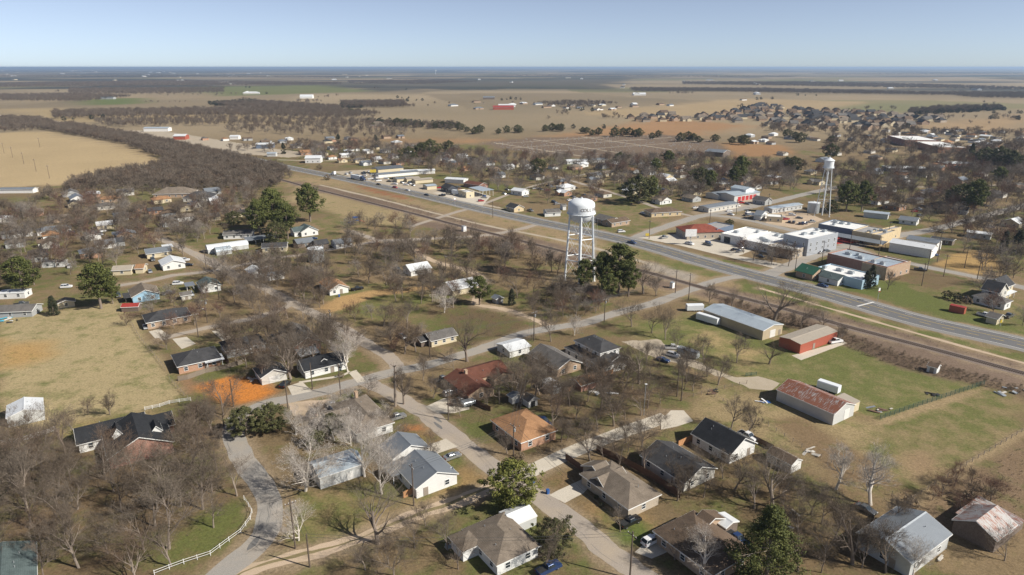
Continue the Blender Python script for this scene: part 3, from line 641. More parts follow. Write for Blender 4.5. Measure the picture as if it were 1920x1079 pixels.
def wing(root, rc, rhd, g, detail=2, rnd=None):
    """walls, roof, trim, windows of one wing as children of root"""
    L, Wd, e, r = g.L, g.W, g.eave, g.rise; k = g.k
    dx, dy = g.c - rc; ca, sa = math.cos(-rhd), math.sin(-rhd)
    loc = (dx * ca - dy * sa, dx * sa + dy * ca, k.get('z0', 0)); rz = g.hd - rhd
    o = k.get('over', .45); t = .14; tilt = k.get('tilt', 0)
    wall = MB()
    if g.roof == 'gable':
        pr = [(-Wd / 2, 0), (Wd / 2, 0), (Wd / 2, e), (0, e + r), (-Wd / 2, e)]
        if k.get('asym'): pass
        if not k.get('open'): wall.prism(pr, -L / 2, L / 2)
    elif g.roof == 'quonset':
        pr = [(-Wd / 2, 0), (Wd / 2, 0)] + [(Wd / 2 * math.cos(a), e + r * math.sin(a)) for a in np.linspace(0, math.pi, 9)]
        wall.prism(pr, -L / 2, L / 2)
    elif g.roof in ('hip', 'shed'):
        if not k.get('open'):
            if g.roof == 'shed': wall.prism([(-Wd / 2, 0), (Wd / 2, 0), (Wd / 2, e + r), (-Wd / 2, e)], -L / 2, L / 2)
            else: wall.box(-L / 2, L / 2, -Wd / 2, Wd / 2, 0, e)
    elif g.roof == 'flat':
        q = .3
        for b in ((-L / 2, L / 2, -Wd / 2, -Wd / 2 + q), (-L / 2, L / 2, Wd / 2 - q, Wd / 2), (-L / 2, -L / 2 + q, -Wd / 2 + q, Wd / 2 - q), (L / 2 - q, L / 2, -Wd / 2 + q, Wd / 2 - q)): wall.box(*b, 0, e)
    if k.get('open'):
        nn = max(2, int(L / 4) + 1)
        for sgn in (-1, 1):
            for i in range(nn):
                pm = MB(); x = -L / 2 + .2 + (L - .4) * i / (nn - 1); pm.box(x - .08, x + .08, sgn * (Wd / 2 - .2) - .08, sgn * (Wd / 2 - .2) + .08, 0, e - .02 + (r if g.roof == 'shed' and sgn > 0 else 0)); pm.build('post', M[k.get('post', 'trim')], root, loc, rz)
    elif wall.v: wall.build('wall', M[g.wall], root, loc, rz)
    rf = MB(); s = r / (Wd / 2) if Wd else 0
    if g.roof == 'gable':
        y = Wd / 2 + o; ze = e - o * s + .02; zr = e + r + .02
        rf.prism([(-y, ze), (0, zr), (y, ze), (y, ze + t), (0, zr + t), (-y, ze + t)], -L / 2 - o, L / 2 + o)
    elif g.roof == 'quonset':
        A = np.linspace(0, math.pi, 13); R1 = Wd / 2 + .06
        pts = [(R1 * math.cos(a), e + .05 + (r + .06) * math.sin(a)) for a in A]; inn = [(p[0] * .985, p[1] - .07) for p in pts]
        for i in range(12):
            for xx in (0,):
                rf.prism([pts[i], pts[i + 1], inn[i + 1], inn[i]], -L / 2 - .15, L / 2 + .15)
    elif g.roof == 'hip':
        x, y = L / 2 + o, Wd / 2 + o; ze = e + .01; rl = max(.05, L / 2 - Wd / 2 * .98); zr = e + r
        b = [(-x, -y, ze), (x, -y, ze), (x, y, ze), (-x, y, ze)]; c = [(p[0], p[1], ze + t) for p in b]; q, w_ = (-rl, 0, zr + t), (rl, 0, zr + t)
        rf.poly(b[::-1])
        for i in range(4): rf.quad(b[i], b[(i + 1) % 4], c[(i + 1) % 4], c[i])
        rf.quad(c[0], c[1], w_, q); rf.quad(c[2], c[3], q, w_); rf.poly([c[1], c[2], w_]); rf.poly([c[3], c[0], q])
    elif g.roof == 'shed':
        y = Wd / 2 + o; s2 = r / Wd
        rf.prism([(-y, e - o * s2 + .02), (y, e + r + o * s2 + .02), (y, e + r + o * s2 + .02 + t), (-y, e - o * s2 + .02 + t)], -L / 2 - o, L / 2 + o)
    elif g.roof == 'flat':
        q = .3; h = k.get('par', .45); rf.box(-L / 2 + q + .003, L / 2 - q - .003, -Wd / 2 + q + .003, Wd / 2 - q - .003, e - h - .2, e - h)
    ro = rf.build('roof', M[g.cover], root, loc, rz)
    if detail >= 2 and g.roof in ('gable', 'hip') and not k.get('notrim'):
        tm = MB(); tr = M[k.get('trim', 'trim')]
        if g.roof == 'gable':
            y = Wd / 2 + o; ze = e - o * s + .02
            for sg in (-1, 1):
                tm.box(-L / 2 - o, L / 2 + o, min(sg * (y + .003), sg * (y + .05)), max(sg * (y + .003), sg * (y + .05)), ze - .08, ze + t - .01)
                for sx in (-1, 1):
                    x0, x1 = sorted((sx * (L / 2 + o + .003), sx * (L / 2 + o + .06)))
                    tm.prism([(sg * y, ze - .1), (0, e + r - .08), (0, e + r + t), (sg * y, ze + t - .02)], x0, x1)
        else:
            x, y = L / 2 + o, Wd / 2 + o
            for sg in (-1, 1):
                tm.box(-x - .05, x + .05, min(sg * (y + .003), sg * (y + .05)), max(sg * (y + .003), sg * (y + .05)), e - .12, e + t * .8)
                tm.box(min(sg * (x + .003), sg * (x + .05)), max(sg * (x + .003), sg * (x + .05)), -y, y, e - .12, e + t * .8)
        tm.build('trim', tr, ro)
    if detail >= 2 and rnd and g.roof in ('gable', 'hip') and not k.get('novent') and L > 8:
        for i in range(rnd.randint(1, 3)):
            vx = rnd.uniform(-L / 3, L / 3); vy = rnd.uniform(.8, Wd * .3) * rnd.choice((-1, 1)); vz = e + r - abs(vy) * s
            vm = MB(); vm.tube((vx, vy, vz - .1), (vx, vy, vz + .55), .09, .09, 6, cap=True); vm.build('vent_pipe', M['galv'], ro)
    if k.get('ridgecap') or (detail >= 2 and 'met' in g.cover and g.roof == 'gable'):
        cm = MB(); cm.prism([(-.3, e + r + .02 + t - .3 * s + .01), (0, e + r + .02 + t + .01), (.3, e + r + .02 + t - .3 * s + .01), (0, e + r + .1 + t)], -L / 2 - o + .02, L / 2 + o - .02); cm.build('ridge_cap', M[g.cover], ro)
    # openings
    def wnd(side, u, z, w, h):
        LL, f, rr = side_tf(L, Wd, side); fm, pm = win_mesh(w, h, 'trim')
        x, y, zz = f(u, z)
        wx = loc[0] + x * math.cos(rz) - y * math.sin(rz); wy = loc[1] + x * math.sin(rz) + y * math.cos(rz)
        a = inst('window', fm, root, (wx, wy, zz + loc[2]), rz + rr)
        if detail >= 2: inst('pane', pm, a)
        else: inst('pane', pm, a)
    if not k.get('open') and detail >= 1 and k.get('win', True):
        gar = k.get('garage', {}); dr = k.get('door', {})
        st = k.get('storeys', 1); ws = k.get('wsp', 4.2)
        for side in 'fblr':
            if side in k.get('nowin', ''): continue
            LL = side_tf(L, Wd, side)[0]; nn = int((LL - 1.2) / ws)
            for lv in range(st):
                for i in range(nn):
                    u = (i - (nn - 1) / 2) * LL / max(nn, 1)
                    if lv == 0 and side in gar and abs(u - gar[side][0]) < gar[side][1] / 2 + .8: continue
                    if lv == 0 and side in dr and abs(u - dr[side]) < 1.4: continue
                    wnd(side, u, 1.5 + lv * 3.0 + k.get('wz', 0), k.get('ww', 1.1), k.get('wh', 1.25))
    def at(side, u):
        x, y, zz = side_tf(L, Wd, side)[1](u, 0); rr = side_tf(L, Wd, side)[2]
        return (loc[0] + x * math.cos(rz) - y * math.sin(rz), loc[1] + x * math.sin(rz) + y * math.cos(rz), loc[2]), rz + rr
    for side, u in k.get('door', {}).items():
        p, rr = at(side, u); dm, hm = door_mesh(k.get('doorm', 'door')); d = inst('door', dm, root, p, rr); inst('handle', hm, d)
    for side, sp in k.get('garage', {}).items():
        for (u, w, h) in ([sp] if not isinstance(sp, list) else sp):
            p, rr = at(side, u); inst('garage_door', gdoor_mesh(w, h, k.get('gmat', 'gdoor')), root, p, rr)  # in the dark material the panel paints an opening's inner shade
    if k.get('chimney'):
        u, v_ = k['chimney']; cm = MB(); cm.box(u - .5, u + .5, v_ - .4, v_ + .4, e, e + r + 1.1); cm.box(u - .58, u + .58, v_ - .48, v_ + .48, e + r + 1.1, e + r + 1.25); cm.build('chimney', M[k.get('chm', 'w_tan')], ro)
    if k.get('units'):
        ru = random.Random(int(L * 10))
        for i in range(k['units']):
            um = MB(); x = ru.uniform(-L * .4, L * .4); y = ru.uniform(-Wd * .3, Wd * .3); z = e - k.get('par', .45); q = ru.uniform(.7, 1.5); um.box(x - q, x + q, y - .9, y + .9, z, z + 1.2); um.box(x - .5, x + .5, y - .4, y + .4, z + 1.203, z + 1.4); um.build('air_unit', M['galv'], ro)
    return loc, rz
DBG = []
def bld(name, label, cat, wings, detail=2, group=None):
    g0 = wings[0]; root = empty(name, g0.c[0], g0.c[1], 0, g0.hd); tag(root, label, cat, group)
    rnd = random.Random(label)
    for g in wings:
        wing(root, g0.c, g0.hd, g, detail, rnd)
        OCC.append((g.c[0], g.c[1], math.hypot(g.L, g.W) / 2 * .8))
        DBG.append((label[:40], round(g.L, 1), round(g.W, 1), [round(float(q)) for q in g.c]))
    return root
H = lambda label, *w, **k: bld(k.pop('name', 'house'), label, k.pop('cat', 'house'), list(w), **k)
S = lambda label, *w, **k: bld(k.pop('name', 'shed'), label, k.pop('cat', 'shed'), list(w), **k)
# ------------------------------------------------------------------ buildings, near rows first
S('white metal shed with open side standing in the tan field corner', E((16.6, 803), (85, 787), 9, 'B', 3.0, 1.4, wall='w_metal', cover='r_whmet', across=True, win=False, over=.15, garage={'l': (0, 3.4, 2.6)}), name='metal_shed')
H('long white and brick house with black shingle roof by the bare grove',
  R((142, 809), (266, 769), 10, 'B', 2.8, 2.6, wall='w_white', cover='r_black', door={'f': -1.}), R((262, 786), (318, 771), 8.5, 'B', 2.8, 2.3, wall='w_brick', cover='r_black'),
  E((208, 882), (326, 846), 15, 'B', 3.2, 3.6, wall='w_brick', cover='r_black', across=True, win=False, novent=True), E((215, 832), (232, 828), 4, 'B', 2.4, 1.6, wall='w_white', cover='r_black', across=True, z=3.2, z0=3.2, over=.25), E((286, 822), (305, 817), 4, 'B', 1.8, 1.4, wall='w_white', cover='r_black', across=True, z=3.2, z0=3.2, over=.25, win=False))
H('house with mottled green-grey roof under the trees beyond the grove', R((-45, 1034), (52, 1072), 11, 'A', 2.8, 2.2, wall='w_pale', cover='r_green'))
H('white house with taupe hip roof and brick chimney beside parked cars', R((648, 750), (705, 774), 11.5, 'A', 2.8, 2.5, 'hip', 'w_white', 'r_taupe', chimney=(-7, 1.5), chm='w_tan'), R((650, 765), (610, 776), 8, 'B', 2.7, 1.7, wall='w_white', cover='r_taupe', garage={'l': (0, 4.8, 2.2)}))
S('long white metal workshop with pale roof behind the sycamores', R((588, 872), (668, 846), 8, 'B', 3.2, 1.5, wall='w_metal', cover='r_bluem', garage={'f': (2, 1.6, 2.2)}, win=False, over=.2), name='workshop')
H('white house with grey metal roof, dark carport and satellite dish', R((776, 846), (821, 884), 12, 'A', 2.9, 2.6, wall='w_white', cover='r_grmet', over=.35, door={'r': -3.}), R((735, 868), (755, 884), 4.6, 'A', 2.4, .4, 'shed', cover='r_grmet', open=True))
H('smaller white house with grey metal roof beside the long white workshop', R((744, 812), (772, 834), 11, 'A', 2.9, 2.4, wall='w_white', cover='r_grmet', over=.35))
H('white house with mottled brown-grey roof and small hip-roofed porch room', R((921, 981), (957, 1004), 11, 'A', 2.8, 2.3, 'hip', 'w_white', 'r_taupe', wsp=3.6, door={'f': -3.}), R((868, 1003), (880, 1006), 5, 'B', 2.7, 1.1, 'hip', 'w_white', 'r_taupe'))
S('white metal carport with closed sides beside the tall evergreen', R((948, 965), (994, 950), 5.6, 'B', 2.3, 1.0, wall='w_metal', cover='r_whmet', win=False, over=.1), name='carport')
H('buff brick house with taupe roof, white garage and concrete drive', R((1138, 875), (1188, 911), 10.5, 'A', 2.8, 2.4, 'hip', 'w_buff', 'r_taupe'), E((1107, 917), (1136, 937), 7, 'A', 2.8, 1.9, wall='w_buff', cover='r_taupe', over=.4, win=True, across=True), R((1112, 873), (1134, 866), 7.5, 'B', 2.7, 1.9, wall='w_buff', cover='r_taupe', garage={'l': (0, 4.8, 2.2)}))
H('orange brick house with tan-orange hip roof behind a double pole', R((968, 776), (996, 791), 12.5, 'A', 2.8, 2.5, 'hip', 'w_orange', 'r_tan', door={'f': 1.5}))
H('white gabled house with black shingle roof and back steps', R((1322, 786), (1398, 820), 11, 'A', 3.0, 3.2, wall='w_white', cover='r_black', door={'r': 2.5}, wsp=3.4))
H('dark charcoal-brown roofed house with white gable beside the wooden fence', R((1232, 828), (1316, 874), 12, 'A', 2.8, 2.5, wall='w_pale', cover='r_dark', wsp=3.6))
S('long narrow white barn-shed with brown roof along the field fence', R((1448, 838), (1496, 860), 4.2, 'A', 2.4, 1.1, wall='w_white', cover='r_brown', over=.15, garage={'r': (0, 2., 2.)}), name='storage_shed')
H('brown hip-roofed brick house behind the white suv', R((1292, 982), (1348, 1012), 13, 'A', 2.8, 2.6, 'hip', 'w_tan', 'r_brown', garage={'l': (0, 4.6, 2.2)}), R((1318, 960), (1340, 970), 8, 'A', 2.6, 1.7, wall='w_tan', cover='r_brown'))
S('small open shed with pale sheet roof behind the brown hip-roofed house', R((1345, 965), (1376, 978), 4, 'A', 2.2, .6, wall='w_wood', cover='r_whmet', win=False, over=.2))
S('barn with rusty red metal roof and pale sheet walls in the pasture', R((1476, 713), (1589, 754), 11.5, 'A', 3.6, 2.2, wall='w_metal', cover='r_rust', win=False, over=.25, garage={'r': (1.5, 2.6, 3.2)}), E((1592, 778), (1609, 769), 5, 'B', 2.8, .5, 'shed', wall='w_cream', cover='r_tanmet', win=False, over=.1), name='barn', cat='barn')
S('grey metal-roofed building with white wall beside the brush pile', R((1735, 962), (1660, 1011), 12, 'B', 3.6, 2.1, wall='w_metal', cover='r_grmet', over=.35, wsp=6, door={'r': 2.}), name='metal_building', cat='metal building')
S('weathered barn with patchy rust and tin roof beside the brush field', R((1866, 948), (1834, 978), 9, 'B', 3.2, 2.4, wall='w_wood', cover='r_rusty', win=False, over=.3), E((1866, 1022), (1925, 996), 9, 'B', 2.0, .9, 'shed', wall='w_wood', cover='r_rusty', win=False, over=.2), name='barn', cat='barn')
S('long tan metal building with pale blue-grey roof beside the railway', R((1334, 572), (1455, 608), 13, 'A', 3.8, 1.2, wall='w_tanmetal', cover='r_bluem', win=False, over=.2, garage={'r': (0, 3.2, 3.0)}, door={'r': 4.2}), name='metal_building', cat='metal building')
S('red metal building with low tan roof on a concrete apron', E((1498, 664), (1569, 639), 8.5, 'B', 3.6, .55, wall='w_red', cover='r_tanmet', win=False, over=.12, door={'f': -3.}, notrim=True), name='metal_building', cat='metal building')
S('small white garden shed with brown roof alone in the pasture', E((1737, 697), (1755, 702), 3.2, -48, 2.1, .8, wall='w_white', cover='r_brown', over=.2, win=False, door={'f': 0.}))
H('two-storey white house with charcoal hip roofs and gravel drive', R((1100, 632), (1140, 640), 9.5, 'A', 5.6, 2.0, 'hip', 'w_white', 'r_dark', storeys=2, wsp=3.2), R((1086, 644), (1146, 664), 10.5, 'A', 2.9, 2.2, 'hip', 'w_white', 'r_dark', wsp=3.4), R((1142, 660), (1160, 667), 9, 'A', 3.0, 1.9, wall='w_white', cover='r_dark', garage={'r': (0, 4.8, 2.3)}))
H('grey-brown gabled brick house beside the two-storey white house', R((1008, 647), (1074, 672), 11, 'A', 2.8, 2.5, wall='w_tan', cover='r_grey', wsp=3.2))
H('low brick house with sprawling red-brown roof and chimney', R((852, 694), (908, 722), 10, 'A', 2.7, 2.0, wall='w_tan', cover='r_redbr', notrim=True, chimney=(-3, .6)), R((868, 694), (938, 676), 9.5, 'B', 2.7, 2.0, wall='w_tan', cover='r_redbr', notrim=True), R((930, 690), (946, 697), 7, 'A', 2.6, 1.4, wall='w_tan', cover='r_redbr', notrim=True))
H('small cream cottage with grey roof and dark carport by the cross street', R((800, 626), (846, 615), 7.5, 'B', 2.6, 1.5, wall='w_cream', cover='r_grey', wsp=3.), R((784, 633), (794, 630), 5, 'B', 2.3, .8, wall='w_wood', cover='r_dark', win=False))
H('white house with black roof and gabled front porch near the orange soil', R((562, 675), (640, 658), 10, 'B', 2.8, 2.4, wall='w_white', cover='r_black', wsp=3.4, door={'f': 2.}), E((594, 700), (624, 693), 5, 'B', 2.7, 1.9, wall='w_white', cover='r_black', across=True, door={'r': 0.}, over=.3))
S('grey-roofed detached garage with pale gable beside the orange soil', R((497, 676), (515, 692), 8, 'A', 2.7, 1.9, wall='w_pale', cover='r_dark', garage={'r': (0, 3.4, 2.2)}, win=False), name='garage', cat='garage')
H('brick house with grey-brown roof half hidden by the tall bare oaks', R((535, 607), (588, 630), 10.5, 'A', 2.8, 2.6, wall='w_brick', cover='r_grey', wsp=3.5))
H('dark roofed house with wide eaves beside the fenced yard', R((437, 636), (470, 630), 11, 'B', 2.7, 2.2, 'hip', 'w_grey', 'r_dark'))
S('tin-roofed patio cover between the bare trees behind the black-roofed house', R((560, 662), (592, 654), 5, 'B', 2.3, .4, 'shed', cover='r_whmet', open=True), name='patio_cover', cat='patio cover')
S('white bin-shed with dark door between the bare oaks', R((508, 650), (514, 648), 3, 'B', 2.3, .9, wall='w_white', cover='r_grey', win=False, door={'f': 0.}))
H('brick house with charcoal hip roof at the corner of the tan field', R((352, 660), (380, 652), 12.5, 'B', 2.8, 2.7, 'hip', 'w_orange', 'r_dark', wsp=3.4, door={'f': 2.}), E((389, 693), (420, 687), 4, 'B', 2.5, .3, 'shed', cover='r_whmet', open=True))
H('charcoal hip-roofed house with white garage facing the tan field', R((290, 584), (332, 578), 11.5, 'B', 2.8, 2.5, 'hip', 'w_tan', 'r_dark', garage={'l': (0, 4.8, 2.2)}, wsp=3.4))
H('light blue gabled house with brown roof beside the red-roofed shed', E((250, 569), (300, 561), 12, 'B', 2.8, 2.3, wall='w_blue', cover='r_taupe', across=True, wsp=3.6), E((235, 567), (250, 570), 6, 'B', 2.4, .3, 'shed', cover='r_dark', open=True, post='pole'))
S('narrow shed with bright red metal roof beside the light blue house', R((229, 571), (262, 568), 4, 8, 2.1, .8, wall='w_wood', cover='r_redmet', win=False, over=.25))
H('white cottage with teal-grey roof and side porch', E((380, 552), (414, 544), 10, 'B', 2.7, 1.9, wall='w_white', cover='r_green', across=True, wsp=3.), E((350, 545), (366, 545), 4, 'B', 2.2, .4, 'shed', cover='r_grmet', open=True))
S('little weathered white tool shed near the teal-roofed cottage', R((338, 549), (356, 546), 4, 'B', 2.2, .9, wall='w_pale', cover='r_grey', win=False, door={'f': 0.}))
H('bright white gabled house with white metal roof beside parked cars', E((308, 511), (346, 500), 11, 'B', 2.8, 1.9, wall='w_white', cover='r_whmet', across=True, wsp=3.2))
H('long low house with tan roof and shaded front porch', R((212, 501), (250, 496), 7, 12, 2.6, 1.2, wall='w_cream', cover='r_tanmet'), R((255, 497), (272, 494), 7, 12, 2.6, 1.2, wall='w_cream', cover='r_tan'))
H('long grey-roofed house with cyan tarp at the tan field edge', R((-20, 577), (72, 567), 9, 8, 2.6, 1.6, wall='w_grey', cover='r_grey'))
H('pale mobile home with white roof behind the field-edge juniper', R((0, 547), (55, 541), 6, 8, 2.5, .6, wall='w_white', cover='r_whmet', over=.1), name='mobile_home', cat='mobile home')
H('small tan-roofed hut beside the field-edge juniper', R((112, 560), (132, 562), 6, 'A', 2.4, .9, wall='w_cream', cover='r_taupe'))
H('pale mobile home under the bare trees west of the big evergreen', R((75, 493), (128, 484), 5, 10, 2.5, .5, wall='w_white', cover='r_grey', over=.1), name='mobile_home', cat='mobile home')
H('cream house with white roof extension behind the red-brown thicket', R((272, 468), (318, 462), 9, 'B', 2.7, 1.5, wall='w_cream', cover='r_grmet'), R((305, 462), (322, 460), 5, 'B', 2.4, .3, 'shed', wall='w_cream', cover='r_whmet'))
S('long white round-topped metal building beside the open shed row', R((388, 462), (460, 449), 7, 'B', 2.2, 1.9, 'quonset', 'w_metal', 'r_whmet', win=False), name='metal_building', cat='metal building')
S('shorter white round-topped building in front of the long one', R((404, 466), (430, 460), 6.5, 'B', 1.8, 1.9, 'quonset', 'w_metal', 'r_bluem', win=False), name='metal_building', cat='metal building')
S('open-fronted implement shed with grey roof and white posts', R((462, 449), (518, 440), 7, 'B', 2.6, .5, 'shed', cover='r_grmet', open=True))
H('cream house with charcoal roof and tarped porch on the green lawn', R((492, 458), (538, 453), 8.5, 12, 2.7, 1.5, wall='w_cream', cover='r_dark', wsp=3.2))
H('long cream house with grey roof behind the white round-topped building', R((420, 434), (474, 430), 9, 10, 2.7, 1.5, wall='w_white', cover='r_grey', wsp=3.4))
H('white house with teal roof and steep front gable by the dark evergreens', R((560, 421), (590, 424), 10, 'A', 3.0, 2.6, wall='w_white', cover='r_green'), R((552, 430), (575, 420), 8, 'B', 3, 2, wall='w_white', cover='r_green'))
H('white L-shaped cottage with pale metal roof among bare trees', R((470, 498), (486, 505), 7, 'A', 2.7, 1.5, wall='w_white', cover='r_whmet'), R((486, 503), (505, 498), 6, 'B', 2.7, 1.2, wall='w_white', cover='r_whmet'))
S('white flat-fronted outbuilding beside the L-shaped cottage', R((500, 514), (528, 508), 5.5, 'B', 2.5, .5, wall='w_white', cover='r_grmet'))
H('small brown rust-roofed house with white gable above the dirt drive', R((610, 520), (640, 532), 8.5, 'A', 2.7, 2.0, wall='w_white', cover='r_tan', wsp=3., door={'r': 1.}))
H('white-roofed cottage half hidden by the brown thicket', R((762, 497), (800, 491), 9, 'B', 2.7, 2.0, wall='w_white', cover='r_whmet'))
H('wide white tin-roofed house beside the pointed evergreen', R((836, 529), (885, 521), 11, 'B', 2.8, 2.2, wall='w_cream', cover='r_whmet'))
S('tiny shed with pale metal roof and dark door by the pointed evergreen', R((927, 553), (939, 556), 3.4, 'A', 2.3, .8, wall='w_grey', cover='r_grmet', win=False, door={'r': 0.}))
S('small white shed with open dark doorway in the middle yard', R((986, 738), (1002, 744), 3.2, 'A', 2.3, .9, wall='w_white', cover='r_grey', win=False, garage={'r': (0, 1.4, 1.9)}, gmat='dark'))  # doorway is a closed panel, its interior shade put into the colour
S('white shed with grey roof under the bare trees behind the orange house', R((960, 736), (972, 738), 3.4, 'A', 2.3, .6, wall='w_white', cover='r_grmet', win=False))
S('pale flat-topped trailer shed in the middle yard', R((1020, 712), (1050, 722), 3.2, 'A', 2.4, .3, wall='w_metal', cover='r_whmet', win=False))
S('brick outbuilding with sagging tan roof in the middle yard', R((1080, 712), (1120, 700), 5, 'B', 2.4, .9, wall='w_brick', cover='r_tan', win=False))
S('pale metal carport by the red-brown roofed house', R((940, 645), (985, 640), 8, 'B', 2.6, .9, wall='w_white', cover='r_whmet'), name='carport', cat='carport')
# --- town centre
H('restaurant with red tile hip roof and arched stone front by the lot', R((1290, 418), (1336, 423), 16, 10, 4.0, 3.2, 'hip', 'w_buff', 'r_red', notrim=True, novent=True), E((1303, 443), (1345, 446), 7, -5, 3.8, 2.2, wall='w_buff', cover='r_red', across=True, notrim=True), name='restaurant', cat='restaurant')
H('row of white flat-roofed shops behind the pale concrete lot', E((1351, 453), (1392, 462), 26, -50, 5.0, 0, 'flat', 'w_paint', 'r_memb', garage={'f': (-3., 4., 3.5)}, gmat='dark', win=False, units=2), E((1392, 463), (1440, 476), 30, -50, 4.6, 0, 'flat', 'w_paint', 'r_memb', units=5, wsp=5), E((1440, 476), (1482, 488), 26, -50, 4.8, 0, 'flat', 'w_buff', 'r_memb', units=3, wsp=4), E((1345, 447), (1372, 438), 12, 40, 5.4, 0, 'flat', 'w_dkblue', 'r_tar', win=False), name='shop_row', cat='shops')  # dark bay is a flat panel coloured as interior shade
H('grey two-storey block with a row of upper windows', E((1519, 483), (1560, 466), 15, 'B', 9.5, 0, 'flat', 'w_grpaint', 'r_memb', units=4, storeys=2, wsp=4.4, wz=1.6, ww=.9, wh=1.6), name='commercial_block', cat='commercial building')
H('long brick block with pale sheet roof and parapet', E((1553, 497), (1656, 527), 17, 'A', 6.5, 0, 'flat', 'w_brick', 'r_bluem', wsp=7, win=False, units=5), E((1661, 527), (1702, 512), 12, 'B', 6.2, 0, 'flat', 'w_tan', 'r_memb', wsp=5), name='commercial_block', cat='commercial building')
H('low pale blue metal building with stained white roof beside the brick block', E((1528, 518), (1610, 545), 14, 'A', 4.4, 0, 'flat', 'w_ltblue', 'r_memb', win=False, units=3), name='commercial_building', cat='commercial building')
H('dark green gable-roofed shop at the highway corner', R((1508, 494), (1535, 503), 10, 'A', 3.2, 2.4, wall='w_tan', cover='r_grnmet', over=.6, notrim=True), name='shop', cat='shop')
H('pale green roofed annex beside the dark green corner shop', R((1548, 507), (1580, 517), 8, 'A', 2.9, 1.7, wall='w_white', cover='r_green', notrim=True), name='annex', cat='shop')
H('block with blue awnings, white roof and bright yellow side wall', E((1534, 436), (1598, 449), 19, -50, 5.6, 0, 'flat', 'w_dkblue', 'r_memb', wsp=4, units=5), E((1598, 451), (1646, 463), 20, -50, 6.2, 0, 'flat', 'w_yellow', 'r_tar', win=False, units=4), E((1646, 462), (1674, 443), 4, 'B', 6.4, 0, 'flat', 'w_yellow', 'r_tar', wsp=8), E((1530, 444), (1650, 470), 5, -50, 3.0, .7, 'shed', cover='r_grmet', open=True, post='dtrim'), name='shop_row', cat='shops')
H('white metal building with long faded wall and two shallow roofs', E((1667, 471), (1743, 486), 10, -46, 5.0, 1.3, wall='w_paint', cover='r_whmet', win=False, notrim=True), E((1700, 462), (1752, 474), 9, -46, 4.8, 1.1, wall='w_paint', cover='r_grmet', win=False, notrim=True), name='metal_building', cat='metal building')
H('dark low mobile home behind the white metal building', R((1750, 443), (1788, 450), 5, -46, 2.8, .4, wall='w_wood', cover='r_dark'), name='mobile_home', cat='mobile home')
H('white trailer-house with pale roof beside the old water tower lot', E((1618, 408), (1664, 412), 6, -35, 3.6, .7, wall='w_metal', cover='r_bluem', win=False), name='trailer_house', cat='mobile home')
H('white frame house east of the trailer-house under bare trees', R((1690, 405), (1722, 409), 8, -40, 2.8, 1.6, wall='w_white', cover='r_grmet'))
H('station with red bay doors, white front and pale metal roofs', E((1380, 380), (1420, 371), 16, 'B', 4.6, 1.2, wall='w_metal', cover='r_bluem', across=False, win=False, garage={'f': [(-9, 3.6, 3.4), (-4.5, 3.6, 3.4), (0, 3.6, 3.4), (4.5, 3.6, 3.4), (9, 3.6, 3.4)]}, gmat='rdoor', notrim=True), E((1398, 374), (1412, 371), 14, 'B', 7.2, 1.3, wall='w_paint', cover='r_bluem', across=True, win=False, notrim=True), R((1335, 362), (1370, 357), 12, 'B', 3.4, 1., wall='w_metal', cover='r_grmet', win=False, notrim=True), name='fire_station', cat='fire station')
H('open canopy with grey roof and shaded bays across from the station', R((1325, 388), (1370, 377), 9, 'B', 3.2, .7, wall='w_pale', cover='r_grmet', wsp=4), name='canopy_building', cat='shop')
H('white shop with wide grey awning roof on the dusty car park', R((1415, 397), (1440, 394), 12, -40, 3.4, 1.8, wall='w_white', cover='r_grmet'), E((1403, 410), (1423, 415), 6, -45, 2.8, .4, 'shed', cover='r_grmet', open=True), name='shop', cat='shop')
H('little cream flat-roofed office on the dusty car park', E((1437, 416), (1466, 418), 10, -20, 3.6, 0, 'flat', 'w_cream', 'r_memb', wsp=3.5), name='office', cat='office')
H('long pale mobile office beside the old water tower', R((1446, 390), (1492, 380), 7, 30, 3.2, .6, wall='w_metal', cover='r_bluem', wsp=4), name='mobile_office', cat='mobile home')
H('grey frame house beside the red-doored station', R((1424, 366), (1436, 372), 8, 'A', 3.2, 2.2, wall='w_grey', cover='r_grey'))
H('two-storey Victorian house with slate roofs and cross gables', R((1848, 527), (1890, 530), 8.5, 'A', 5.8, 3.2, 'gable', 'w_pale', 'r_dark', storeys=2, wsp=3.), R((1866, 523), (1886, 516), 7.5, 'B', 5.8, 3.0, 'gable', 'w_cream', 'r_dark', storeys=2, wsp=3.), R((1845, 548), (1880, 558), 6, 'A', 3., 1.6, 'hip', 'w_white', 'r_grey', wsp=3.), E((1880, 568), (1900, 558), 4, 'B', 2.8, .4, 'shed', cover='r_whmet', open=True))
H('small white cottage with bare yard below the Victorian house', R((1858, 585), (1878, 590), 6, 'A', 2.6, 1.2, wall='w_cream', cover='r_grey'))
S('rust-red shipping container beside the clipped hedge', E((1778, 584), (1807, 590), 2.6, -48, 2.6, .08, wall='w_red', cover='r_redmet', win=False, over=0., notrim=True), name='shipping_container', cat='container')
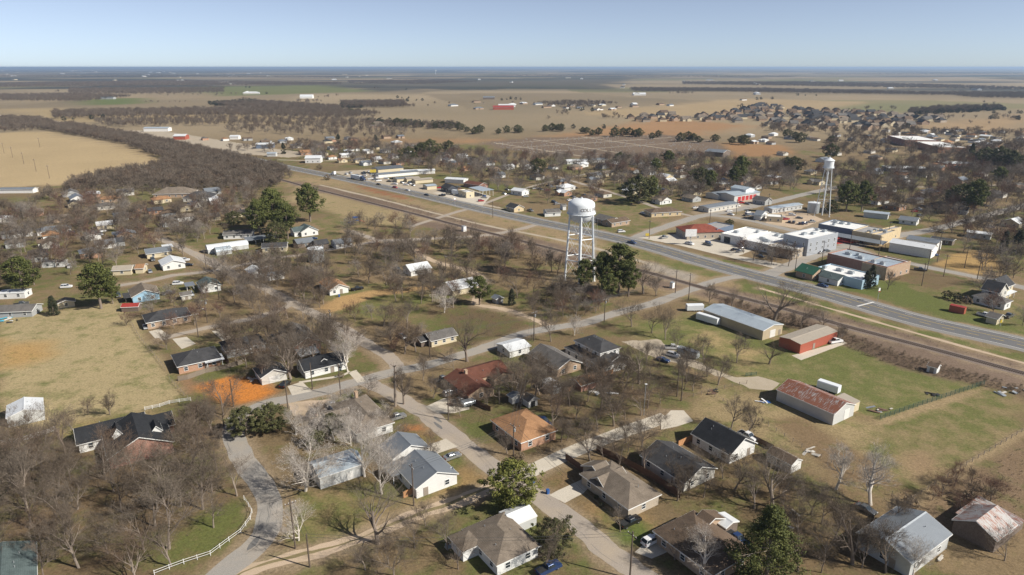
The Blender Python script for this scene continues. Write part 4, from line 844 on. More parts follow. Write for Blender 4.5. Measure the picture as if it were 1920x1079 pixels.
# --- north side of the highway
H('cream metal warehouse with slate-blue roof and yellow shutters', E((714, 330), (752, 323), 17, 32, 5, 1.4, wall='w_cream', cover='r_dkmet', wsp=9, notrim=True), name='warehouse', cat='warehouse')
S('long white storage row with roll-up doors behind the warehouse', E((718, 337), (776, 325), 8, 32, 3, .8, wall='w_paint', cover='r_grmet', win=False, notrim=True), name='storage_units', cat='storage units')
S('white storage row with a dozen roll-up doors', E((752, 328), (816, 326), 8, 15, 3, .8, wall='w_paint', cover='r_whmet', win=False, garage={'f': [(q, 2., 2.2) for q in (-18, -14, -10, -6, -2, 2, 6, 10, 14)]}, notrim=True), name='storage_units', cat='storage units')
for lab, a, b_, cv_ in (('cream storage row nearest the highway sign', (749, 344), (772, 338), 'r_grmet'), ('second cream storage row with tan doors', (766, 343), (785, 339), 'r_tanmet'), ('third cream storage row beside the dark gabled shop', (785, 347), (806, 340), 'r_tanmet'), ('low pale storage shed on the grass beside the highway', (803, 357), (817, 354), 'r_bluem')):
    S(lab, E(a, b_, 9, 30, 2.9, .6, wall='w_cream', cover=cv_, win=False, notrim=True), name='storage_units', cat='storage units')
H('dark blue gabled shop with steep roof beside the fuel station', R((833, 344), (852, 347), 9, 'A', 3.2, 2.6, wall='w_black', cover='r_dark', notrim=True), name='shop', cat='shop')
H('fuel station with blue-edged flat canopy and cream shop', E((868, 370), (896, 372), 14, 'B', 4.5, 0, 'flat', 'w_cream', 'r_memb', wsp=4), E((880, 363), (905, 370), 10, 'A', 4.6, .2, 'shed', cover='r_bluem', open=True), name='fuel_station', cat='fuel station')
S('row of white awnings and trailers behind the fuel station', R((840, 332), (872, 335), 10, -20, 3.4, .8, wall='w_paint', cover='r_whmet', win=False), name='awning', cat='awning')
H('brown-roofed shop with white fascia north of the fuel station', R((872, 340), (912, 342), 11, -40, 3.2, 1.4, wall='w_brick', cover='r_redbr'), name='shop', cat='shop')
H('orange-walled bungalow with dark roof beside the highway', R((953, 381), (978, 384), 8, 'A', 2.8, 2.0, wall='w_yellow', cover='r_dark'))
H('long white bungalow with grey roof and open garage by the highway', R((1020, 391), (1050, 393), 9, 15, 2.8, 1.5, wall='w_white', cover='r_grey', garage={'f': (-5., 3., 2.2)}), S and R((1050, 381), (1062, 384), 6, 15, 3.2, .8, wall='w_white', cover='r_grey', win=False))
H('white stucco house behind the orange-walled bungalow', R((965, 352), (985, 355), 9, -40, 3.4, 1.4, wall='w_white', cover='r_whmet'))
H('tan brick bungalow with brown roof behind the tall white water tower', R((1120, 402), (1160, 408), 10, 'A', 2.8, 1.8, wall='w_tan', cover='r_grey'), R((1140, 412), (1170, 406), 9, 'B', 2.8, 1.6, wall='w_tan', cover='r_brown'))
H('long orange-tan bungalow with brown hip roof at the side street corner', R((1228, 392), (1258, 388), 11, 15, 2.9, 2.0, 'hip', 'w_yellow', 'r_brown'))
H('white canopy house near the cemetery edge', R((1062, 300), (1100, 298), 12, 10, 3, 1.2, wall='w_white', cover='r_whmet'))
H('second white-roofed house near the cemetery edge', R((1106, 297), (1136, 296), 12, 10, 3, 1.2, wall='w_white', cover='r_grmet'))
S('cyan-doored metal hall with long grey roof beyond the cemetery oaks', R((1330, 279), (1362, 282), 18, -40, 5, 2, wall='w_wood', cover='r_grmet', win=False), name='hall', cat='hall')
H('sprawling school with white flat roofs and red brick walls', E((1690, 273), (1765, 277), 60, -8, 8, 0, 'flat', 'w_brick', 'r_memb', wsp=8), E((1760, 288), (1812, 288), 70, -8, 7, 0, 'flat', 'w_orange', 'r_memb', wsp=8), name='school', cat='school')
S('long low school annex with pale roof and dark windows', E((1664, 322), (1738, 324), 16, -5, 3.6, .6, wall='w_dkblue', cover='r_whmet', wsp=6), name='school_annex', cat='school')
S('long flat pale roof beyond the eastern evergreens', R((1765, 304), (1812, 303), 16, 5, 3.4, .8, wall='w_brick', cover='r_whmet'), name='hall', cat='hall')
H('mobile home with white roof behind the eastern bare trees', R((1815, 432), (1860, 437), 7, -40, 3, .6, wall='w_metal', cover='r_whmet'), name='mobile_home', cat='mobile home')
H('dark-roofed house under the great eastern evergreen', R((1790, 385), (1815, 390), 10, -40, 2.8, 1.8, wall='w_grey', cover='r_dark'))
S('red barn with long open sheds in the far plain', R((925, 199), (962, 198), 16, 5, 6, 3, wall='w_red', cover='r_redmet', win=False), R((935, 196), (965, 195), 16, 5, 5, 2, wall='w_paint', cover='r_whmet', win=False), name='barn', cat='barn')
S('grey hay barn with open front in the far plain', R((906, 181), (927, 181), 18, 5, 6, 3, wall='w_wood', cover='r_grmet', win=False), name='barn', cat='barn')
S('long dark-roofed poultry barn beside the green far field', R((188, 182), (214, 182), 20, 5, 5, 2, wall='w_grey', cover='r_dkmet', win=False), name='barn', cat='barn')
S('white domed fabric barn in the distant western plain', R((566, 177), (584, 178), 26, 5, 4, 8, 'quonset', 'w_paint', 'r_whmet', win=False), name='barn', cat='barn')
S('red barn with white roof beyond the wooded belt', E((324, 263), (349, 262), 16, 5, 5, 2, wall='w_red', cover='r_whmet', win=False), name='barn', cat='barn')
S('long white shed row beyond the wooded belt', E((270, 247), (315, 247), 14, 3, 5, 1.4, wall='w_paint', cover='r_bluem', win=False), name='metal_shed', cat='shed')
S('white metal shed on the gravel yards beyond the wooded belt', E((428, 263), (450, 261), 12, 5, 4, 1.4, wall='w_paint', cover='r_whmet', win=False), name='metal_shed', cat='shed')
S('shop with blue front, white roof and yellow wall beyond the wooded belt', E((482, 278), (510, 280), 16, 10, 5, 1.2, wall='w_dkblue', cover='r_whmet', win=False), name='shop', cat='shop')
S('small pale shed alone on the slope beyond the wooded belt', E((501, 294), (517, 294), 8, 5, 3.4, 1, wall='w_metal', cover='r_bluem', win=False))
H('tall white house with pale roofs beside the far highway bend', R((574, 292), (602, 292), 14, 5, 5, 2, wall='w_white', cover='r_whmet'))
H('tan-brown house with broad hip roof in front of the wooded belt', R((306, 352), (350, 350), 16, 8, 3, 4, 'hip', 'w_tan', 'r_taupe'))
H('dark charcoal hip-roofed house beside the broad brown-roofed one', R((360, 360), (388, 358), 15, 8, 3, 3.6, 'hip', 'w_pale', 'r_dark'))
H('big new house with steep dark roof in the northern plain', R((700, 228), (715, 228), 16, 5, 4, 6, 'hip', 'w_tan', 'r_taupe'))
S('white longhouse shed at the far-left field corner', R((0, 353), (68, 351), 7, 3, 3.2, .8, wall='w_paint', cover='r_grmet', win=False), name='metal_shed', cat='shed')
for lab, p, wl_, rf_, ax_ in (
    ('white cottage with pale roof among the western bare trees', (100, 424), 'w_white', 'r_grmet', 'B'), ('tiny white chapel-like shed on the western lawn', (172, 434), 'w_white', 'r_grey', 'A'), ('long pale roofed house west of the chapel-like shed', (195, 415), 'w_cream', 'r_whmet', 'B'),
    ('grey tin-roofed cottage beside the russet thicket', (196, 450), 'w_white', 'r_grmet', 'B'), ('charcoal-roofed house behind the russet thicket', (218, 446), 'w_grey', 'r_dark', 'B'), ('tan brick house with hip roof by the western street', (205, 368), 'w_tan', 'r_tan', 'B'),
    ('pink brick house with brown roof in the western rows', (262, 384), 'w_orange', 'r_brown', 'B'), ('cream house with steep porch gable in the western rows', (348, 384), 'w_cream', 'r_taupe', 'A'), ('charcoal-roofed long brick house in the western rows', (290, 389), 'w_orange', 'r_dark', 'B'),
    ('white house with tan roof below the western rows', (340, 401), 'w_white', 'r_taupe', 'B'), ('grey-roofed house left of the dark evergreen cluster', (398, 400), 'w_cream', 'r_grey', 'B'), ('slate-roofed house behind the dark evergreen cluster', (455, 393), 'w_cream', 'r_dark', 'B'), ('taupe-roofed house near the tan pasture corner', (440, 385), 'w_tan', 'r_taupe', 'B'),
    ('long low tan house on the western lawn', (112, 403), 'w_tan', 'r_taupe', 'B'), ('dark shed-like house at the western edge', (70, 470), 'w_grey', 'r_dark', 'A'), ('pale cottage deep in the western trees', (30, 430), 'w_white', 'r_grey', 'B'), ('white cottage near the russet bushes by the pasture', (640, 448), 'w_white', 'r_grmet', 'B'), ('dark tin hut beside the white cottage near the pasture', (600, 450), 'w_wood', 'r_dark', 'B'), ('grey hut with open front near the round tank', (568, 447), 'w_wood', 'r_grmet', 'B')):
    r_ = random.Random(lab); Lp = r_.uniform(7, 11)
    x, y = G(*p, 4); pa = P(x - Lp / 2 * math.cos(AX[ax_]), y - Lp / 2 * math.sin(AX[ax_]), 4.); pb = P(x + Lp / 2 * math.cos(AX[ax_]), y + Lp / 2 * math.sin(AX[ax_]), 4.)
    H(lab, R(pa, pb, r_.uniform(7, 9.5), ax_, 2.7, 1.6, 'hip' if r_.random() < .35 else 'gable', wl_, rf_), detail=1)

# --- filler houses of the outer town, each its own thing
def clear(x, y, rad, k=1.):
    for ox, oy, r in OCC:
        if (x - ox) ** 2 + (y - oy) ** 2 < (r * k + rad) ** 2: return False
    for c, w in ROADS:
        if np.min((c[:, 0] - x) ** 2 + (c[:, 1] - y) ** 2) < (w + rad + .5) ** 2: return False
    return True
def inside(px, py, poly):
    c = False; n_ = len(poly)
    for i in range(n_):
        (ax, ay), (bx, by) = poly[i], poly[(i + 1) % n_]
        if (ay > py) != (by > py) and px < (bx - ax) * (py - ay) / (by - ay) + ax: c = not c
    return c
def scatter(poly, num, rnd, rad, tries=40, k=1.):
    """even spread over the ground inside a pixel polygon"""
    wp = wpoly(poly); xs = [p[0] for p in wp]; ys = [p[1] for p in wp]; out = []
    for i in range(num * tries):
        if len(out) >= num: break
        x, y = rnd.uniform(min(xs), max(xs)), rnd.uniform(min(ys), max(ys))
        if inside(x, y, wp) and clear(x, y, rad if k == 1 else .6, k) and all((x - a) ** 2 + (y - b) ** 2 > (2 * rad) ** 2 for a, b in out): out.append((x, y))
    return out
WN = {'w_white': 'white', 'w_cream': 'cream', 'w_tan': 'tan brick', 'w_brick': 'red brick', 'w_grey': 'grey', 'w_buff': 'buff brick', 'w_orange': 'orange brick', 'w_pale': 'pale'}
RNM = {'r_grey': 'grey', 'r_dark': 'charcoal', 'r_brown': 'brown', 'r_taupe': 'taupe', 'r_whmet': 'white metal', 'r_grmet': 'grey metal', 'r_tan': 'tan-orange', 'r_black': 'black', 'r_rusty': 'rusty metal', 'r_redbr': 'red-brown'}
FILL = []
def filler(poly, num, where, seed, walls, roofs, size=(8, 13), wid=(7, 10), detail=0, rad=8.5, rise=None, hds=('A', 'B'), eave=2.8):
    rnd = random.Random(seed)
    for x, y in scatter(poly, num, rnd, rad):
        wl_, rf_ = rnd.choice(walls), rnd.choice(roofs); L = rnd.uniform(*size); wd = rnd.uniform(*wid); ax_ = rnd.choice(hds)
        th = (AX[ax_] if isinstance(ax_, str) else math.radians(ax_)) + rnd.uniform(-.06, .06)
        g = Wing(); g.__dict__.update(L=L, W=wd, eave=eave, rise=wd * .5 * (rise or rnd.uniform(.35, .5)), roof='hip' if rnd.random() < .4 else 'gable', wall=wl_, cover=rf_, c=np.array([x, y]), hd=th); g.k = dict(notrim=True, novent=True)
        ws = [g]
        if rnd.random() < .5:
            e = Wing(); e.__dict__.update(g.__dict__); e.k = dict(notrim=True, novent=True, win=False); e.L = wd * .9; e.W = L * .5; e.rise = e.W * .5 * .45; e.hd = th + math.pi / 2; off = rnd.choice((-1, 1)) * L * .22
            e.c = np.array([x + off * math.cos(th) - 2.2 * math.sin(th) * -1, y + off * math.sin(th) - 2.2 * math.cos(th)]); ws.append(e)
        lab = '%s house with %s roof %s' % (WN[wl_], RNM[rf_], where)
        for g in ws: OCC.append((g.c[0], g.c[1], math.hypot(g.L, g.W) / 2 * .7))
        FILL.append((max(L, wd) / math.hypot(x, y), lab, ws, detail))
OLDW = ['w_white', 'w_cream', 'w_tan', 'w_white', 'w_grey', 'w_pale', 'w_orange']; OLDR = ['r_grey', 'r_dark', 'r_brown', 'r_taupe', 'r_whmet', 'r_grmet', 'r_tan']
filler([(560, 285), (700, 285), (860, 292), (1000, 318), (930, 335), (800, 322), (700, 312), (560, 305)], 34, 'in the blocks behind the highway shops', 1, OLDW, OLDR, detail=1)
filler([(1000, 320), (1150, 305), (1330, 310), (1480, 340), (1420, 360), (1290, 378), (1200, 395), (1080, 375), (1000, 345)], 54, 'under the trees south of the cemetery', 2, OLDW, OLDR, detail=1)
filler([(1500, 320), (1640, 318), (1900, 310), (1920, 430), (1760, 420), (1600, 385), (1500, 360)], 34, 'in the wooded eastern blocks', 3, OLDW, OLDR, detail=1)
filler([(0, 375), (150, 362), (420, 360), (470, 395), (300, 440), (200, 480), (0, 530)], 20, 'scattered through the wooded western blocks', 4, OLDW, OLDR, detail=1)
filler([(380, 262), (560, 262), (760, 258), (820, 285), (600, 285), (430, 275)], 26, 'beyond the wooded belt along the far highway', 5, OLDW, OLDR)
filler([(1400, 255), (1560, 252), (1720, 262), (1640, 300), (1500, 305), (1420, 290)], 22, 'between the brown field and the school', 6, OLDW, OLDR)
filler([(1640, 245), (1920, 248), (1920, 290), (1820, 285), (1700, 262)], 50, 'on the far eastern edge beyond the school', 7, OLDW, OLDR + ['r_dark'])
SUBW = ['w_tan', 'w_buff', 'w_cream', 'w_tan']; SUBR = ['r_brown', 'r_dark', 'r_taupe', 'r_grey']
filler([(1180, 222), (1260, 212), (1300, 220), (1370, 212), (1430, 196), (1480, 205), (1640, 213), (1795, 226), (1740, 234), (1640, 246), (1500, 243), (1400, 232), (1290, 230), (1190, 229)], 175, 'in the new subdivision at the plain edge', 8, SUBW, SUBR, (13, 19), (11, 14), 0, 9.5, .75, (0, 90, 10, -80), 4.2)
filler([(0, 130), (640, 140), (1250, 150), (1920, 150), (1920, 185), (1500, 180), (1100, 185), (640, 180), (0, 180)], 80, 'far out on the northern plain', 9, ['w_white', 'w_cream', 'w_pale'], ['r_whmet', 'r_grmet', 'r_whmet', 'r_grey'], (20, 60), (14, 24), 0, 30, None, (0, 10, 80), 5)
filler([(820, 188), (1000, 195), (1250, 195), (1400, 188), (1300, 200), (1050, 212), (820, 205)], 22, 'on the farms of the middle plain', 10, ['w_white', 'w_tan', 'w_cream'], ['r_whmet', 'r_grmet', 'r_brown'], (12, 26), (9, 14), 0, 14)

FILL.sort(key=lambda t: -t[0]); nh = sum(1 for o in COL.objects if o.get('category') == 'house'); KEEP = max(0, 296 - nh)
for _, lab, ws, detail in FILL[:KEEP]:
    k0 = len(OCC); bld('house', lab, 'house', ws, detail, lab); del OCC[k0:]
# the farthest specks of houses, too many and too small to tell apart
fm = MB(); fmats = sorted({m_ for t in FILL[KEEP:] for g in t[2] for m_ in (g.wall, g.cover)}); fi = {m_: i for i, m_ in enumerate(fmats)}
for _, lab, ws, detail in FILL[KEEP:]:
    for g in ws:
        k0 = len(fm.v); L, Wd, e, r = g.L, g.W, g.eave, g.rise; fm.box(-L / 2, L / 2, -Wd / 2, Wd / 2, 0, e, fi[g.wall])
        x, y = L / 2 + .4, Wd / 2 + .4; rl = L / 2 - Wd * .45 if g.roof == 'hip' else x
        rl = max(rl, .3); B4 = [(-x, -y, e + .02), (x, -y, e + .02), (x, y, e + .02), (-x, y, e + .02)]; q, w_ = (-rl, 0, e + r), (rl, 0, e + r); c_ = fi[g.cover]
        fm.quad(B4[0], B4[1], w_, q, c_); fm.quad(B4[2], B4[3], q, w_, c_); fm.poly([B4[1], B4[2], w_], c_); fm.poly([B4[3], B4[0], q], c_)
        ca, sa = math.cos(g.hd), math.sin(g.hd)
        for i in range(k0, len(fm.v)): vx, vy, vz = fm.v[i]; fm.v[i] = (g.c[0] + vx * ca - vy * sa, g.c[1] + vx * sa + vy * ca, vz)
tag(fm.build('distant_houses', [M[m_] for m_ in fmats]), 'specks of distant houses and barns scattered over the plain', 'houses', kind='stuff')
# ------------------------------------------------------------------ water towers and tanks
def letter_mesh(ch, h):
    cu = bpy.data.curves.new('letter', 'FONT'); cu.body = ch; cu.size = h * 1.4; cu.align_x = 'CENTER'; cu.extrude = .02; cu.resolution_u = 2; cu.offset = .05
    t = bpy.data.objects.new('letter_source', cu); COL.objects.link(t); dg = bpy.context.evaluated_depsgraph_get()
    me = bpy.data.meshes.new_from_object(t.evaluated_get(dg)); bpy.data.objects.remove(t); me.name = 'letter'; me.materials.clear(); me.materials.append(M['letter']); return me
tx, ty = G(1086, 523); OCC.append((tx, ty, 5))
tw = empty('water_tower', tx, ty); tag(tw, 'tall white water tower with domed tank and straight legs beside the railway', 'water tower')
prof = [(0.01, 27.2), (2.0, 27.3), (4.0, 28.0), (5.4, 29.4), (6.1, 31.2), (6.2, 31.9), (6.2, 35.9), (5.95, 36.7), (5.1, 37.5), (3.5, 38.15), (1.6, 38.5), (.01, 38.6)]
mb = MB(); mb.lathe(prof, 40); tk = mb.build('tank', M['tank'], tw, smooth=True)
mb = MB(); mb.lathe([(6.2, 31.65), (6.75, 31.7), (6.75, 31.85), (6.2, 31.9)], 40); mb.build('walkway', M['tank'], tw)
for i in range(20):
    a = i * math.pi / 10; mb = MB(); mb.tube((6.68 * math.cos(a), 6.68 * math.sin(a), 31.85), (6.68 * math.cos(a), 6.68 * math.sin(a), 32.8), .035, .035, 4); mb.build('rail_post', M['tank'], tk)
mb = MB()
for zz in (32.35, 32.8): mb.lathe([(6.66, zz - .03), (6.7, zz - .03), (6.7, zz + .03), (6.66, zz + .03), (6.66, zz - .03)], 40)
mb.build('guard_rail', M['tank'], tw)
mb = MB(); mb.tube((0, 0, 38.4), (0, 0, 39.2), .35, .35, 8, cap=True); mb.build('vent', M['tank'], tk)
mb = MB(); mb.tube((0, 0, 0), (0, 0, 27.4), .75, .75, 12); mb.build('riser_pipe', M['tank'], tw)
LA = [math.radians(25 + 60 * i) for i in range(6)]
def legp(a, z, top=30.6, rb=7.9, rt=6.05): r = rb + (rt - rb) * z / top; return (r * math.cos(a), r * math.sin(a), z)
for a in LA:
    mb = MB(); mb.tube(legp(a, 0), legp(a, 31.6), .46, .42, 10); mb.build('leg', M['tank'], tw)
    mb = MB(); p = legp(a, 0); mb.box(p[0] - .8, p[0] + .8, p[1] - .8, p[1] + .8, -.2, .3); mb.build('footing', M['conc'], tw)
for i in range(6):
    a, b_ = LA[i], LA[(i + 1) % 6]
    for z in (10.2, 20.4):
        mb = MB(); mb.tube(legp(a, z), legp(b_, z), .22, .22, 6); mb.build('strut', M['tank'], tw)
    for z0, z1 in ((.5, 10.2), (10.2, 20.4), (20.4, 30.2)):
        mb = MB(); mb.tube(legp(a, z0), legp(b_, z1), .06, .06, 4); mb.tube(legp(b_, z0), legp(a, z1), .06, .06, 4); mb.build('brace_rod', M['tank'], tw)
for z in (10.2, 20.4):
    for i in range(3):
        mb = MB(); mb.tube(legp(LA[2 * i], z), (0, 0, z), .05, .05, 4); mb.build('tie_rod', M['tank'], tw)
mb = MB(); p = legp(LA[5], 0)
for sgn in (-.22, .22): mb.tube((p[0] + .6 + sgn, p[1], 0), (6.9 * math.cos(LA[5]) + sgn, 6.9 * math.sin(LA[5]), 31), .04, .04, 4)
for i in range(60): mb.tube((p[0] + .4, p[1], .5 * i + .3), (p[0] + .8, p[1], .5 * i + .3), .025, .025, 4)
mb.build('ladder', M['tank'], tw)
view = math.atan2(-ty, -tx)
for i, ch in enumerate('COLLINSVILLE'):
    a = view + math.radians(4 + i * 12.5); o = inst('letter', letter_mesh(ch, 1.5), tw, (6.235 * math.cos(a), 6.235 * math.sin(a), 33.5)); o.rotation_euler = (math.pi / 2, 0, a + math.pi / 2)

tx, ty = G(1541, 404); OCC.append((tx, ty, 5))
t2 = empty('water_tower', tx, ty); tag(t2, 'old slender water tower with conical roof and splayed lattice legs', 'water tower')
mb = MB(); mb.lathe([(.01, 30.2), (1.3, 30.4), (2.4, 31.2), (3.0, 32.4), (3.0, 37.0), (.01, 37.0)], 28); tk2 = mb.build('tank', M['tank'], t2, smooth=False)
mb = MB(); mb.lathe([(3.4, 36.9), (3.4, 37.02), (.5, 38.9), (.01, 39.1)], 28); mb.build('conical_roof', M['tank'], t2)
mb = MB(); mb.tube((0, 0, 38.8), (0, 0, 39.8), .25, .12, 8, cap=True); mb.build('finial', M['tank'], tk2)
mb = MB(); mb.lathe([(3.0, 32.2), (3.7, 32.2), (3.7, 32.35), (3.0, 32.35)], 28); mb.lathe([(3.66, 33.2), (3.7, 33.2), (3.7, 33.3), (3.66, 33.3)], 28); mb.build('walkway', M['tank'], t2)
mb = MB(); mb.tube((0, 0, 0), (0, 0, 30.4), .45, .45, 10); mb.build('riser_pipe', M['tank'], t2)
LB = [math.radians(20 + 90 * i) for i in range(4)]
lg = lambda a, z: legp(a, z, 32.3, 6.6, 2.9)
for a in LB: mb = MB(); mb.tube(lg(a, 0), lg(a, 32.6), .24, .2, 8); mb.build('leg', M['tank'], t2); mb = MB(); p = lg(a, 0); mb.box(p[0] - .6, p[0] + .6, p[1] - .6, p[1] + .6, -.2, .3); mb.build('footing', M['conc'], t2)
for i in range(4):
    a, b_ = LB[i], LB[(i + 1) % 4]
    for z in (10, 20.5): mb = MB(); mb.tube(lg(a, z), lg(b_, z), .13, .13, 6); mb.build('strut', M['tank'], t2)
    for z0, z1 in ((.5, 10), (10, 20.5), (20.5, 31)): mb = MB(); mb.tube(lg(a, z0), lg(b_, z1), .035, .035, 4); mb.tube(lg(b_, z0), lg(a, z1), .035, .035, 4); mb.build('brace_rod', M['tank'], t2)
def round_tank(px, py, r, h, label, mat='galv'):
    x, y = G(px, py); o = empty('storage_tank', x, y); tag(o, label, 'tank'); OCC.append((x, y, r + 1))
    m_ = MB(); m_.lathe([(r, 0), (r, h)], 32); m_.build('shell', M[mat], o)
    m_ = MB(); m_.lathe([(r + .12, h - .05), (r + .12, h + .05), (r * .5, h + .45), (.01, h + .7)], 32); m_.build('roof', M['tank'], o)
    for k in range(1, 4):
        m_ = MB(); m_.lathe([(r + .01, h * k / 4 - .04), (r + .05, h * k / 4 - .04), (r + .05, h * k / 4 + .04), (r + .01, h * k / 4 + .04)], 32); m_.build('hoop', M[mat], o)
    m_ = MB(); m_.tube((r + .25, 0, 0), (r + .25, 0, h), .05, .05, 4); m_.tube((r + .25, .4, 0), (r + .25, .4, h), .05, .05, 4); m_.build('ladder', M[mat], o)
    m_ = MB(); m_.tube((0, 0, h + .5), (0, 0, h + 1.1), .25, .3, 8, cap=True); m_.build('hatch', M['tank'], o)
round_tank(593, 490, 4.0, 7.0, 'round grey ground tank with pale roof beside the narrow lane')
round_tank(1524, 399, 3.9, 7.0, 'round blue-grey ground tank beside the old slender water tower')
# far water tower on the horizon
fx, fy = G(817, 140); fo = empty('water_tower', fx, fy); tag(fo, 'tiny white water tower far away on the plain', 'water tower')
mb = MB(); mb.lathe([(4, 0), (2.6, 8), (2.6, 38), (9, 44), (11, 50), (9, 56), (.1, 58)], 16); mb.build('column', M['tank'], fo, smooth=True)

# ------------------------------------------------------------------ poles and wires
def pole_set():
    m_ = MB(); m_.tube((0, 0, -.3), (0, 0, 10.5), .19, .13, 8, cap=True); pm = m_.mesh('pole', M['pole'])
    m_ = MB(); m_.box(-1.2, 1.2, -.21, -.10, 9.7, 9.85); cm = m_.mesh('crossarm', M['pole'])
    m_ = MB()
    for q in (-1.05, -.4, .4, 1.05): m_.tube((q, -.155, 9.852), (q, -.155, 10.05), .06, .045, 6, cap=True)
    im = m_.mesh('insulators', M['signw'])
    m_ = MB(); m_.lathe([(.01, 8.2), (.27, 8.22), (.27, 9.05), (.15, 9.15), (.01, 9.18)], 12, cx=.45); tm = m_.mesh('transformer', M['galv']); return pm, cm, im, tm
PM = pole_set(); POLEPOS = {}
def pole(key, px, py, h, label, rz=0., tr=False, group=None, arm=True, lean=0.):
    x, y = G(px, py); o = empty('utility_pole', x, y, 0, rz); o.scale = (1, 1, h / 10.5); o.rotation_euler = (0, lean, rz); tag(o, label, 'utility pole', group); POLEPOS[key] = (x, y, h)
    inst('pole', PM[0], o)
    if arm: inst('crossarm', PM[1], o); inst('insulator', PM[2], o)
    if tr: inst('transformer', PM[3], o)
AA, BB = AX['A'], AX['B']
pole('a', 554, 1029, 12, 'wooden utility pole beside the curved road and pale young sycamore', BB)
pole('b', 581, 1064, 8, 'short wooden pole between the dirt lane and the bare oak', BB, arm=False)
pole('c', 776, 949, 11, 'wooden utility pole at the new wood fence of the grey metal-roofed house', AA)
pole('d', 963, 856, 9.5, 'utility pole with white double crossarm before the orange brick house', AA, True)
pole('e', 841, 788, 9, 'wooden pole beside the driveway of the red-brown roofed house', AA, arm=False)
pole('f', 1181, 1085, 11, 'wooden pole on the verge below the buff brick house', AA)
pole('g', 540, 766, 9, 'wooden pole beside the light driveway of the black-roofed white house', BB, arm=False)
pole('h', 438, 763, 9, 'thin wooden pole at the near edge of the orange soil', BB, arm=False)
pole('i', 586, 730, 9, 'thin pole on the lawn of the black-roofed white house', BB, arm=False)
pole('j', 639, 743, 11, 'wooden pole at the kerb by the taupe-roofed house', BB)
pole('k', 621, 632, 11, 'leaning double wooden pole beside the worn street', AA, True, lean=.05)
pole('l', 806, 671, 9, 'wooden pole before the small cream cottage', BB)
pole('m', 1001, 640, 12, 'wooden utility pole beside the grey-brown gabled house', BB, True)
pole('n', 1133, 604, 10, 'wooden utility pole with white box beside the cross street', BB, True)
pole('o', 1291, 562, 12, 'tall utility pole beside the railway crossing road', BB)
pole('p', 1266, 550, 11, 'second tall pole beside the white signal cabinet', BB)
pole('q', 836, 512, 9, 'pole with lamp on the dirt track by the white-roofed cottage', AA)
pole('r', 372, 632, 9.5, 'wooden pole on the lane between the two charcoal hip roofs', BB)
pole('s', 389, 606, 10, 'wooden pole with transformer beside the fenced corner', BB, True)
pole('t', 387, 503, 10, 'wooden pole beside the bright white house', BB)
pole('u', 411, 562, 9, 'wooden pole behind the teal-roofed cottage', BB, arm=False)
for i, (a, b_) in enumerate([(1728, 536), (1769, 519), (1832, 524), (1808, 503), (1738, 509)]): pole('v%d' % i, a, b_, 11, 'wooden utility pole on the vacant lots below the downtown street', AA, group='poles on the downtown lots')
pole('w', 1490, 514, 12, 'utility pole at the corner of the dark green shop', AA)
pole('x', 924, 408, 11, 'wooden pole on the verge between railway and highway', AA)
pole('y', 1269, 744, 9, 'left one of twin bare poles in the middle yard', 0, arm=False)
pole('z', 1277, 752, 9, 'right one of twin bare poles in the middle yard', 0, arm=False)
for i, (a, b_) in enumerate([(1647, 480), (1664, 450), (1757, 492), (1760, 470), (1380, 404), (1217, 448), (1330, 425), (1541, 490), (1593, 467), (1440, 392)]): pole('aa%d' % i, a, b_, 11, 'utility pole standing along the downtown streets', AA, group='downtown street poles')
for i, (a, b_) in enumerate([(8, 288), (24, 296), (45, 308), (68, 322), (75, 277), (93, 335), (510, 322), (600, 300), (465, 360), (432, 355)]): pole('ab%d' % i, a, b_, 12, 'thin distant pole standing by the pale western field', 0.3, group='poles of the western field')
def wire(keys, label, n_=3):
    o = None
    for q in range(n_):
        m_ = MB()
        for k0, k1 in zip(keys[:-1], keys[1:]):
            a, b_ = POLEPOS[k0], POLEPOS[k1]; d = np.array([b_[0] - a[0], b_[1] - a[1]]); L = np.hypot(*d); nn = np.array([-d[1], d[0]]) / L * (q - (n_ - 1) / 2) * .9
            pr = None
            for i in range(9):
                t = i / 8; p = (a[0] + d[0] * t + nn[0], a[1] + d[1] * t + nn[1], (a[2] * .955) * (1 - t) + (b_[2] * .955) * t - L * .018 * 4 * t * (1 - t))
                if pr: m_.tube(pr, p, .03, .03, 3)
                pr = p
        if o is None: o = empty('power_line', *POLEPOS[keys[0]][:2]); tag(o, label, 'power line')
        m_.v = [(v[0] - o.location[0], v[1] - o.location[1], v[2]) for v in m_.v]; m_.build('wire', M['wire'], o)
wire(['j', 'g', 'h'], 'low line from the kerb pole past the orange soil', 2); wire(['r', 's', 't'], 'line linking the poles above the charcoal hip roofs', 2); wire(['d', 'e', 'j'], 'line along the worn asphalt street', 2); wire(['f', 'd'], 'line dropping to the verge below the buff brick house', 2); wire(['c', 'd', 'm', 'o'], 'power line from the grey metal-roofed house past the double crossarm pole'); wire(['l', 'k', 's'], 'power line along the worn upper street'); wire(['a', 'b', 'f'], 'power line across the dirt lane and bare yards', 2); wire(['l', 'n', 'p'], 'power line along the cross street to the crossing'); wire(['w', 'v0', 'v1', 'v2'], 'power line over the downtown lots', 2)
# steel yard lamps
def yard_lamp(px, py, h, label):
    x, y = G(px, py); o = empty('lamp_post', x, y); tag(o, label, 'lamp post')
    m_ = MB(); m_.tube((0, 0, -.2), (0, 0, h), .11, .08, 8, cap=True); m_.build('post', M['galv'], o)
    m_ = MB(); m_.box(-.25, .45, -.18, .18, h, h + .22); m_.build('lamp_head', M['signw'], o)
yard_lamp(1207, 779, 9.8, 'slim grey yard lamp post beside the long concrete drive')

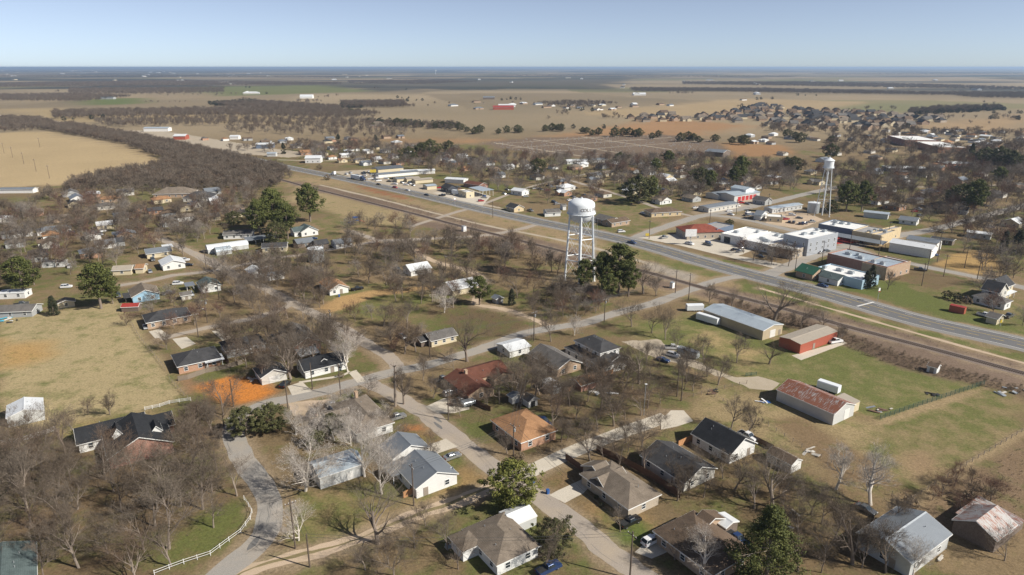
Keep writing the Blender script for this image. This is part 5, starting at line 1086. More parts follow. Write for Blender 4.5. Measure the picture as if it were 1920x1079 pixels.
# ------------------------------------------------------------------ vehicles
def car_meshes(kind):
    L, Wd, H_, hood, base = {'suv': (4.7, 1.88, 1.72, .98, .30), 'sedan': (4.7, 1.82, 1.42, .88, .26), 'pickup': (5.6, 1.95, 1.85, 1.08, .38), 'van': (5.2, 1.95, 1.95, 1.05, .3)}[kind]
    hl = L / 2; b = MB(); y = Wd / 2
    prof = {'suv': [(-hl, .55), (-hl + .05, 1.05), (hl - 1.25, 1.08), (hl - .15, .92), (hl, .6), (hl - .02, base), (-hl + .03, base)],
            'sedan': [(-hl, .5), (-hl + .06, .92), (-hl + .9, .96), (hl - 1.3, .94), (hl - .15, .78), (hl, .5), (hl - .02, base), (-hl + .03, base)],
            'pickup': [(-hl, .55), (-hl + .02, 1.12), (hl - 1.4, 1.15), (hl - .12, 1.02), (hl, .65), (hl - .02, base), (-hl + .03, base)],
            'van': [(-hl, .5), (-hl + .04, 1.1), (hl - .9, 1.12), (hl - .1, .9), (hl, .55), (hl - .02, base), (-hl + .03, base)]}[kind]
    b.prism([(p[0], p[1]) for p in prof], -y + .06, y - .06, axis=1)
    for sg in (-1, 1):   # side skins with slight tumblehome
        b.poly([(p[0] * .985, sg * y * (1. if p[1] < .8 else .97), p[1]) for p in (prof if sg > 0 else prof[::-1])])
    body = b
    cab = MB(); gl = MB()
    x0, x1, x2, x3 = {'suv': (-hl + .08, -hl + .45, hl - 2.05, hl - 1.3), 'sedan': (-hl + .75, -hl + 1.35, hl - 2.15, hl - 1.35), 'pickup': (-hl + 2.0, -hl + 2.2, hl - 2.2, hl - 1.45), 'van': (-hl + .06, -hl + .3, hl - 1.6, hl - .95)}[kind]
    zb = prof[2][1] - .02; zt = H_; yb, yt = y * .94, y * .78
    B_ = [(x0, -yb, zb), (x3, -yb, zb), (x3, yb, zb), (x0, yb, zb)]; T_ = [(x1, -yt, zt - .06), (x2, -yt, zt - .06), (x2, yt, zt - .06), (x1, yt, zt - .06)]
    for i in range(4): gl.quad(B_[i], B_[(i + 1) % 4], T_[(i + 1) % 4], T_[i])
    cab.v += T_ + [(p[0] * .98, p[1] * .93, zt) for p in T_]; n_ = len(cab.v) - 8
    for i in range(4): j = (i + 1) % 4; cab.f.append((n_ + i, n_ + j, n_ + 4 + j, n_ + 4 + i)); cab.m.append(0)
    cab.f.append((n_ + 4, n_ + 5, n_ + 6, n_ + 7)); cab.m.append(0)
    for i in range(4): cab.tube(B_[i], T_[i], .05, .05, 4)
    mid = (x1 + x2) / 2
    for sg in (-1, 1): cab.tube((mid, sg * yb, zb), (mid, sg * yt, zt - .06), .05, .05, 4)
    bed = None
    if kind == 'pickup':
        bed = MB(); bed.box(-hl + .12, x0 - .1, -y + .15, y - .15, 1.13, 1.15)
    wh = MB(); r = .36
    wh.tube((0, -.12, 0), (0, .12, 0), r, r, 14, cap=True); rim = MB(); rim.tube((0, -.13, 0), (0, .13, 0), r * .58, r * .58, 10, cap=True)
    hd = MB(); hd.box(hl - .12, hl + .012, -.22, .22, .62, .78) ; tl = MB(); tl.box(-hl - .012, -hl + .1, -.12, .12, .7, 1.0)
    return dict(body=body, cab=cab, glass=gl.mesh('windows', M['glass']), bed=bed.mesh('bed', M['tyre']) if bed else None, wheel=wh.mesh('wheel', M['tyre']), rim=rim.mesh('rim', M['rim']), head=hd.mesh('headlight', M['lamp']), tail=tl.mesh('tail_light', M['tail']), L=L, W=Wd, r=r, cache={})
CK = {k: car_meshes(k) for k in ('suv', 'sedan', 'pickup', 'van')}
def car(px, py, ax, kind, colr, label, group=None, flip=False, xy=None):
    x, y = xy or G(px, py); k = CK[kind]; th = (AX[ax] if isinstance(ax, str) else math.radians(ax)) + (math.pi if flip else 0); nm = {'suv': 'suv', 'sedan': 'car', 'pickup': 'pickup_truck', 'van': 'van'}[kind]
    o = empty('parked_' + nm if group is None else nm, x, y, .05, th); tag(o, label, nm.replace('_', ' '), group)
    if colr not in k['cache']: k['cache'][colr] = (k['body'].mesh('body', CARC[colr]), k['cab'].mesh('roof', CARC[colr]))
    inst('body', k['cache'][colr][0], o); inst('roof', k['cache'][colr][1], o); inst('windows', k['glass'], o)
    if k['bed']: inst('bed', k['bed'], o)
    for sx in (-.31, .31):
        for sy in (-1, 1): w_ = inst('wheel', k['wheel'], o, (sx * k['L'], sy * (k['W'] / 2 - .14), k['r'])); inst('rim', k['rim'], w_)
    for sy in (-.62, .62): inst('headlight', k['head'], o, (0, sy, 0)); inst('tail_light', k['tail'], o, (0, sy * 1.15, 0))
    OCC.append((x, y, 2.5))
car(1221, 1018, 'B', 'suv', 'white', 'white suv parked before the brown hip-roofed house')
car(624, 765, 115, 'pickup', 'white', 'white pickup beside the taupe-roofed house'); car(588, 777, 105, 'sedan', 'black', 'black car on the brown dirt yard of the taupe-roofed house')
car(844, 741, 'B', 'suv', 'silver', 'silver suv on the driveway of the red-brown roofed house'); car(862, 757, 'B', 'pickup', 'grey', 'grey pickup with gear on the driveway of the red-brown roofed house')
car(625, 550, 'B', 'sedan', 'grey', 'grey car on the lawn by the small rust-roofed house'); car(645, 546, 20, 'sedan', 'black', 'black car at the porch of the small rust-roofed house')
car(755, 633, 'A', 'sedan', 'silver', 'silver car beside the small cream cottage'); car(535, 724, 80, 'suv', 'black', 'black suv on the light driveway by the orange soil')
car(334, 534, 10, 'suv', 'white', 'white suv on the gravel beside the teal-roofed cottage'); car(353, 499, 10, 'sedan', 'black', 'black car beside the bright white house'); car(345, 490, 10, 'pickup', 'white', 'white pickup behind the bright white house')
car(125, 540, 10, 'suv', 'white', 'white suv under the western bare trees'); car(222, 556, 'A', 'pickup', 'grey', 'grey pickup under the light blue house carport edge')
car(1261, 655, -8, 'pickup', 'white', 'white pickup hitched beside the silver camper'); car(1262, 669, -38, 'suv', 'white', 'white suv on the gravel drive of the two-storey house'); car(1243, 678, -38, 'sedan', 'blue', 'dark blue car on the gravel drive of the two-storey house')
car(1566, 643, 20, 'pickup', 'white', 'white pickup beside the red metal building')
car(1185, 457, 'H', 'pickup', 'blue', 'dark blue pickup driving on the highway near the side street'); car(1165, 436, 12, 'suv', 'white', 'white suv turning into the highway')
car(710, 347, -40, 'sedan', 'black', 'black car on the highway behind the semi truck'); car(741, 353, -40, 'suv', 'red', 'red suv on the highway'); car(764, 358, -40, 'sedan', 'white', 'white car on the highway following the red suv'); car(800, 367, -40, 'sedan', 'black', 'black car on the highway by the fuel station'); car(829, 368, 10, 'pickup', 'black', 'black pickup entering the fuel station')
car(1367, 397, 20, 'sedan', 'white', 'white car on the side street before the canopy'); car(1389, 382, 10, 'pickup', 'red', 'red pickup before the red bay doors'); car(1304, 391, 15, 'sedan', 'white', 'white car parked at the canopy end'); car(1313, 393, 15, 'sedan', 'black', 'black car parked under the canopy end')
for i, (a, b_, c_) in enumerate([(1480, 418, 'black'), (1488, 419, 'grey'), (1499, 421, 'black'), (1505, 421, 'blue'), (1512, 420, 'silver')]): car(a, b_, 60, 'suv' if i % 2 else 'sedan', c_, ['black car first in the dusty car park row', 'grey suv in the dusty car park row', 'second black car in the dusty car park row', 'blue suv in the dusty car park row', 'silver car closing the dusty car park row'][i], 'cars in the dusty car park')
car(1632, 455, 15, 'suv', 'red', 'bright red suv on the street beside the yellow wall')
for i, (a, b_, c_) in enumerate([(1566, 443, 'white'), (1574, 445, 'silver'), (1582, 446, 'white'), (1590, 448, 'silver'), (1615, 455, 'black')]): car(a, b_, 60, 'suv', c_, '%s suv parked nose-in before the blue awnings' % c_, 'cars before the blue awnings')
car(1498, 478, 20, 'suv', 'black', 'black suv parked by the grey two-storey block'); car(1540, 475, 25, 'sedan', 'silver', 'silver car parked along the grey two-storey block'); car(1549, 473, 25, 'suv', 'grey', 'grey suv parked along the grey two-storey block')
car(1378, 470, 20, 'sedan', 'black', 'black car on the wide concrete lot'); car(1388, 473, 20, 'sedan', 'silver', 'silver car on the wide concrete lot')
car(1846, 594, 'A', 'pickup', 'white', 'white pickup beside the small cottage below the Victorian house'); car(1725, 508, -30, 'pickup', 'grey', 'grey pickup on the downtown lots')
car(588, 449, 10, 'sedan', 'blue', 'dark blue car beside the open hut near the round tank'); car(195, 378, 10, 'suv', 'blue', 'dark blue suv on the western street'); car(682, 327, 20, 'sedan', 'black', 'black car before the cream warehouse'); car(695, 337, 20, 'pickup', 'white', 'white pickup by the yellow highway sign')
rr = random.Random(44); PKW = wpoly([(1605, 262), (1690, 258), (1725, 268), (1640, 272)])
for i in range(60):
    x = rr.uniform(*sorted((PKW[0][0], PKW[2][0]))); y = rr.uniform(min(p[1] for p in PKW), max(p[1] for p in PKW))
    if inside(x, y, PKW): c_ = rr.choice(('white', 'black', 'silver', 'grey', 'blue')); car(0, 0, 75, rr.choice(('suv', 'sedan', 'pickup')), c_, '%s vehicle parked in the far school lot' % c_, '%s vehicles of the school lot' % c_, xy=(x, y))
def semi(px, py, th, label, cabc='blue', box=True):
    x, y = G(px, py); o = empty('semi_truck', x, y, .05, math.radians(th)); tag(o, label, 'truck')
    if box:
        m_ = MB(); m_.box(-11.5, 2.2, -1.28, 1.28, 1.1, 4.0); m_.build('trailer', M['tank'], o)
        m_ = MB(); m_.box(-11.45, 2.15, -1.2, 1.2, .85, 1.097); m_.build('chassis', M['tyre'], o)
    m_ = MB(); m_.prism([(2.9, 1.0), (8.2, 1.0), (8.25, 1.9), (6.4, 2.15), (5.9, 3.2), (4.6, 3.7), (2.95, 3.9)], -1.2, 1.2, axis=1); m_.build('cab', CARC[cabc], o)
    m_ = MB(); m_.quad((6.42, -1.05, 2.2), (6.42, 1.05, 2.2), (5.97, 1.0, 3.15), (5.97, -1.0, 3.15)); m_.build('windscreen', M['glass'], o)
    for xx in ((7.2, 4.0, 3.0) + ((-9.5, -10.6) if box else ())):
        for sy in (-1, 1): w_ = inst('wheel', CK['suv']['wheel'], o, (xx, sy * 1.1, .5), 0, 1.4); inst('rim', CK['suv']['rim'], w_)
    OCC.append((x, y, 7))
semi(674, 338, -42, 'white semi trailer truck driving on the highway'); semi(853, 366, 150, 'white semi trailer parked at the fuel station', 'grey'); semi(632, 330, 140, 'white truck tractor coming down the far highway', 'white', False)
def trailer(px, py, ax, L, h, label, mat='tank', name='cargo_trailer', cat='trailer'):
    x, y = G(px, py); th = AX[ax] if isinstance(ax, str) else math.radians(ax); o = empty(name, x, y, 0, th); tag(o, label, cat); OCC.append((x, y, L / 2))
    m_ = MB(); w_ = 1.2; pr = [(-w_, .55), (w_, .55), (w_, h - .25), (w_ * .85, h), (-w_ * .85, h), (-w_, h - .25)]; m_.prism(pr, -L / 2, L / 2); m_.build('body', M[mat], o)
    m_ = MB(); m_.box(-L / 2 - .01, -L / 2 + .05, -.95, .95, .7, h - .3); m_.build('rear_door', M['signw'], o)
    m_ = MB(); m_.box(L / 2, L / 2 + 1.3, -.06, .06, .5, .62); m_.build('tongue', M['galv'], o)
    for xx in (-.45, .45):
        for sy in (-1, 1): q = inst('wheel', CK['suv']['wheel'], o, (xx, sy * 1.06, .36)); inst('rim', CK['suv']['rim'], q)
trailer(1302, 583, 4, 7, 2.9, 'white box trailer at the far end of the long tan building'); trailer(1327, 605, -48, 9.5, 3.0, 'long white cargo trailer alongside the tan metal building'); trailer(1553, 733, -48, 6.5, 2.8, 'white enclosed trailer behind the rusty-roofed barn'); trailer(1290, 669, -42, 7.5, 2.9, 'silver rounded camper on the gravel drive', 'galv', 'camper', 'camper'); trailer(878, 760, 'B', 4, 1.6, 'low utility trailer on the driveway of the red-brown roofed house', 'galv')
# bins
def bin_(px, py, label):
    x, y = G(px, py); o = empty('wheelie_bin', x, y, 0, .5); tag(o, label, 'bin'); m_ = MB(); m_.prism([(-.3, 0), (.3, 0), (.36, 1.05), (-.36, 1.05)], -.32, .32); m_.build('body', M['blue'], o); m_ = MB(); m_.box(-.36, .36, -.4, .4, 1.055, 1.15); m_.build('lid', M['blue'], o)
bin_(1000, 905, 'blue wheelie bin at the street end of the long concrete drive'); bin_(1027, 926, 'blue wheelie bin beside the buff brick house driveway'); bin_(636, 557, 'blue bin by the dirt drive of the rust-roofed house')
def dumpster(px, py, mat, label):
    x, y = G(px, py); o = empty('dumpster', x, y, 0, AX['A']); tag(o, label, 'dumpster'); m_ = MB(); m_.prism([(-.9, .1), (.9, .1), (.9, 1.3), (-.9, 1.7)], -1.3, 1.3); m_.build('body', M[mat], o); m_ = MB(); m_.prism([(.95, 1.31), (-.95, 1.73), (-.95, 1.8), (.95, 1.38)], -1.32, 1.32); m_.build('lid', M['tyre'], o)
dumpster(1327, 457, 'blue', 'blue dumpster on the wide concrete lot'); dumpster(908, 370, 'blue', 'blue dumpster behind the fuel station shop')
def cabinet(px, py, label, w=1.6, h=2.6):
    x, y = G(px, py); o = empty('signal_cabinet', x, y, 0, AX['H']); tag(o, label, 'cabinet'); m_ = MB(); m_.box(-w / 2, w / 2, -w / 2, w / 2, .15, h); m_.build('body', M['signw'], o); m_ = MB(); m_.box(-w / 2 - .1, w / 2 + .1, -w / 2 - .1, w / 2 + .1, h + .003, h + .12); m_.build('roof', M['galv'], o); m_ = MB(); m_.box(-w * .4, w * .4, -w / 2 - .04, -w / 2 - .003, .3, h - .2); m_.build('door', M['tank'], o); m_ = MB(); m_.box(-w / 2 - .2, w / 2 + .2, -w / 2 - .2, w / 2 + .2, 0, .147); m_.build('plinth', M['conc'], o)
cabinet(1260, 540, 'white railway signal cabinet beside the two tall poles'); cabinet(870, 434, 'white railway signal cabinet beside the gravel crossing', 2.2, 3.2)
# signs
def sign(px, py, w, h, z, mat, label, posts=2, rz=AX['B'], name='sign'):
    x, y = G(px, py); o = empty(name, x, y, 0, rz); tag(o, label, 'sign'); m_ = MB(); m_.box(-w / 2, w / 2, -.12, .12, z, z + h); m_.build('panel', M[mat], o)
    for q in ((-w * .3, w * .3) if posts == 2 else (0,)): m_ = MB(); m_.tube((q, .0, -.2), (q, .0, z - .002), .12, .12, 8); m_.build('post', M['galv'], o)
    return o
sign(1294, 460, 6.5, 4.2, 5.0, 'signw', 'tall pale billboard sign on one post beside the concrete lot', 1, .1); sign(700, 333, 5.5, 2.6, 4.5, 'yel', 'big yellow highway sign before the cream warehouse', 2, .2); sign(1214, 444, 2.6, 1.6, .4, 'yel', 'low yellow sign at the side street corner', 2, .1); sign(1875, 612, .9, 1.3, 1.4, 'yel', 'bright yellow-green road sign below the Victorian house', 1, .2)
# railway crossing / flashing signal
def signal(px, py, h, label):
    x, y = G(px, py); o = empty('road_signal', x, y, 0, AX['B']); tag(o, label, 'signal'); m_ = MB(); m_.tube((0, 0, 0), (0, 0, h), .1, .08, 8); m_.build('mast', M['galv'], o); m_ = MB(); m_.box(-.7, .7, -.1, -.02, h - 1.6, h - .4); m_.build('board', M['signw'], o); m_ = MB(); m_.tube((0, 0, h), (-1.6, 0, h + .3), .05, .05, 6); m_.build('arm', M['galv'], o)
    for q in (-.4, .4): m_ = MB(); m_.tube((q, -.3, h - 1.9), (q, -.02, h - 1.9), .18, .18, 10, cap=True); m_.build('lamp', M['redp'], o)
signal(1645, 566, 6.5, 'flashing crossing signal mast beside the highway stop bar'); signal(853, 386, 6, 'flashing signal mast on the verge by the fuel station')
# playground
x, y = G(668, 418); o = empty('playground', x, y, 0, .4); tag(o, 'blue and red playground climbing frame under the bare trees', 'playground')
for q in (-2, 2):
    for s_ in (-1, 1): m_ = MB(); m_.tube((q, s_ * 1.2, 0), (q, s_ * 1.2, 3.2), .09, .09, 6); m_.build('post', M['blue'], o)
m_ = MB(); m_.box(-2.1, 2.1, -1.3, 1.3, 1.5, 1.6); m_.build('deck', M['blue'], o); m_ = MB(); m_.prism([(-1.5, 3.2), (1.5, 3.2), (0, 4.2)], -2.2, 2.2); m_.build('roof', M['blue'], o); m_ = MB(); m_.prism([(2.1, 1.55), (5.4, .25), (5.4, .35), (2.1, 1.7)], -.4, .4, axis=1); m_.build('slide', M['redp'], o); m_ = MB(); m_.prism([(-2.1, 1.55), (-5., .2), (-5., .3), (-2.1, 1.7)], -.4, .4, axis=1); m_.build('slide', M['blue'], o)

# ------------------------------------------------------------------ fences
def resample(px, step):
    c = [np.array(G(*p)) for p in px]; out = []
    for a, b_ in zip(c[:-1], c[1:]):
        k = max(1, round(np.hypot(*(b_ - a)) / step))
        out += [a + (b_ - a) * i / k for i in range(k)]
    return out + [c[-1]]
def rail_fence(px, step, h, rails, mat, label, name='rail_fence', pr=.05, rr_=.04, smooth=True):
    c = resample([P(*q, 0) for q in spline([G(*p) for p in px], step)], step) if smooth else resample(px, step)
    o = empty(name, *c[0]); tag(o, label, 'fence'); pm = MB(); pm.box(-pr, pr, -pr, pr, -.2, h + .06); pm = pm.mesh('post', M[mat])
    for i, p in enumerate(c):
        q = p - c[0]; inst('post', pm, o, (q[0], q[1], 0), .3)
        if i + 1 < len(c):
            d = c[i + 1] - p; m_ = MB(); L = np.hypot(*d)
            for z in rails: m_.box(0, L, -.02, .02, z * h - rr_, z * h + rr_)
            m_.build('rail', M[mat], o, (q[0], q[1], 0), math.atan2(d[1], d[0]))
def board_fence(px, h, mat, label, name='board_fence', step=2.4):
    c = resample(px, step); o = empty(name, *c[0]); tag(o, label, 'fence'); r_ = random.Random(label); vs = []
    for v in range(3):
        m_ = MB(); n_ = 15
        for i in range(n_): hh = h + r_.uniform(-.04, .04); y0 = r_.uniform(-.012, .012); m_.box(i / n_ + .003, (i + 1) / n_ - .004, y0 - .012, y0 + .012, .03, hh)
        m_.box(0, 1, .026, .06, h * .25, h * .25 + .09); m_.box(0, 1, .026, .06, h * .75, h * .75 + .09); vs.append(m_.mesh('board_panel', M[mat]))
    pm = MB(); pm.box(-.05, .05, .062, .16, -.2, h - .05); pm = pm.mesh('post', M[mat])
    for i, p in enumerate(c[:-1]):
        d = c[i + 1] - p; q = p - c[0]; L = np.hypot(*d); a = math.atan2(d[1], d[0]); pn = inst('panel', vs[i % 3], o, (q[0], q[1], 0), a, (L, 1, 1)); inst('post', pm, o, (q[0], q[1], 0), a)
rail_fence([(290, 1079), (345, 1058), (395, 1042), (430, 1016), (452, 1000), (470, 975), (473, 962), (458, 938)], 2.6, 1.2, (.45, .9), 'trim', 'curved white rail fence between the bare grove and the road')
rail_fence([(3, 834), (37, 829), (70, 820), (105, 808)], 2.4, 1.3, (.2, .4, .6, .8, 1.), 'trim', 'white plank fence along the tan field beside the long house', rr_=.075)
rail_fence([(272, 770), (300, 764), (318, 758), (358, 752)], 2.4, 1.2, (.3, .6, .9), 'trim', 'white rail fence behind the long black-roofed house')
board_fence([(757, 935), (792, 918)], 1.8, 'fnew', 'short new orange wood fence beside the dark carport')
board_fence([(1060, 862), (1092, 885), (1097, 890)], 1.9, 'fwood', 'dark wooden fence at the side of the buff brick house')
board_fence([(1118, 846), (1170, 870), (1225, 900), (1275, 935)], 1.9, 'fwood', 'long dark wooden fence between the buff brick and the dark charcoal-brown roofed houses')
board_fence([(1272, 838), (1298, 826)], 1.8, 'fnew', 'short tan wood fence between the two gabled houses')
board_fence([(1412, 826), (1450, 845)], 1.6, 'fwood', 'brown wooden fence behind the white gabled house')
board_fence([(334, 715), (352, 712), (385, 700), (425, 692), (455, 683)], 1.7, 'fgrey', 'weathered wooden fence below the charcoal hip-roofed brick house')
board_fence([(409, 668), (430, 684)], 1.8, 'fwood', 'dark wooden fence beside the dark roofed house')
board_fence([(868, 748), (920, 772)], 1.7, 'fwood', 'dark wooden fence beside the red-brown roofed house')
board_fence([(1060, 738), (1085, 726), (1150, 700)], 1.6, 'fnew', 'leaning tan wood fence around the brick outbuilding')
for px_, lab in (([(245, 605), (262, 635), (290, 668), (310, 695)], 'wire fence along the tan field beside the charcoal-roofed houses'), ([(318, 712), (345, 742), (360, 755)], 'lower wire fence along the tan field'), ([(1290, 715), (1340, 745), (1440, 800), (1520, 850), (1620, 900), (1700, 945)], 'long post and wire fence along the pasture'), ([(1700, 945), (1800, 880), (1925, 805)], 'post and wire fence between pasture and brush field')):
    rail_fence(px_, 3.2, 1.2, (.5, .95), 'fgrey', lab, 'wire_fence', .06, .012, False)
rail_fence([(1650, 787), (1720, 763), (1790, 740), (1845, 722)], 2.2, 1.6, (.1, .25, .4, .55, .7, .85, 1.), 'fgreen', 'green wire mesh fence across the pasture', 'wire_fence', .05, .014, False)
rail_fence([(1240, 735), (1300, 745), (1330, 735), (1400, 720)], 3., 1.2, (.5, .9), 'fgrey', 'wire fence beside the gravel drive', 'wire_fence', .06, .012, False)
rail_fence([(1398, 706), (1418, 704)], 1.8, 1.2, (.2, .4, .6, .8, 1.), 'fgreen', 'green farm gate panel beside the gravel drive', 'farm_gate', .05, .04, False)

# ------------------------------------------------------------------ odds and ends
def pile(px, py, r, num, label, mats=('junk', 'fwood', 'galv'), name='scrap_pile'):
    x, y = G(px, py); o = empty(name, x, y); tag(o, label, 'scrap pile'); q = random.Random(label)
    for i in range(num):
        m_ = MB(); a, b_ = q.uniform(.4, 1.6), q.uniform(.15, .6); m_.box(-a, a, -b_, b_, 0, q.uniform(.04, .25)); p = m_.build('board', M[q.choice(mats)], o, (q.gauss(0, r), q.gauss(0, r * .6), .05 + i * .03)); p.rotation_euler = (q.uniform(-.2, .2), q.uniform(-.2, .2), q.uniform(0, 6))
pile(1455, 975, 2.2, 9, 'scattered pale boards and sheets in the lower yard', ('junk', 'signw', 'junk')); pile(1640, 770, 1.6, 8, 'pile of pale scrap beside the rusty-roofed barn'); pile(1730, 1042, 2.2, 9, 'stacked timber beside the grey metal-roofed building', ('junk', 'fgrey')); pile(1120, 736, 2., 8, 'white rubbish heap by the brick outbuilding', ('signw', 'junk', 'galv')); pile(1895, 735, 3.5, 12, 'pale broken sleepers dumped beside the railway', ('junk', 'galv')); pile(1432, 755, 1., 5, 'small blue and white heap at the barn wall', ('blue', 'signw')); pile(20, 600, 4, 12, 'clutter and cyan tarp along the field-edge house', ('tarp', 'signw', 'junk', 'dark')); pile(385, 580, 2.5, 9, 'heap of junk behind the teal-roofed cottage', ('dark', 'junk', 'fwood')); pile(480, 712, 1.6, 6, 'timber stack beside the grey-roofed garage', ('junk', 'fwood')); pile(1517, 851, 2.5, 4, 'pale sheet lying on the pasture near the narrow shed', ('junk',)); pile(1748, 740, 1., 5, 'black burn heap in the pasture', ('dark', 'tyre')); pile(1340, 735, 1.2, 6, 'dark brush heap by the yard corner', ('dark', 'fwood'))
def dish(px, py, z, label):
    x, y = G(px, py, z); o = empty('satellite_dish', x, y, z); tag(o, label, 'satellite dish'); m_ = MB(); m_.lathe([(.02, 0), (.25, .05), (.45, .18)], 14); d = m_.build('dish', M['signw'], o, (0, 0, .5)); d.rotation_euler = (.9, 0, -.6); m_ = MB(); m_.tube((0, 0, -z), (0, 0, .5), .04, .04, 6); m_.build('stand', M['galv'], o)
dish(848, 882, 2.6, 'white satellite dish at the corner of the grey metal-roofed house')
def airc(px, py, label):
    x, y = G(px, py); o = empty('air_conditioner', x, y, 0, AX['B']); tag(o, label, 'air conditioner'); m_ = MB(); m_.box(-.45, .45, -.45, .45, .1, .9); m_.build('cabinet', M['galv'], o); m_ = MB(); m_.tube((0, 0, .9), (0, 0, .96), .38, .38, 14, cap=True); m_.build('fan_grille', M['tyre'], o); m_ = MB(); m_.box(-.6, .6, -.6, .6, 0, .097); m_.build('pad', M['conc'], o)
airc(815, 913, 'grey air conditioner behind the grey metal-roofed house'); airc(840, 1027, 'grey air conditioner beside the hip-roofed porch room'); airc(1398, 838, 'grey air conditioner by the white gabled house')

# vehicles standing beside the houses
LANDC = [(o.location.x, o.location.y, o['label']) for o in COL.objects if o.parent is None and o.get('category') in ('house', 'mobile home', 'shop', 'metal building') and 'group' not in o.keys() and len(o['label'].split()) <= 12]
rq = random.Random(61); made = 0
for x, y, lab in LANDC:
    if P(x, y)[1] < 335 or made > 46 or rq.random() < .25: continue
    for k in range(14):
        a = rq.uniform(0, 6.28); r = rq.uniform(8, 13); u, v = x + r * math.cos(a), y + r * math.sin(a)
        if all((u - q[0]) ** 2 + (v - q[1]) ** 2 > (q[2] * .85 + 2.) ** 2 for q in OCC):
            c_ = rq.choice(('white', 'silver', 'black', 'grey', 'grey', 'blue', 'white', 'silver')); kd = rq.choice(('suv', 'sedan', 'pickup', 'pickup')); car(0, 0, rq.choice(('A', 'B')), kd, c_, '%s %s by the %s' % (c_, {'suv': 'suv', 'sedan': 'car', 'pickup': 'pickup'}[kd], lab), xy=(u, v)); made += 1; break

rq = random.Random(88)
for poly, where, num in (([(625, 326), (700, 322), (790, 352), (860, 352), (930, 372), (900, 380), (800, 358), (690, 338)], 'on the pale lots of the highway shops', 26), ([(930, 350), (1060, 345), (1150, 375), (1060, 400), (960, 372)], 'among the houses just north of the highway', 16), ([(1200, 442), (1400, 462), (1460, 496), (1290, 462)], 'on the wide pale concrete lot', 5), ([(1300, 385), (1460, 385), (1530, 420), (1420, 420)], 'around the dusty downtown lots', 10), ([(1660, 380), (1860, 380), (1880, 430), (1700, 440)], 'in the yards of the eastern blocks', 10)):
    for x, y in scatter(poly, num, rq, 3.):
        c_ = rq.choice(('white', 'silver', 'black', 'grey', 'white', 'red')); kd = rq.choice(('suv', 'sedan', 'pickup')); lb = '%s %s parked %s' % (c_, {'suv': 'suv', 'sedan': 'car', 'pickup': 'pickup'}[kd], where); car(0, 0, rq.choice(('A', 'B', 20, -20)), kd, c_, lb, lb, xy=(x, y))
# ------------------------------------------------------------------ trees
def perp(d, r):
    u = d.cross(Vector((r.uniform(-1, 1), r.uniform(-1, 1), r.uniform(-1, 1))))
    return u.normalized() if u.length > 1e-4 else perp(d, r)
def ribbon(mb, a, b, w, r):
    d = b - a; u = perp(d, r) * w
    n_ = len(mb.v); mb.v += [tuple(a - u), tuple(a + u), tuple(b)]; mb.f.append((n_, n_ + 1, n_ + 2)); mb.m.append(0)
def bare(seed, h=10., spread=.45, fork=.28, up=.35, nl=(8, 6, 6, 5, 4), tw=.02, twig_len=1.0, lean=.1, matb='bark', matt='twig', lim=5, sides=(7, 5, 4, 3), thick=1.):
    """leafless tree: (trunk and limbs mesh, twig crown mesh)"""
    r = random.Random(seed); T = MB(); Cn = MB()
    def grow(p, d, L, rad, lv):
        segs = 3 if lv < 2 else 2; pts = [p]; q = p; dd = d
        for i in range(segs):
            dd = (dd + perp(dd, r) * r.uniform(.05, .32 if lv else .14) + Vector((0, 0, 1)) * up * (.25 if lv else .05)).normalized()
            q = q + dd * (L / segs); pts.append(q)
        for i in range(segs):
            ra = rad * (1 - .62 * i / segs); rb = rad * (1 - .62 * (i + 1) / segs)
            if lv <= 2: T.tube(pts[i], pts[i + 1], ra, rb, sides[lv])
            else: ribbon(Cn, pts[i], pts[i + 1], max(rb, tw), r)
        if lv >= lim: return
        n_ = nl[lv] if lv < len(nl) else 5
        for i in range(n_):
            t = (fork + (1 - fork) * (i + r.uniform(.1, .9)) / n_) if lv == 0 else r.uniform(.25, 1.)
            if i == n_ - 1: t = 1.
            k = min(segs - 1, int(t * segs)); f = t * segs - k; s = pts[k] + (pts[k + 1] - pts[k]) * f
            ax = (pts[k + 1] - pts[k]).normalized(); ang = r.uniform(.45, .95) if lv == 0 else r.uniform(.35, .95)
            if t >= .999: ang *= .5
            side = perp(ax, r); nd = (ax * math.cos(ang) + side * math.sin(ang))
            if nd.z < -.15: nd.z *= -.4
            cl = L * (spread * 1.45 if lv == 0 else .62) * r.uniform(.7, 1.15) * (1.15 - .4 * t if lv == 0 else 1.)
            if lv >= 2: cl = max(cl, .5) * twig_len
            grow(s, nd.normalized(), cl, max(rad * (1 - .62 * t) * (.66 if lv == 0 else .66), .012), lv + 1)
    grow(Vector((0, 0, -.15)), Vector((r.uniform(-lean, lean), r.uniform(-lean, lean), 1)).normalized(), h * .72, h * .027 * thick, 0)
    zm = max([v[2] for v in Cn.v] + [1e-3]); s = h / zm
    for m_ in (T, Cn): m_.v = [(v[0] * s, v[1] * s, v[2] * s) for v in m_.v]
    return T.mesh('trunk', M[matb]), Cn.mesh('crown', M[matt])
def cluster_leaves(mb, c, rad, num, size, r, flat=1.):
    for i in range(num):
        v = Vector((r.gauss(0, 1), r.gauss(0, 1), r.gauss(0, 1))); v.normalize(); p = Vector(c) + Vector((v.x * rad, v.y * rad, v.z * rad * flat)) * (r.random() ** .4)
        nrm = (v + Vector((r.uniform(-1, 1), r.uniform(-1, 1), r.uniform(-.4, 1.2))) * .8).normalized(); u = perp(nrm, r); w_ = nrm.cross(u); s = size * r.uniform(.6, 1.3)
        mb.quad(tuple(p - u * s), tuple(p - w_ * s * .6), tuple(p + u * s), tuple(p + w_ * s * .6))
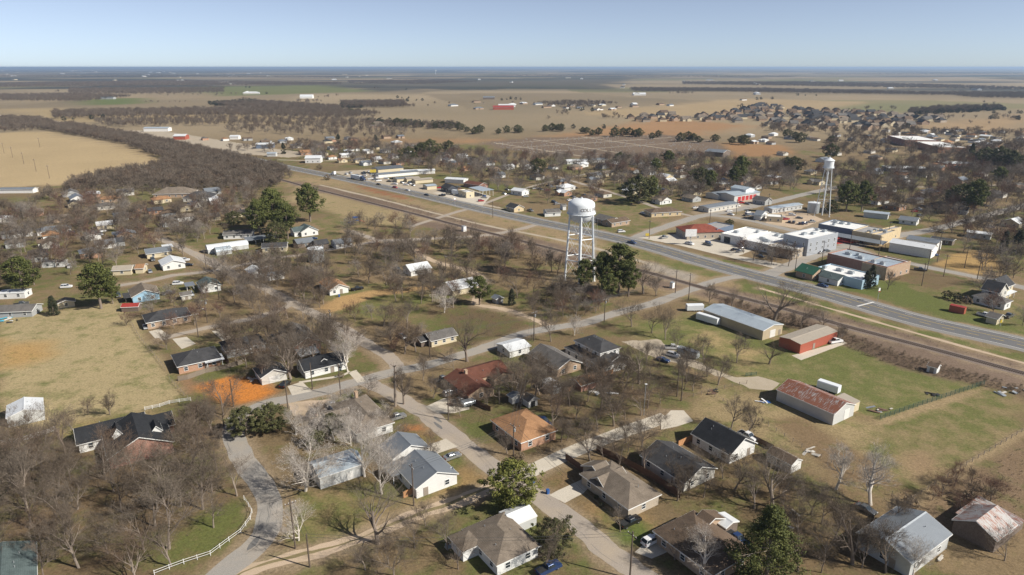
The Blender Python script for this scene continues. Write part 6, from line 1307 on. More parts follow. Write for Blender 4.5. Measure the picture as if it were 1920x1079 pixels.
def evergreen(seed, h=10., shape='pine', num=110, per=44, size=.2, mat='pine'):
    r = random.Random(seed); T = MB(); Cn = MB(); T.tube((0, 0, -.2), (0, 0, h * .55), h * .026, h * .018, 8); T.tube((0, 0, h * .55), (0, 0, h * .95), h * .018, h * .004, 6)
    lobes = [(r.uniform(0, 6.28), r.uniform(.35, .9), r.uniform(.12, .3)) for _ in range(9)]
    for i in range(num):
        a = r.uniform(0, 6.283)
        if shape == 'pine':      # open crown, tiers of tufts
            t = r.random() ** .8; z = h * (.28 + .7 * t); R_ = h * .27 * (math.sin(math.pi * min(1, (t * .8 + .18))) ** .7) * r.uniform(.35, 1.12)
        elif shape == 'cone': t = r.random(); z = h * (.06 + .92 * t); R_ = h * .2 * (1 - t) ** .75 * r.uniform(.55, 1.05) + .1
        elif shape == 'bushy': t = r.random(); z = h * (.06 + .92 * t); R_ = h * (.31 * (1 - t) ** .62 * min(1, .55 + t * 2.2)) * r.uniform(.35, 1.25) + .15
        elif shape == 'egg': t = r.random(); z = h * (.1 + .86 * t); R_ = h * .36 * math.sqrt(max(0, 1 - (2 * t - .85) ** 2 / 1.35)) * r.uniform(.5, 1.)
        else: t = r.random(); z = h * (.12 + .8 * t); R_ = h * .47 * math.sqrt(max(0, 1 - (1.7 * t - .6) ** 2)) * r.uniform(.45, 1.)
        for la, lz, lr in lobes:
            da = abs((a - la + math.pi) % 6.283 - math.pi)
            if da < .6 and abs(t - lz) < .2: R_ *= 1 + lr
        c = (R_ * math.cos(a), R_ * math.sin(a), z); rad = h * r.uniform(.05, .095)
        cluster_leaves(Cn, c, rad, per, size, r, .75)
        if i % 5 == 0: T.tube((0, 0, max(.1, z - h * .1)), c, h * .006, h * .002, 4)
    return T.mesh('trunk', M['bark']), Cn.mesh('crown', M[mat])
NB = [bare(100 + i, 10, sp, fk, up, tw=.017, lean=.14, nl=nl_[:4] + (4,)) for i, (sp, fk, up, nl_) in enumerate([(.50, .3, .3, (7, 6, 6, 6, 4)), (.58, .22, .22, (6, 7, 6, 6, 4)), (.44, .34, .45, (8, 6, 6, 5, 4)), (.56, .28, .18, (6, 6, 7, 5, 4)), (.40, .3, .55, (9, 6, 5, 5, 3)), (.62, .2, .28, (7, 6, 6, 5, 4)), (.5, .36, .35, (6, 6, 5, 5, 3)), (.54, .25, .4, (7, 5, 6, 4, 4))])]
NT = [bare(140 + i, 10, .26, .2, .6, tw=.013, nl=(14, 5, 5, 5, 3)) for i in range(2)]
NW = [bare(160 + i, 10, .5, .12, .45, tw=.014, nl=(8, 7, 6, 6, 4), matb='barkw', matt='twigw', lean=.2) for i in range(3)]
NWT = [bare(170, 10, .24, .22, .55, tw=.012, nl=(13, 5, 5, 4, 3), matb='barkw', matt='twigw')]
NR = [bare(180 + i, 10, .6, .08, .3, tw=.016, nl=(9, 6, 6, 6, 4), matt='twigr') for i in range(2)]
MBR = [bare(200 + i, 10, sp, fk, up, nl=(9, 7, 6, 5), tw=tw_, lim=4, sides=(5, 4, 3, 3), matt=mt_) for i, (sp, fk, up, tw_, mt_) in enumerate([(.5, .2, .3, .042, 'twig'), (.58, .14, .2, .042, 'twig'), (.44, .26, .42, .036, 'twig'), (.55, .16, .3, .045, 'twig'), (.62, .1, .3, .05, 'twigr'), (.48, .22, .35, .034, 'twigm'), (.56, .18, .25, .032, 'twigm')])]
FB = [bare(220 + i, 10, .56, .08, .25, nl=(9, 8, 7), tw=.12, lim=3, sides=(4, 3, 3, 3)) for i in range(4)]
OAK = [bare(190 + i, 10, sp, .24, up, tw=.013, lean=.1, nl=(7, 6, 6, 5, 3), thick=1.7) for i, (sp, up) in enumerate([(.58, .25), (.54, .32), (.56, .28)])]
PINE = [evergreen(300 + i, 10, 'pine', 150, 60, .17) for i in range(3)]; EGG = [evergreen(310, 10, 'egg', 230, 56, .17, 'magn')]
LIVE = [evergreen(320 + i, 10, 'round', 190, 60, .19, 'live') for i in range(2)]; CONE = [evergreen(330 + i, 10, 'cone', 110, 40, .2, 'ced') for i in range(2)]
BIGP = [evergreen(340, 10, 'bushy', 260, 80, .11, 'pine')]
FEV = [evergreen(350 + i, 10, 'round', 60, 14, .55, 'ced') for i in range(3)]
TREES = []   # (x, y, h, family, label, group)
KW = 0
def tree(px, py, h, fam, label, group=None, xy=None, rot=None):
    x, y = xy or G(px, py); h = h if fam in (PINE, EGG, LIVE, CONE, BIGP) else h * (1.16 if xy else 1.24); TREES.append((x, y, h, fam, label, group, rot))
for px, py, h, fam, lab in (
    (573, 921, 16, NW, 'large white-barked sycamore leaning over the curved road'), (684, 894, 15.2, NW, 'white-barked sycamore beside the long white workshop'), (716, 927, 13, NW, 'white-barked sycamore on the lawn before the dark carport'), (560, 1014, 9, NW, 'young white-barked sycamore beside the curved road pole'),
    (709, 1020, 12, OAK, 'wide bare oak beside the dirt lane'), (738, 1080, 8, NB, 'low bare oak below the dirt lane'), (1567, 918, 10.8, NWT, 'slender pale tree standing alone by the pasture fence'), (1632, 947, 13.2, NWT, 'taller slender pale tree beside the pasture fence'),
    (1598, 1058, 12, OAK, 'dark spreading oak beside the grey metal-roofed building'), (1661, 1074, 10, NB, 'bare oak before the grey metal-roofed building'), (1712, 1078, 8, NW, 'low white-barked tree beside the stacked timber'), (1883, 1052, 8, NB, 'bare tree before the weathered barn'),
    (1371, 804, 9, NB, 'left bare tree of the pair behind the white gabled house'), (1400, 816, 9, NB, 'right bare tree of the pair behind the white gabled house'), (1448, 952, 11, OAK, 'broad bare oak behind the scattered pale boards'),
    (1208, 888, 10, NB, 'bare tree against the dark charcoal-brown roofed house'), (1161, 877, 9, NB, 'bare tree inside the long dark wooden fence'), (1239, 806, 6, NB, 'small bare tree on the pale concrete pad'), (1265, 1050, 8, NB, 'crooked bare tree beside the white suv driveway'), (1313, 1079, 10, NWT, 'pale-stemmed tree before the brown hip-roofed house'), (1163, 997, 6, NB, 'small bare tree on the buff brick house lawn'), (1106, 864, 10, NB, 'spreading bare tree beside the long concrete drive'),
    (1021, 1071, 10, NB, 'bare oak beside the white hip-roofed house'), (951, 851, 6, NB, 'dense dark shrubby tree before the orange brick house'), (863, 781, 4.5, NB, 'small bare lawn tree by the worn asphalt street'), (809, 735, 5, NB, 'small bare tree on the lawn of the red-brown roofed house'),
    (1442, 683, 8.5, OAK, 'round bare tree near the red metal building'), (1381, 681, 9.5, NB, 'round bare tree on the pasture before the tan metal building'), (1247, 637, 12, NB, 'tall bare tree in front of the two white trailers'), (1222, 625, 11, NB, 'bare tree between the cross street and the gravel drive'), (1184, 613, 11, NB, 'bare tree on the green verge of the cross street'),
    (1206, 551, 15, OAK, 'big gnarled oak beside the railway and the tall evergreens'), (1230, 556, 9, NB, 'smaller bare tree beside the big gnarled oak'), (1330, 568, 8, NB, 'small bare tree beside the railway crossing'), (1372, 579, 10, OAK, 'bare tree between the tan metal building and the track'), (1451, 603, 17, OAK, 'great spreading oak behind the long tan metal building'), (1501, 617, 11, NB, 'bare tree beside the railway behind the red metal building'), (1545, 617, 8, NB, 'thin bare tree by the railway brush'),
    (1299, 734, 10, NB, 'bare tree by the twin bare poles'), (1346, 722, 9, NB, 'bare tree beside the dusty gravel drive'), (1287, 716, 9, NT, 'slim bare tree beside the silver camper'), (1198, 720, 12, OAK, 'tall bare tree before the two-storey white house'), (1167, 709, 11, NB, 'bare tree at the garage of the two-storey white house'), (1137, 735, 11, NB, 'bare tree beside the leaning tan fence'), (1100, 712, 11, NB, 'bare tree at the gable of the grey-brown brick house'),
    (1664, 543, 9, NR, 'russet-twigged tree beside the brick block'), (876, 678, 16, OAK, 'great dark oak beside the grey cross street'), (1033, 641, 11, NB, 'bare tree above the grey-brown gabled house'), (1077, 629, 8, NW, 'pale multi-stemmed tree by the cross street'), (980, 757, 13, OAK, 'large bare oak over the white yard sheds'), (833, 587, 11, NW, 'silvery fan-shaped tree behind the small cream cottage'),
    (763, 617, 10, NB, 'bare tree behind the silver car'), (732, 635, 14, NB, 'tall bare tree at the street corner by the cream cottage'), (652, 697, 13, NW, 'white-barked tree at the end of the black-roofed white house'), (691, 738, 7, NB, 'small bare tree on the street corner lawn'), (757, 758, 11, NT, 'slim dark bare tree beside the topped trunk'), (516, 613, 14, OAK, 'tall bare oak above the brick house lane'), (482, 700, 12, NB, 'bare oak beside the grey-roofed garage'), (545, 711, 14, OAK, 'tall bare oak before the black-roofed white house'),
    (237, 611, 6, NB, 'small bare tree at the field edge by the red-roofed shed'), (313, 656, 7, NB, 'bare tree between the two charcoal hip roofs'), (344, 480, 10, NB, 'bare tree behind the bright white house'), (113, 495, 11, NB, 'bare tree before the pale mobile home'), (1805, 474, 10, NB, 'twisted bare tree on the tan dirt lot'), (1752, 449, 11, OAK, 'spreading bare oak by the dark low mobile home'), (1888, 470, 14, NW, 'pale-limbed tree behind the Victorian house'), (1412, 489, 11, NB, 'bare tree before the white flat-roofed shops'), (1448, 492, 11, NB, 'second bare tree before the white flat-roofed shops'), (1478, 500, 11, NB, 'third bare tree on the green before the shops'),
    (206, 778, 7, NT, 'thin bare sapling behind the long black-roofed house'), (165, 778, 5, NT, 'smaller bare sapling behind the long black-roofed house'), (420, 800, 10, NB, 'pale grey bare tree beside the orange soil'), (390, 790, 8, NR, 'bushy bare tree between orange soil and black roof')):
    tree(px, py, h, fam, lab)
# the topped trunk: bare stem with stubs
T_ = MB(); q = random.Random(5); T_.tube((0, 0, -.2), (.3, .1, 8), .42, .34, 9); T_.tube((.3, .1, 8), (.5, 0, 13), .34, .22, 8, cap=True)
for i in range(14): z = q.uniform(7, 13); a = q.uniform(0, 6.28); T_.tube((.35, 0, z), (.35 + 1.1 * math.cos(a), 1.1 * math.sin(a), z + q.uniform(.5, 1.2)), .16, .11, 5, cap=True)
x, y = G(741, 762); o = empty('tree', x, y); tag(o, 'tall topped tree trunk with cut limb stubs at the street corner', 'tree'); T_.build('trunk', M['bark'], o); tm_ = MB(); q = random.Random(6)
for i in range(60): z = q.uniform(9, 13.3); a = q.uniform(0, 6.28); s_ = Vector((.4 + .9 * math.cos(a), .9 * math.sin(a), z + .6)); ribbon(tm_, s_, s_ + Vector((q.uniform(-.4, .4), q.uniform(-.4, .4), q.uniform(.4, 1.2))), .03, q)
tm_.build('crown', M['twig'], o)
def zone(poly, num, hr, fam, label, seed, rad=2.2):
    rnd = random.Random(seed)
    for x, y in scatter(poly, num, rnd, rad, k=.72): tree(0, 0, rnd.uniform(*hr), fam, label, label + ' group', (x, y))
GROVE = [(-40, 870), (130, 840), (180, 870), (330, 885), (420, 850), (440, 900), (455, 950), (400, 1010), (300, 1090), (-60, 1110)]
zone(GROVE, 42, (9.5, 16), NB, 'bare grey-brown tree in the grove inside the curved white fence', 21, 2.1)
zone([(90, 850), (150, 800), (140, 900), (60, 960), (0, 960)], 5, (8, 12), NB, 'bare tree at the left end of the long black-roofed house', 22)
zone([(390, 770), (440, 780), (430, 860), (340, 850)], 7, (9, 12), NB, 'bare tree between the long black-roofed house and the curved road', 23)
zone([(1225, 890), (1420, 885), (1500, 920), (1560, 960), (1480, 1000), (1400, 950), (1250, 940)], 14, (7, 11), NB, 'bare tree in the thicket behind the brown hip-roofed house', 24, 1.9)
zone([(1480, 1000), (1600, 960), (1690, 980), (1640, 1079), (1500, 1100)], 9, (7, 12), NB, 'bare tree in the brush below the pasture corner', 25, 1.9)
zone([(1700, 950), (1830, 890), (1880, 940), (1830, 980), (1760, 960)], 10, (4, 7), NR, 'low bare shrub tree between the metal building and the barn', 26, 1.6)
zone([(930, 690), (1060, 690), (1140, 720), (1260, 740), (1240, 790), (1130, 820), (1030, 840), (1010, 770), (930, 760)], 30, (8, 13), NB, 'bare tree in the wooded middle yards', 27, 2.)
zone([(1040, 830), (1200, 790), (1220, 840), (1130, 860)], 8, (6, 10), NB, 'bare tree along the long concrete drive', 28, 1.8)
zone([(640, 470), (760, 455), (900, 455), (1010, 470), (1060, 520), (1060, 590), (930, 570), (820, 590), (720, 560), (660, 525)], 80, (8, 13), NB, 'bare tree in the woodland beside the tall white water tower', 29, 2.2)
zone([(690, 470), (780, 470), (800, 520), (700, 515)], 10, (8, 10), NR, 'russet thicket tree beside the white-roofed cottage', 30, 2.4)
zone([(920, 580), (1090, 560), (1150, 565), (1130, 590), (1010, 600)], 20, (6, 10), NB, 'bare tree along the far side of the cross street', 31, 1.8)
zone([(400, 505), (560, 500), (620, 500), (620, 560), (560, 610), (470, 600), (420, 560)], 52, (8, 14), NB, 'bare tree around the upper worn street', 32, 2.2)
zone([(430, 640), (520, 630), (640, 640), (660, 680), (480, 720), (420, 660)], 30, (9, 14), NB, 'bare oak around the black-roofed white house', 33, 2.2)
zone([(640, 760), (740, 790), (700, 840), (600, 840), (520, 830)], 12, (6, 9), NW, 'pale bare tree behind the taupe-roofed house', 34, 1.8)
zone([(820, 960), (700, 1000), (640, 1079), (860, 1079), (900, 1040)], 8, (4, 8), NB, 'bare sapling on the lawn beside the white hip-roofed house', 35, 2.2)
zone([(250, 560), (420, 550), (430, 640), (300, 640)], 12, (6, 10), NB, 'bare tree among the houses beside the tan field', 47, 2.)
zone([(620, 590), (720, 600), (800, 640), (760, 680), (640, 650)], 12, (7, 12), NB, 'bare tree along the worn upper street', 48, 2.)
zone([(780, 690), (860, 690), (960, 760), (900, 800), (800, 760)], 8, (6, 10), NB, 'bare tree around the red-brown roofed house', 49, 2.)
zone([(700, 780), (820, 830), (900, 900), (860, 890), (760, 840)], 4, (4, 7), NB, 'small bare tree on the lawns beside the worn asphalt street', 50, 2.2)
zone([(1120, 700), (1250, 640), (1340, 690), (1330, 730), (1200, 760)], 12, (7, 10), NB, 'bare tree in the yard of the two-storey white house', 36, 2.)
zone([(160, 470), (330, 430), (300, 490), (170, 510)], 9, (9, 11), NR, 'russet-brown thicket tree behind the long tan-roofed house', 37, 2.6)
zone([(-120, 410), (0, 400), (180, 380), (300, 395), (480, 350), (480, 430), (330, 470), (200, 500), (0, 560), (-120, 560)], 260, (7, 12.5), MBR, 'bare tree in the wooded western blocks', 38, 1.8)
zone([(1330, 575), (1480, 610), (1600, 650), (1580, 630), (1440, 585)], 10, (3, 6), NB, 'low bare brush tree along the railway', 39, 1.8)
zone([(640, 420), (800, 425), (860, 470), (760, 480), (650, 450)], 16, (8, 11), MBR, 'spreading bare oak by the pasture and the tracks', 40, 2.8)
zone([(1380, 468), (1490, 488), (1500, 505), (1440, 500)], 5, (8, 10), NB, 'bare tree on the small green before the shops', 41, 2.2)
zone([(1830, 480), (1920, 440), (1920, 640), (1870, 600), (1830, 560)], 16, (8, 12), NB, 'bare tree around the Victorian house', 42, 2.2)
zone([(560, 275), (720, 272), (860, 290), (1000, 300), (1090, 330), (1200, 345), (1240, 380), (1100, 400), (960, 372), (820, 330), (700, 312), (560, 300)], 260, (8, 13), MBR, 'bare tree in the blocks north of the highway', 43, 2.2)
zone([(1000, 300), (1180, 300), (1330, 300), (1480, 315), (1500, 360), (1330, 372), (1240, 380), (1200, 345)], 280, (8, 13), MBR, 'bare tree in the wooded blocks before the old water tower', 44, 2.2)
zone([(1500, 325), (1640, 310), (1920, 300), (2060, 300), (2060, 480), (1900, 470), (1790, 450), (1680, 400), (1580, 385)], 470, (8, 14), MBR, 'bare tree in the wooded eastern blocks', 45, 2.2)
zone([(880, 295), (1000, 300), (1100, 312), (960, 340), (880, 320)], 16, (12, 16), MBR, 'tall bare tree of the cluster before the cemetery', 46, 4.)
# evergreens
for px, py, h, fam, lab in (
    (963, 950, 11.5, EGG, 'dense egg-shaped evergreen beside the white metal carport'), (1434, 1098, 17, BIGP, 'big dark green pine below the brown hip-roofed house'), (463, 815, 8.5, LIVE, 'broad dark evergreen oak beside the curved road'), (512, 806, 8, LIVE, 'second broad evergreen oak by the dirt yard'), (625, 815, 6.5, LIVE, 'low dark evergreen behind the taupe-roofed house'), (592, 838, 5, LIVE, 'small dark evergreen beside the white workshop'),
    (1040, 1035, 8, LIVE, 'mottled evergreen tree beside the worn asphalt street'), (190, 579, 18.5, PINE, 'tall green pine at the tan field corner'), (212, 570, 10, PINE, 'shorter green pine beside the tall field-corner pine'), (102, 592, 8, CONE, 'brownish juniper at the tan field edge'), (46, 556, 17, PINE, 'umbrella-topped pine with pale trunk at the western edge'),
    (488, 446, 21, PINE, 'left pine of the dark cluster by the teal-roofed house'), (515, 434, 25, PINE, 'tallest pine of the dark cluster by the teal-roofed house'), (540, 448, 20, PINE, 'front pine of the dark cluster by the teal-roofed house'), (520, 460, 14, LIVE, 'dense lower evergreen of the dark cluster'), (582, 416, 21, PINE, 'right pine on bare trunk beside the dark cluster'), (440, 422, 8, LIVE, 'dark evergreen bush left of the dark cluster'),
    (1096, 549, 14.5, PINE, 'round-topped evergreen before the tall white water tower'), (1128, 545, 17, PINE, 'tall pine right of the white water tower'), (1160, 548, 21, PINE, 'tallest pine beside the big gnarled oak'), (1178, 556, 15, PINE, 'right pine of the group by the white water tower'), (1140, 566, 12, PINE, 'front pine of the group by the white water tower'), (899, 572, 12, PINE, 'pointed evergreen beside the wide tin-roofed house'), (959, 573, 7, CONE, 'dark small cypress beside the tiny metal-roofed shed'), (1035, 556, 5, CONE, 'dark shrub under the woodland by the tower'),
    (1632, 539, 10, CONE, 'dark cedar before the pale blue metal building'), (1622, 541, 8, CONE, 'smaller dark cedar before the pale blue metal building'), (1367, 426, 4.5, LIVE, 'round clipped evergreen behind the red tile roof'),
    (1252, 314, 14, PINE, 'evergreen standing before the cemetery oaks'), (1197, 382, 19, LIVE, 'big dark round evergreen north of the highway'), (1222, 378, 16, PINE, 'pine beside the big dark round evergreen'), (1228, 328, 13, PINE, 'evergreen between the northern houses'), (1313, 348, 14, LIVE, 'evergreen left of the tall twin-topped pine'), (1331, 358, 14, PINE, 'lighter pine before the tall twin-topped pine'), (1386, 345, 20, PINE, 'tall twin-topped pine above the station roofs'), (1376, 350, 14, PINE, 'lower pine beside the twin-topped pine'), (1487, 322, 13, LIVE, 'round evergreen at the brown field edge'), (1474, 318, 11, LIVE, 'smaller round evergreen at the brown field edge'),
    (807, 293, 17, LIVE, 'large dark evergreen behind the highway shops'), (790, 294, 14, LIVE, 'dark evergreen beside the large one behind the shops'), (767, 303, 14, LIVE, 'evergreen over the long storage rows'), (842, 287, 13, LIVE, 'evergreen at the cemetery end of the northern blocks'), (635, 270, 11, CONE, 'dark cedar beyond the far highway houses'), (705, 274, 12, CONE, 'dark cedar on the northern edge of town'), (532, 289, 11, CONE, 'lone dark evergreen by the far shop'), (1007, 328, 14, LIVE, 'evergreen inside the tall bare cluster'), (1162, 308, 11, LIVE, 'yellowish evergreen near the white canopy house'),
    (1615, 397, 18, PINE, 'tall pine behind the trailer-house'), (1586, 397, 18, PINE, 'tall pine right of the old water tower'), (1560, 400, 8, LIVE, 'low evergreen at the foot of the old water tower'), (1825, 402, 20, PINE, 'great pine over the eastern blocks'), (1800, 392, 16, LIVE, 'dark evergreen left of the great eastern pine'), (1870, 318, 20, LIVE, 'huge dark evergreen by the school'), (1845, 312, 17, LIVE, 'dark evergreen beside the huge one by the school'), (1895, 322, 18, LIVE, 'right dark evergreen by the school'), (1820, 300, 15, CONE, 'dark cedar behind the school wing'), (1870, 350, 14, PINE, 'pine below the school evergreens'), (1557, 296, 14, LIVE, 'evergreen in the eastern open ground'), (1905, 478, 13, CONE, 'dark thick evergreen behind the Victorian house'), (1880, 472, 11, CONE, 'second dark evergreen behind the Victorian house')):
    tree(px, py, h * (1.18 if py < 430 else 1.05), fam, lab)
rnd = random.Random(9)
for i, (a, b_) in enumerate([(815, 242), (828, 240), (845, 243), (862, 246), (875, 248), (890, 252), (900, 251), (935, 252), (950, 250), (970, 249), (975, 250), (1022, 247), (1035, 246), (1047, 246), (1052, 247), (1092, 250), (1100, 251), (1110, 255), (1122, 254), (1152, 257), (1168, 255), (1180, 256), (1192, 257), (1198, 257), (1222, 261), (1234, 258), (1275, 266), (1290, 264), (1300, 265), (1310, 268), (1340, 266), (1372, 270), (1390, 268), (1395, 272), (780, 240), (760, 238), (745, 236), (700, 240), (655, 212), (660, 214), (672, 211), (1490, 262), (1500, 268), (1560, 268), (1475, 258)]):
    tree(a, b_, rnd.uniform(9, 15), LIVE, 'dark round tree of the hedgerow between cemetery and brown field', 'hedgerow trees')

LAND = [(o.location.x, o.location.y, o['label']) for o in COL.objects if o.parent is None and o.get('category') in ('house', 'shed', 'barn', 'metal building', 'garage', 'shops', 'shop', 'water tower', 'tank', 'carport', 'commercial building', 'school', 'warehouse', 'workshop', 'fire station', 'restaurant') and 'group' not in o.keys() and len(o['label'].split()) <= 11]
RANK = ['nearest', 'second nearest', 'third nearest', 'fourth nearest', 'fifth nearest', 'sixth nearest', 'seventh nearest', 'eighth nearest', 'ninth nearest', 'tenth nearest', 'eleventh nearest', 'twelfth nearest', 'thirteenth nearest', 'fourteenth nearest', 'fifteenth nearest', 'sixteenth nearest', 'seventeenth nearest', 'eighteenth nearest', 'nineteenth nearest', 'twentieth nearest', 'twenty-first nearest', 'twenty-second nearest', 'twenty-third nearest', 'twenty-fourth nearest', 'twenty-fifth nearest', 'twenty-sixth nearest', 'twenty-seventh nearest', 'twenty-eighth nearest']
TREES.sort(key=lambda t: -t[2] / math.hypot(t[0], t[1]))
rest = []; nb = 0; rt = random.Random(77); ranked = {}
for x, y, h, fam, lab, grp, rot in TREES:
    ev = fam in (PINE, EGG, LIVE, CONE, BIGP)
    if not ev:
        nb += 1
        if nb > 298: rest.append((x, y, h, fam)); continue
    d = math.hypot(x, y)
    if fam is NB and d > 330 and grp: fam = MBR
    tm, cm = rt.choice(fam); s = h / 10; o = empty('evergreen_tree' if ev else 'bare_tree', x, y, 0, rt.uniform(0, 6.28)); tag(o, lab, 'tree', grp)
    ranked.setdefault((fam is NR, ev), []).append((x, y, o, grp))
    sx = s * rt.uniform(.9, 1.15); o.scale = (sx, sx, s); inst('trunk', tm, o); inst('crown', cm, o)

for (red, ev), lst in ranked.items():
    order = {}
    for x, y, o, grp in lst:
        if not grp: continue
        li = min(range(len(LAND)), key=lambda i: (LAND[i][0] - x) ** 2 + (LAND[i][1] - y) ** 2)
        if li not in order: order[li] = sorted(math.hypot(LAND[li][0] - q[0], LAND[li][1] - q[1]) for q in lst)
        i = order[li].index(math.hypot(LAND[li][0] - x, LAND[li][1] - y))
        if i < len(RANK): o['label'] = '%s %s the %s' % ('dark evergreen' if ev else 'russet tree' if red else 'bare tree', RANK[i], LAND[li][2])
poles = {}
for o in COL.objects:
    if o.get('category') == 'utility pole' and 'group' in o.keys():
        li = min(range(len(LAND)), key=lambda i: (LAND[i][0] - o.location.x) ** 2 + (LAND[i][1] - o.location.y) ** 2); poles.setdefault(li, []).append((math.hypot(LAND[li][0] - o.location.x, LAND[li][1] - o.location.y), o))
for li, lst in poles.items():
    lst.sort(key=lambda t: t[0])
    for i, (_, o) in enumerate(lst): o['label'] = 'utility pole %s the %s' % (RANK[i], LAND[li][2])
# countless far woods: points carrying instances of a few prototypes
def proto_coll(name, fams):
    c = bpy.data.collections.new(name)
    for i, (tm, cm) in enumerate(fams):
        me = bpy.data.meshes.new(name); vs = []; fs = []; mi = []
        for k, m_ in enumerate((tm, cm)):
            n_ = len(vs); vs += [tuple(v.co) for v in m_.vertices]; fs += [tuple(n_ + q for q in p.vertices) for p in m_.polygons]; mi += [k] * len(m_.polygons)
        me.from_pydata(vs, [], fs); me.materials.append(tm.materials[0]); me.materials.append(cm.materials[0]); me.polygons.foreach_set('material_index', mi)
        c.objects.link(bpy.data.objects.new(name + '_source', me))
    return c
def wood(name, label, pts, coll, seed):
    """pts: (x, y, h)"""
    me = bpy.data.meshes.new(name); me.from_pydata([(p[0], p[1], 0) for p in pts], [], [])
    a = me.attributes.new('size', 'FLOAT', 'POINT'); a.data.foreach_set('value', [p[2] / 10 for p in pts])
    o = inst(name, me); tag(o, label, 'trees', kind='stuff')
    ng = bpy.data.node_groups.new(name, 'GeometryNodeTree'); ng.interface.new_socket('Geometry', in_out='INPUT', socket_type='NodeSocketGeometry'); ng.interface.new_socket('Geometry', in_out='OUTPUT', socket_type='NodeSocketGeometry')
    N = ng.nodes; Lk = ng.links; gi = N.new('NodeGroupInput'); go = N.new('NodeGroupOutput'); ip = N.new('GeometryNodeInstanceOnPoints'); ci = N.new('GeometryNodeCollectionInfo')
    ci.inputs[0].default_value = coll; ci.inputs['Separate Children'].default_value = True; ci.inputs['Reset Children'].default_value = True
    na = N.new('GeometryNodeInputNamedAttribute'); na.data_type = 'FLOAT'; na.inputs[0].default_value = 'size'
    rv = N.new('FunctionNodeRandomValue'); rv.data_type = 'FLOAT_VECTOR'; rv.inputs[0].default_value = (0, 0, 0); rv.inputs[1].default_value = (0, 0, 6.283); rv.inputs['Seed'].default_value = seed
    Lk.new(gi.outputs[0], ip.inputs['Points']); Lk.new(ci.outputs[0], ip.inputs['Instance']); ip.inputs['Pick Instance'].default_value = True
    Lk.new(rv.outputs[0], ip.inputs['Rotation']); Lk.new(na.outputs[0], ip.inputs['Scale']); Lk.new(ip.outputs[0], go.inputs[0])
    md = o.modifiers.new('trees', 'NODES'); md.node_group = ng; return o
cM = proto_coll('town_tree', MBR); cF = proto_coll('far_tree', FB); cE = proto_coll('far_cedar', FEV)
wood('town_trees', 'many small bare trees filling the outer blocks of town', [(t[0], t[1], t[2]) for t in rest], cM, 3)
def fill(poly, spacing, hr, seed):
    r = random.Random(seed); wp = wpoly(poly); xs = [p[0] for p in wp]; ys = [p[1] for p in wp]; out = []; X = min(xs)
    while X < max(xs):
        Y = min(ys)
        while Y < max(ys):
            x, y = X + r.uniform(-.5, .5) * spacing, Y + r.uniform(-.5, .5) * spacing; Y += spacing
            if inside(x, y, wp): out.append((x, y, r.uniform(*hr)))
        X += spacing
    return out
belt = fill([(75, 243), (130, 234), (240, 254), (400, 284), (470, 302), (535, 316), (545, 338), (520, 352), (420, 352), (330, 356), (220, 352), (115, 358), (140, 344), (200, 328), (270, 320), (318, 304), (240, 272), (140, 254)], 5.4, (6.5, 10.5), 1)
belt += fill([(115, 352), (520, 345), (500, 362), (300, 368), (60, 380)], 9, (6, 10), 2)
belt += fill([(0, 222), (80, 224), (110, 238), (60, 245), (0, 248)], 9, (7, 11), 3)
wood('wooded_belt', 'dense leafless wood of grey-brown trees along the western field', [p for p in belt if clear(p[0], p[1], 1)], cF, 5)
strips = []
for i, (poly, sp_) in enumerate((([(95, 212), (300, 208), (500, 205), (640, 210), (720, 216), (640, 224), (420, 219), (100, 224)], 11), ([(400, 196), (480, 192), (640, 203), (640, 209), (420, 202)], 10), ([(640, 193), (755, 192), (765, 202), (640, 204)], 10), ([(180, 228), (420, 224), (640, 228), (860, 238), (860, 246), (640, 240), (440, 236), (190, 240)], 14), ([(430, 240), (640, 238), (780, 250), (760, 262), (560, 256), (420, 252)], 20), ([(0, 180), (150, 178), (250, 182), (150, 192), (0, 190)], 14), ([(130, 168), (420, 166), (420, 175), (250, 178), (130, 176)], 18), ([(0, 158), (300, 152), (640, 156), (640, 160), (330, 162), (0, 165)], 22),
    ([(650, 153), (800, 151), (900, 154), (800, 159), (660, 158)], 22), ([(1280, 155), (1500, 155), (1740, 160), (1920, 166), (1920, 170), (1700, 166), (1400, 161), (1280, 159)], 20), ([(1180, 167), (1400, 168), (1600, 172), (1780, 177), (1780, 180), (1600, 177), (1350, 173), (1190, 173)], 14), ([(1750, 176), (1920, 176), (1920, 186), (1820, 184)], 14), ([(1700, 210), (1760, 204), (1870, 201), (1885, 206), (1800, 212), (1700, 216)], 12), ([(1420, 238), (1640, 246), (1920, 250), (1920, 262), (1700, 258), (1440, 250)], 17), ([(1000, 196), (1100, 192), (1160, 196), (1080, 204)], 16), ([(1540, 262), (1640, 255), (1740, 280), (1640, 300), (1540, 290)], 20), ([(1700, 290), (1920, 268), (1920, 310), (1740, 312)], 14), ([(400, 285), (560, 270), (640, 275), (560, 290)], 20), ([(0, 142), (300, 141), (640, 144), (620, 147), (300, 146), (0, 145)], 55), ([(760, 142), (1100, 141), (1500, 143), (1480, 146), (1000, 144)], 55), ([(1500, 138), (1920, 137), (1920, 140), (1560, 141)], 90), ([(0, 134), (700, 135), (700, 137), (0, 136)], 130))):
    strips += fill(poly, sp_, (8, 13), 30 + i)
rnd = random.Random(31)
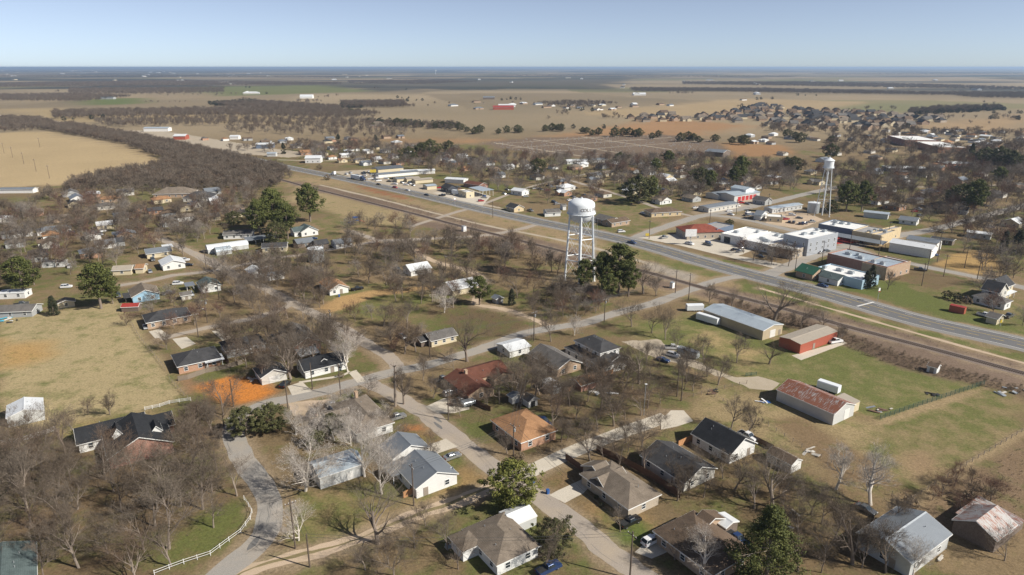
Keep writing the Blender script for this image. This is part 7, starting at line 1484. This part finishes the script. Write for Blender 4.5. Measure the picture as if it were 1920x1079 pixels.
for i in range(34):      # farmyard groves and hedge ends
    px, py = rnd.uniform(0, 1920), rnd.uniform(150, 235); cx, cy = G(px, py); ln = rnd.uniform(20, 160); a_ = rnd.choice((0, .2, 1.4, 1.57)) + rnd.uniform(-.1, .1)
    for j in range(rnd.randint(3, 16)):
        q = rnd.uniform(-1, 1) * ln; x, y = cx + q * math.cos(a_) + rnd.gauss(0, 9), cy + q * math.sin(a_) + rnd.gauss(0, 9)
        if clear(x, y, 3): strips.append((x, y, rnd.uniform(5, 12)))
wood('distant_woods', 'far grey-brown tree lines and scattered trees across the plain', strips, cF, 9)
ced = []
for i, poly in enumerate(([(390, 195), (470, 190), (480, 198), (400, 200)], [(1700, 212), (1880, 202), (1885, 208), (1720, 217)], [(640, 196), (680, 196), (680, 204), (640, 204)], [(690, 228), (860, 236), (860, 243), (700, 236)])): ced += fill(poly, 15, (7, 11), 60 + i)
for i in range(20):
    px, py = rnd.uniform(0, 1920), rnd.uniform(165, 250); cx, cy = G(px, py)
    for j in range(rnd.randint(1, 7)):
        x, y = cx + rnd.gauss(0, 22), cy + rnd.gauss(0, 14)
        if clear(x, y, 4): ced.append((x, y, rnd.uniform(5, 10)))
wood('distant_cedars', 'scattered dark cedars dotting the plain and the field edges', ced, cE, 11)
# brush along the railway, weeds, gravestones
cB = proto_coll('brush_clump', [evergreen(400 + i, 10, 'round', 30, 26, .5, 'bush') for i in range(3)])
bp = fill([(1335, 556), (1480, 592), (1590, 628), (1700, 664), (1925, 728), (1925, 745), (1800, 716), (1690, 690), (1600, 660), (1560, 635), (1400, 588)], 1.5, (.35, 1.25), 70) + fill([(560, 352), (760, 380), (900, 420), (900, 432), (760, 402), (600, 362)], 3.2, (.3, .9), 71) + fill([(1720, 945), (1925, 825), (1925, 1000), (1850, 955), (1790, 990)], 1.7, (.15, .5), 72) + fill([(1430, 555), (1700, 625), (1925, 690), (1925, 696), (1700, 640), (1430, 567)], 3., (.2, .6), 73) + fill([(1200, 900), (1420, 880), (1640, 985), (1600, 1079), (1330, 960)], 3.4, (.3, 1.), 74) + fill([(640, 470), (1060, 470), (1060, 590), (820, 600), (660, 530)], 4.6, (.3, 1.1), 75) + fill([(0, 880), (430, 850), (440, 960), (280, 1079), (0, 1090)], 4.4, (.2, .6), 76)
wood('dry_brush', 'low dry brown brush and weeds beside the railway and under the trees', [p for p in bp if clear(p[0], p[1], .6)], cB, 12)
m_ = MB(); q = random.Random(8); cw = wpoly([(900, 270), (1000, 260), (1240, 254), (1330, 264), (1370, 288), (1180, 298), (1000, 290)]); xs = [p[0] for p in cw]; ys = [p[1] for p in cw]
for i in range(800):
    x, y = q.uniform(min(xs), max(xs)), round(q.uniform(min(ys), max(ys)) / 5) * 5 + q.uniform(-.5, .5)
    if inside(x, y, cw): s_ = q.uniform(.3, .6); m_.box(x - s_, x + s_, y - .12, y + .12, 0, q.uniform(.6, 1.3))
tag(m_.build('gravestones', M['graves']), 'rows of small grey gravestones across the cemetery', 'gravestones', kind='stuff')
# round clipped hedges and lawn bushes
BU = evergreen(410, 10, 'round', 70, 30, .42, 'bush'); BG = evergreen(411, 10, 'round', 70, 30, .42, 'live')
for px, py, h, k, lab in ((1776, 560, 4.4, BG, 'left bushy dark hedge clump by the red container'), (1795, 565, 4.6, BG, 'middle bushy dark hedge clump by the red container'), (1812, 570, 4.2, BU, 'right bushy brown hedge clump by the red container'), (845, 358, 4, BU, 'brown bush behind the dark gabled shop') , (800, 288, 4, BG, 'dark bush at the large evergreen foot'), (1706, 951, 3.5, BU, 'brown bush at the pasture corner'), (1818, 948, 4, BU, 'brown bush before the weathered barn'), (975, 862, 2.6, BU, 'brown rounded bush beside the orange brick house'), (1128, 950, 1.3, BG, 'low dark hedge bush before the buff brick house'), (1118, 935, 1.2, BG, 'second low dark hedge bush before the buff brick house'), (1720, 1018, 3.6, BG, 'dark thicket against the grey metal-roofed building'), (640, 708, 2.2, BU, 'round brown bush on the lawn of the black-roofed white house'), (614, 338, 6, BU, 'big brown bush clump beside the far highway'), (600, 318, 6, BU, 'second brown bush clump by the far highway'), (20, 925, 3, BU, 'brown brush beside the grove edge'), (30, 1020, 2, BG, 'green shrub by the green-grey roof'), (22, 865, 2.2, BG, 'green shrub by the white plank fence')):
    x, y = G(px, py); o = empty('bush', x, y, -.1 * h, 1.); o.scale = (h / 10,) * 3; tag(o, lab, 'bush'); inst('stem', k[0], o); inst('foliage', k[1], o)

# leaf litter under the bare crowns
for t in TREES:
    x, y, h, fam = t[:4]
    if fam in (PINE, EGG, LIVE, CONE, BIGP) or math.hypot(x, y) > 450: continue
    R_ = h * .5; jx_ = slice(*np.searchsorted(gx, (x - R_, x + R_))); jy_ = slice(*np.searchsorted(gy, (y - R_, y + R_)))
    j = idx[jy_, jx_].ravel()
    if len(j) == 0: continue
    wt = np.clip(1.15 - np.hypot(FX[j] - x, FY[j] - y) / R_, 0, 1) * np.clip((n2[j] - .25) * 2, 0, 1) * .4
    gc[j, :3] = gc[j, :3] * (1 - wt[:, None]) + np.array([.175, .122, .072]) * wt[:, None]; gc[j, 3] *= 1 - wt * .7
soil_flush()

# ------------------------------------------------------------------ haze
mb = MB(); mb.box(-49000, 49000, -3000, 59000, -1.5, 101)
hm = bpy.data.materials.new('haze'); hm.use_nodes = True; hn = hm.node_tree; hn.nodes.clear(); ho = hn.nodes.new('ShaderNodeOutputMaterial'); pv = hn.nodes.new('ShaderNodeVolumePrincipled')
pv.inputs['Color'].default_value = (.55, .74, 1., 1); pv.inputs['Density'].default_value = 6.0e-5; pv.inputs['Anisotropy'].default_value = .2
hn.links.new(pv.outputs[0], ho.inputs['Volume'])
tag(mb.build('haze', hm), 'thin pale haze over the whole plain', kind='stuff')
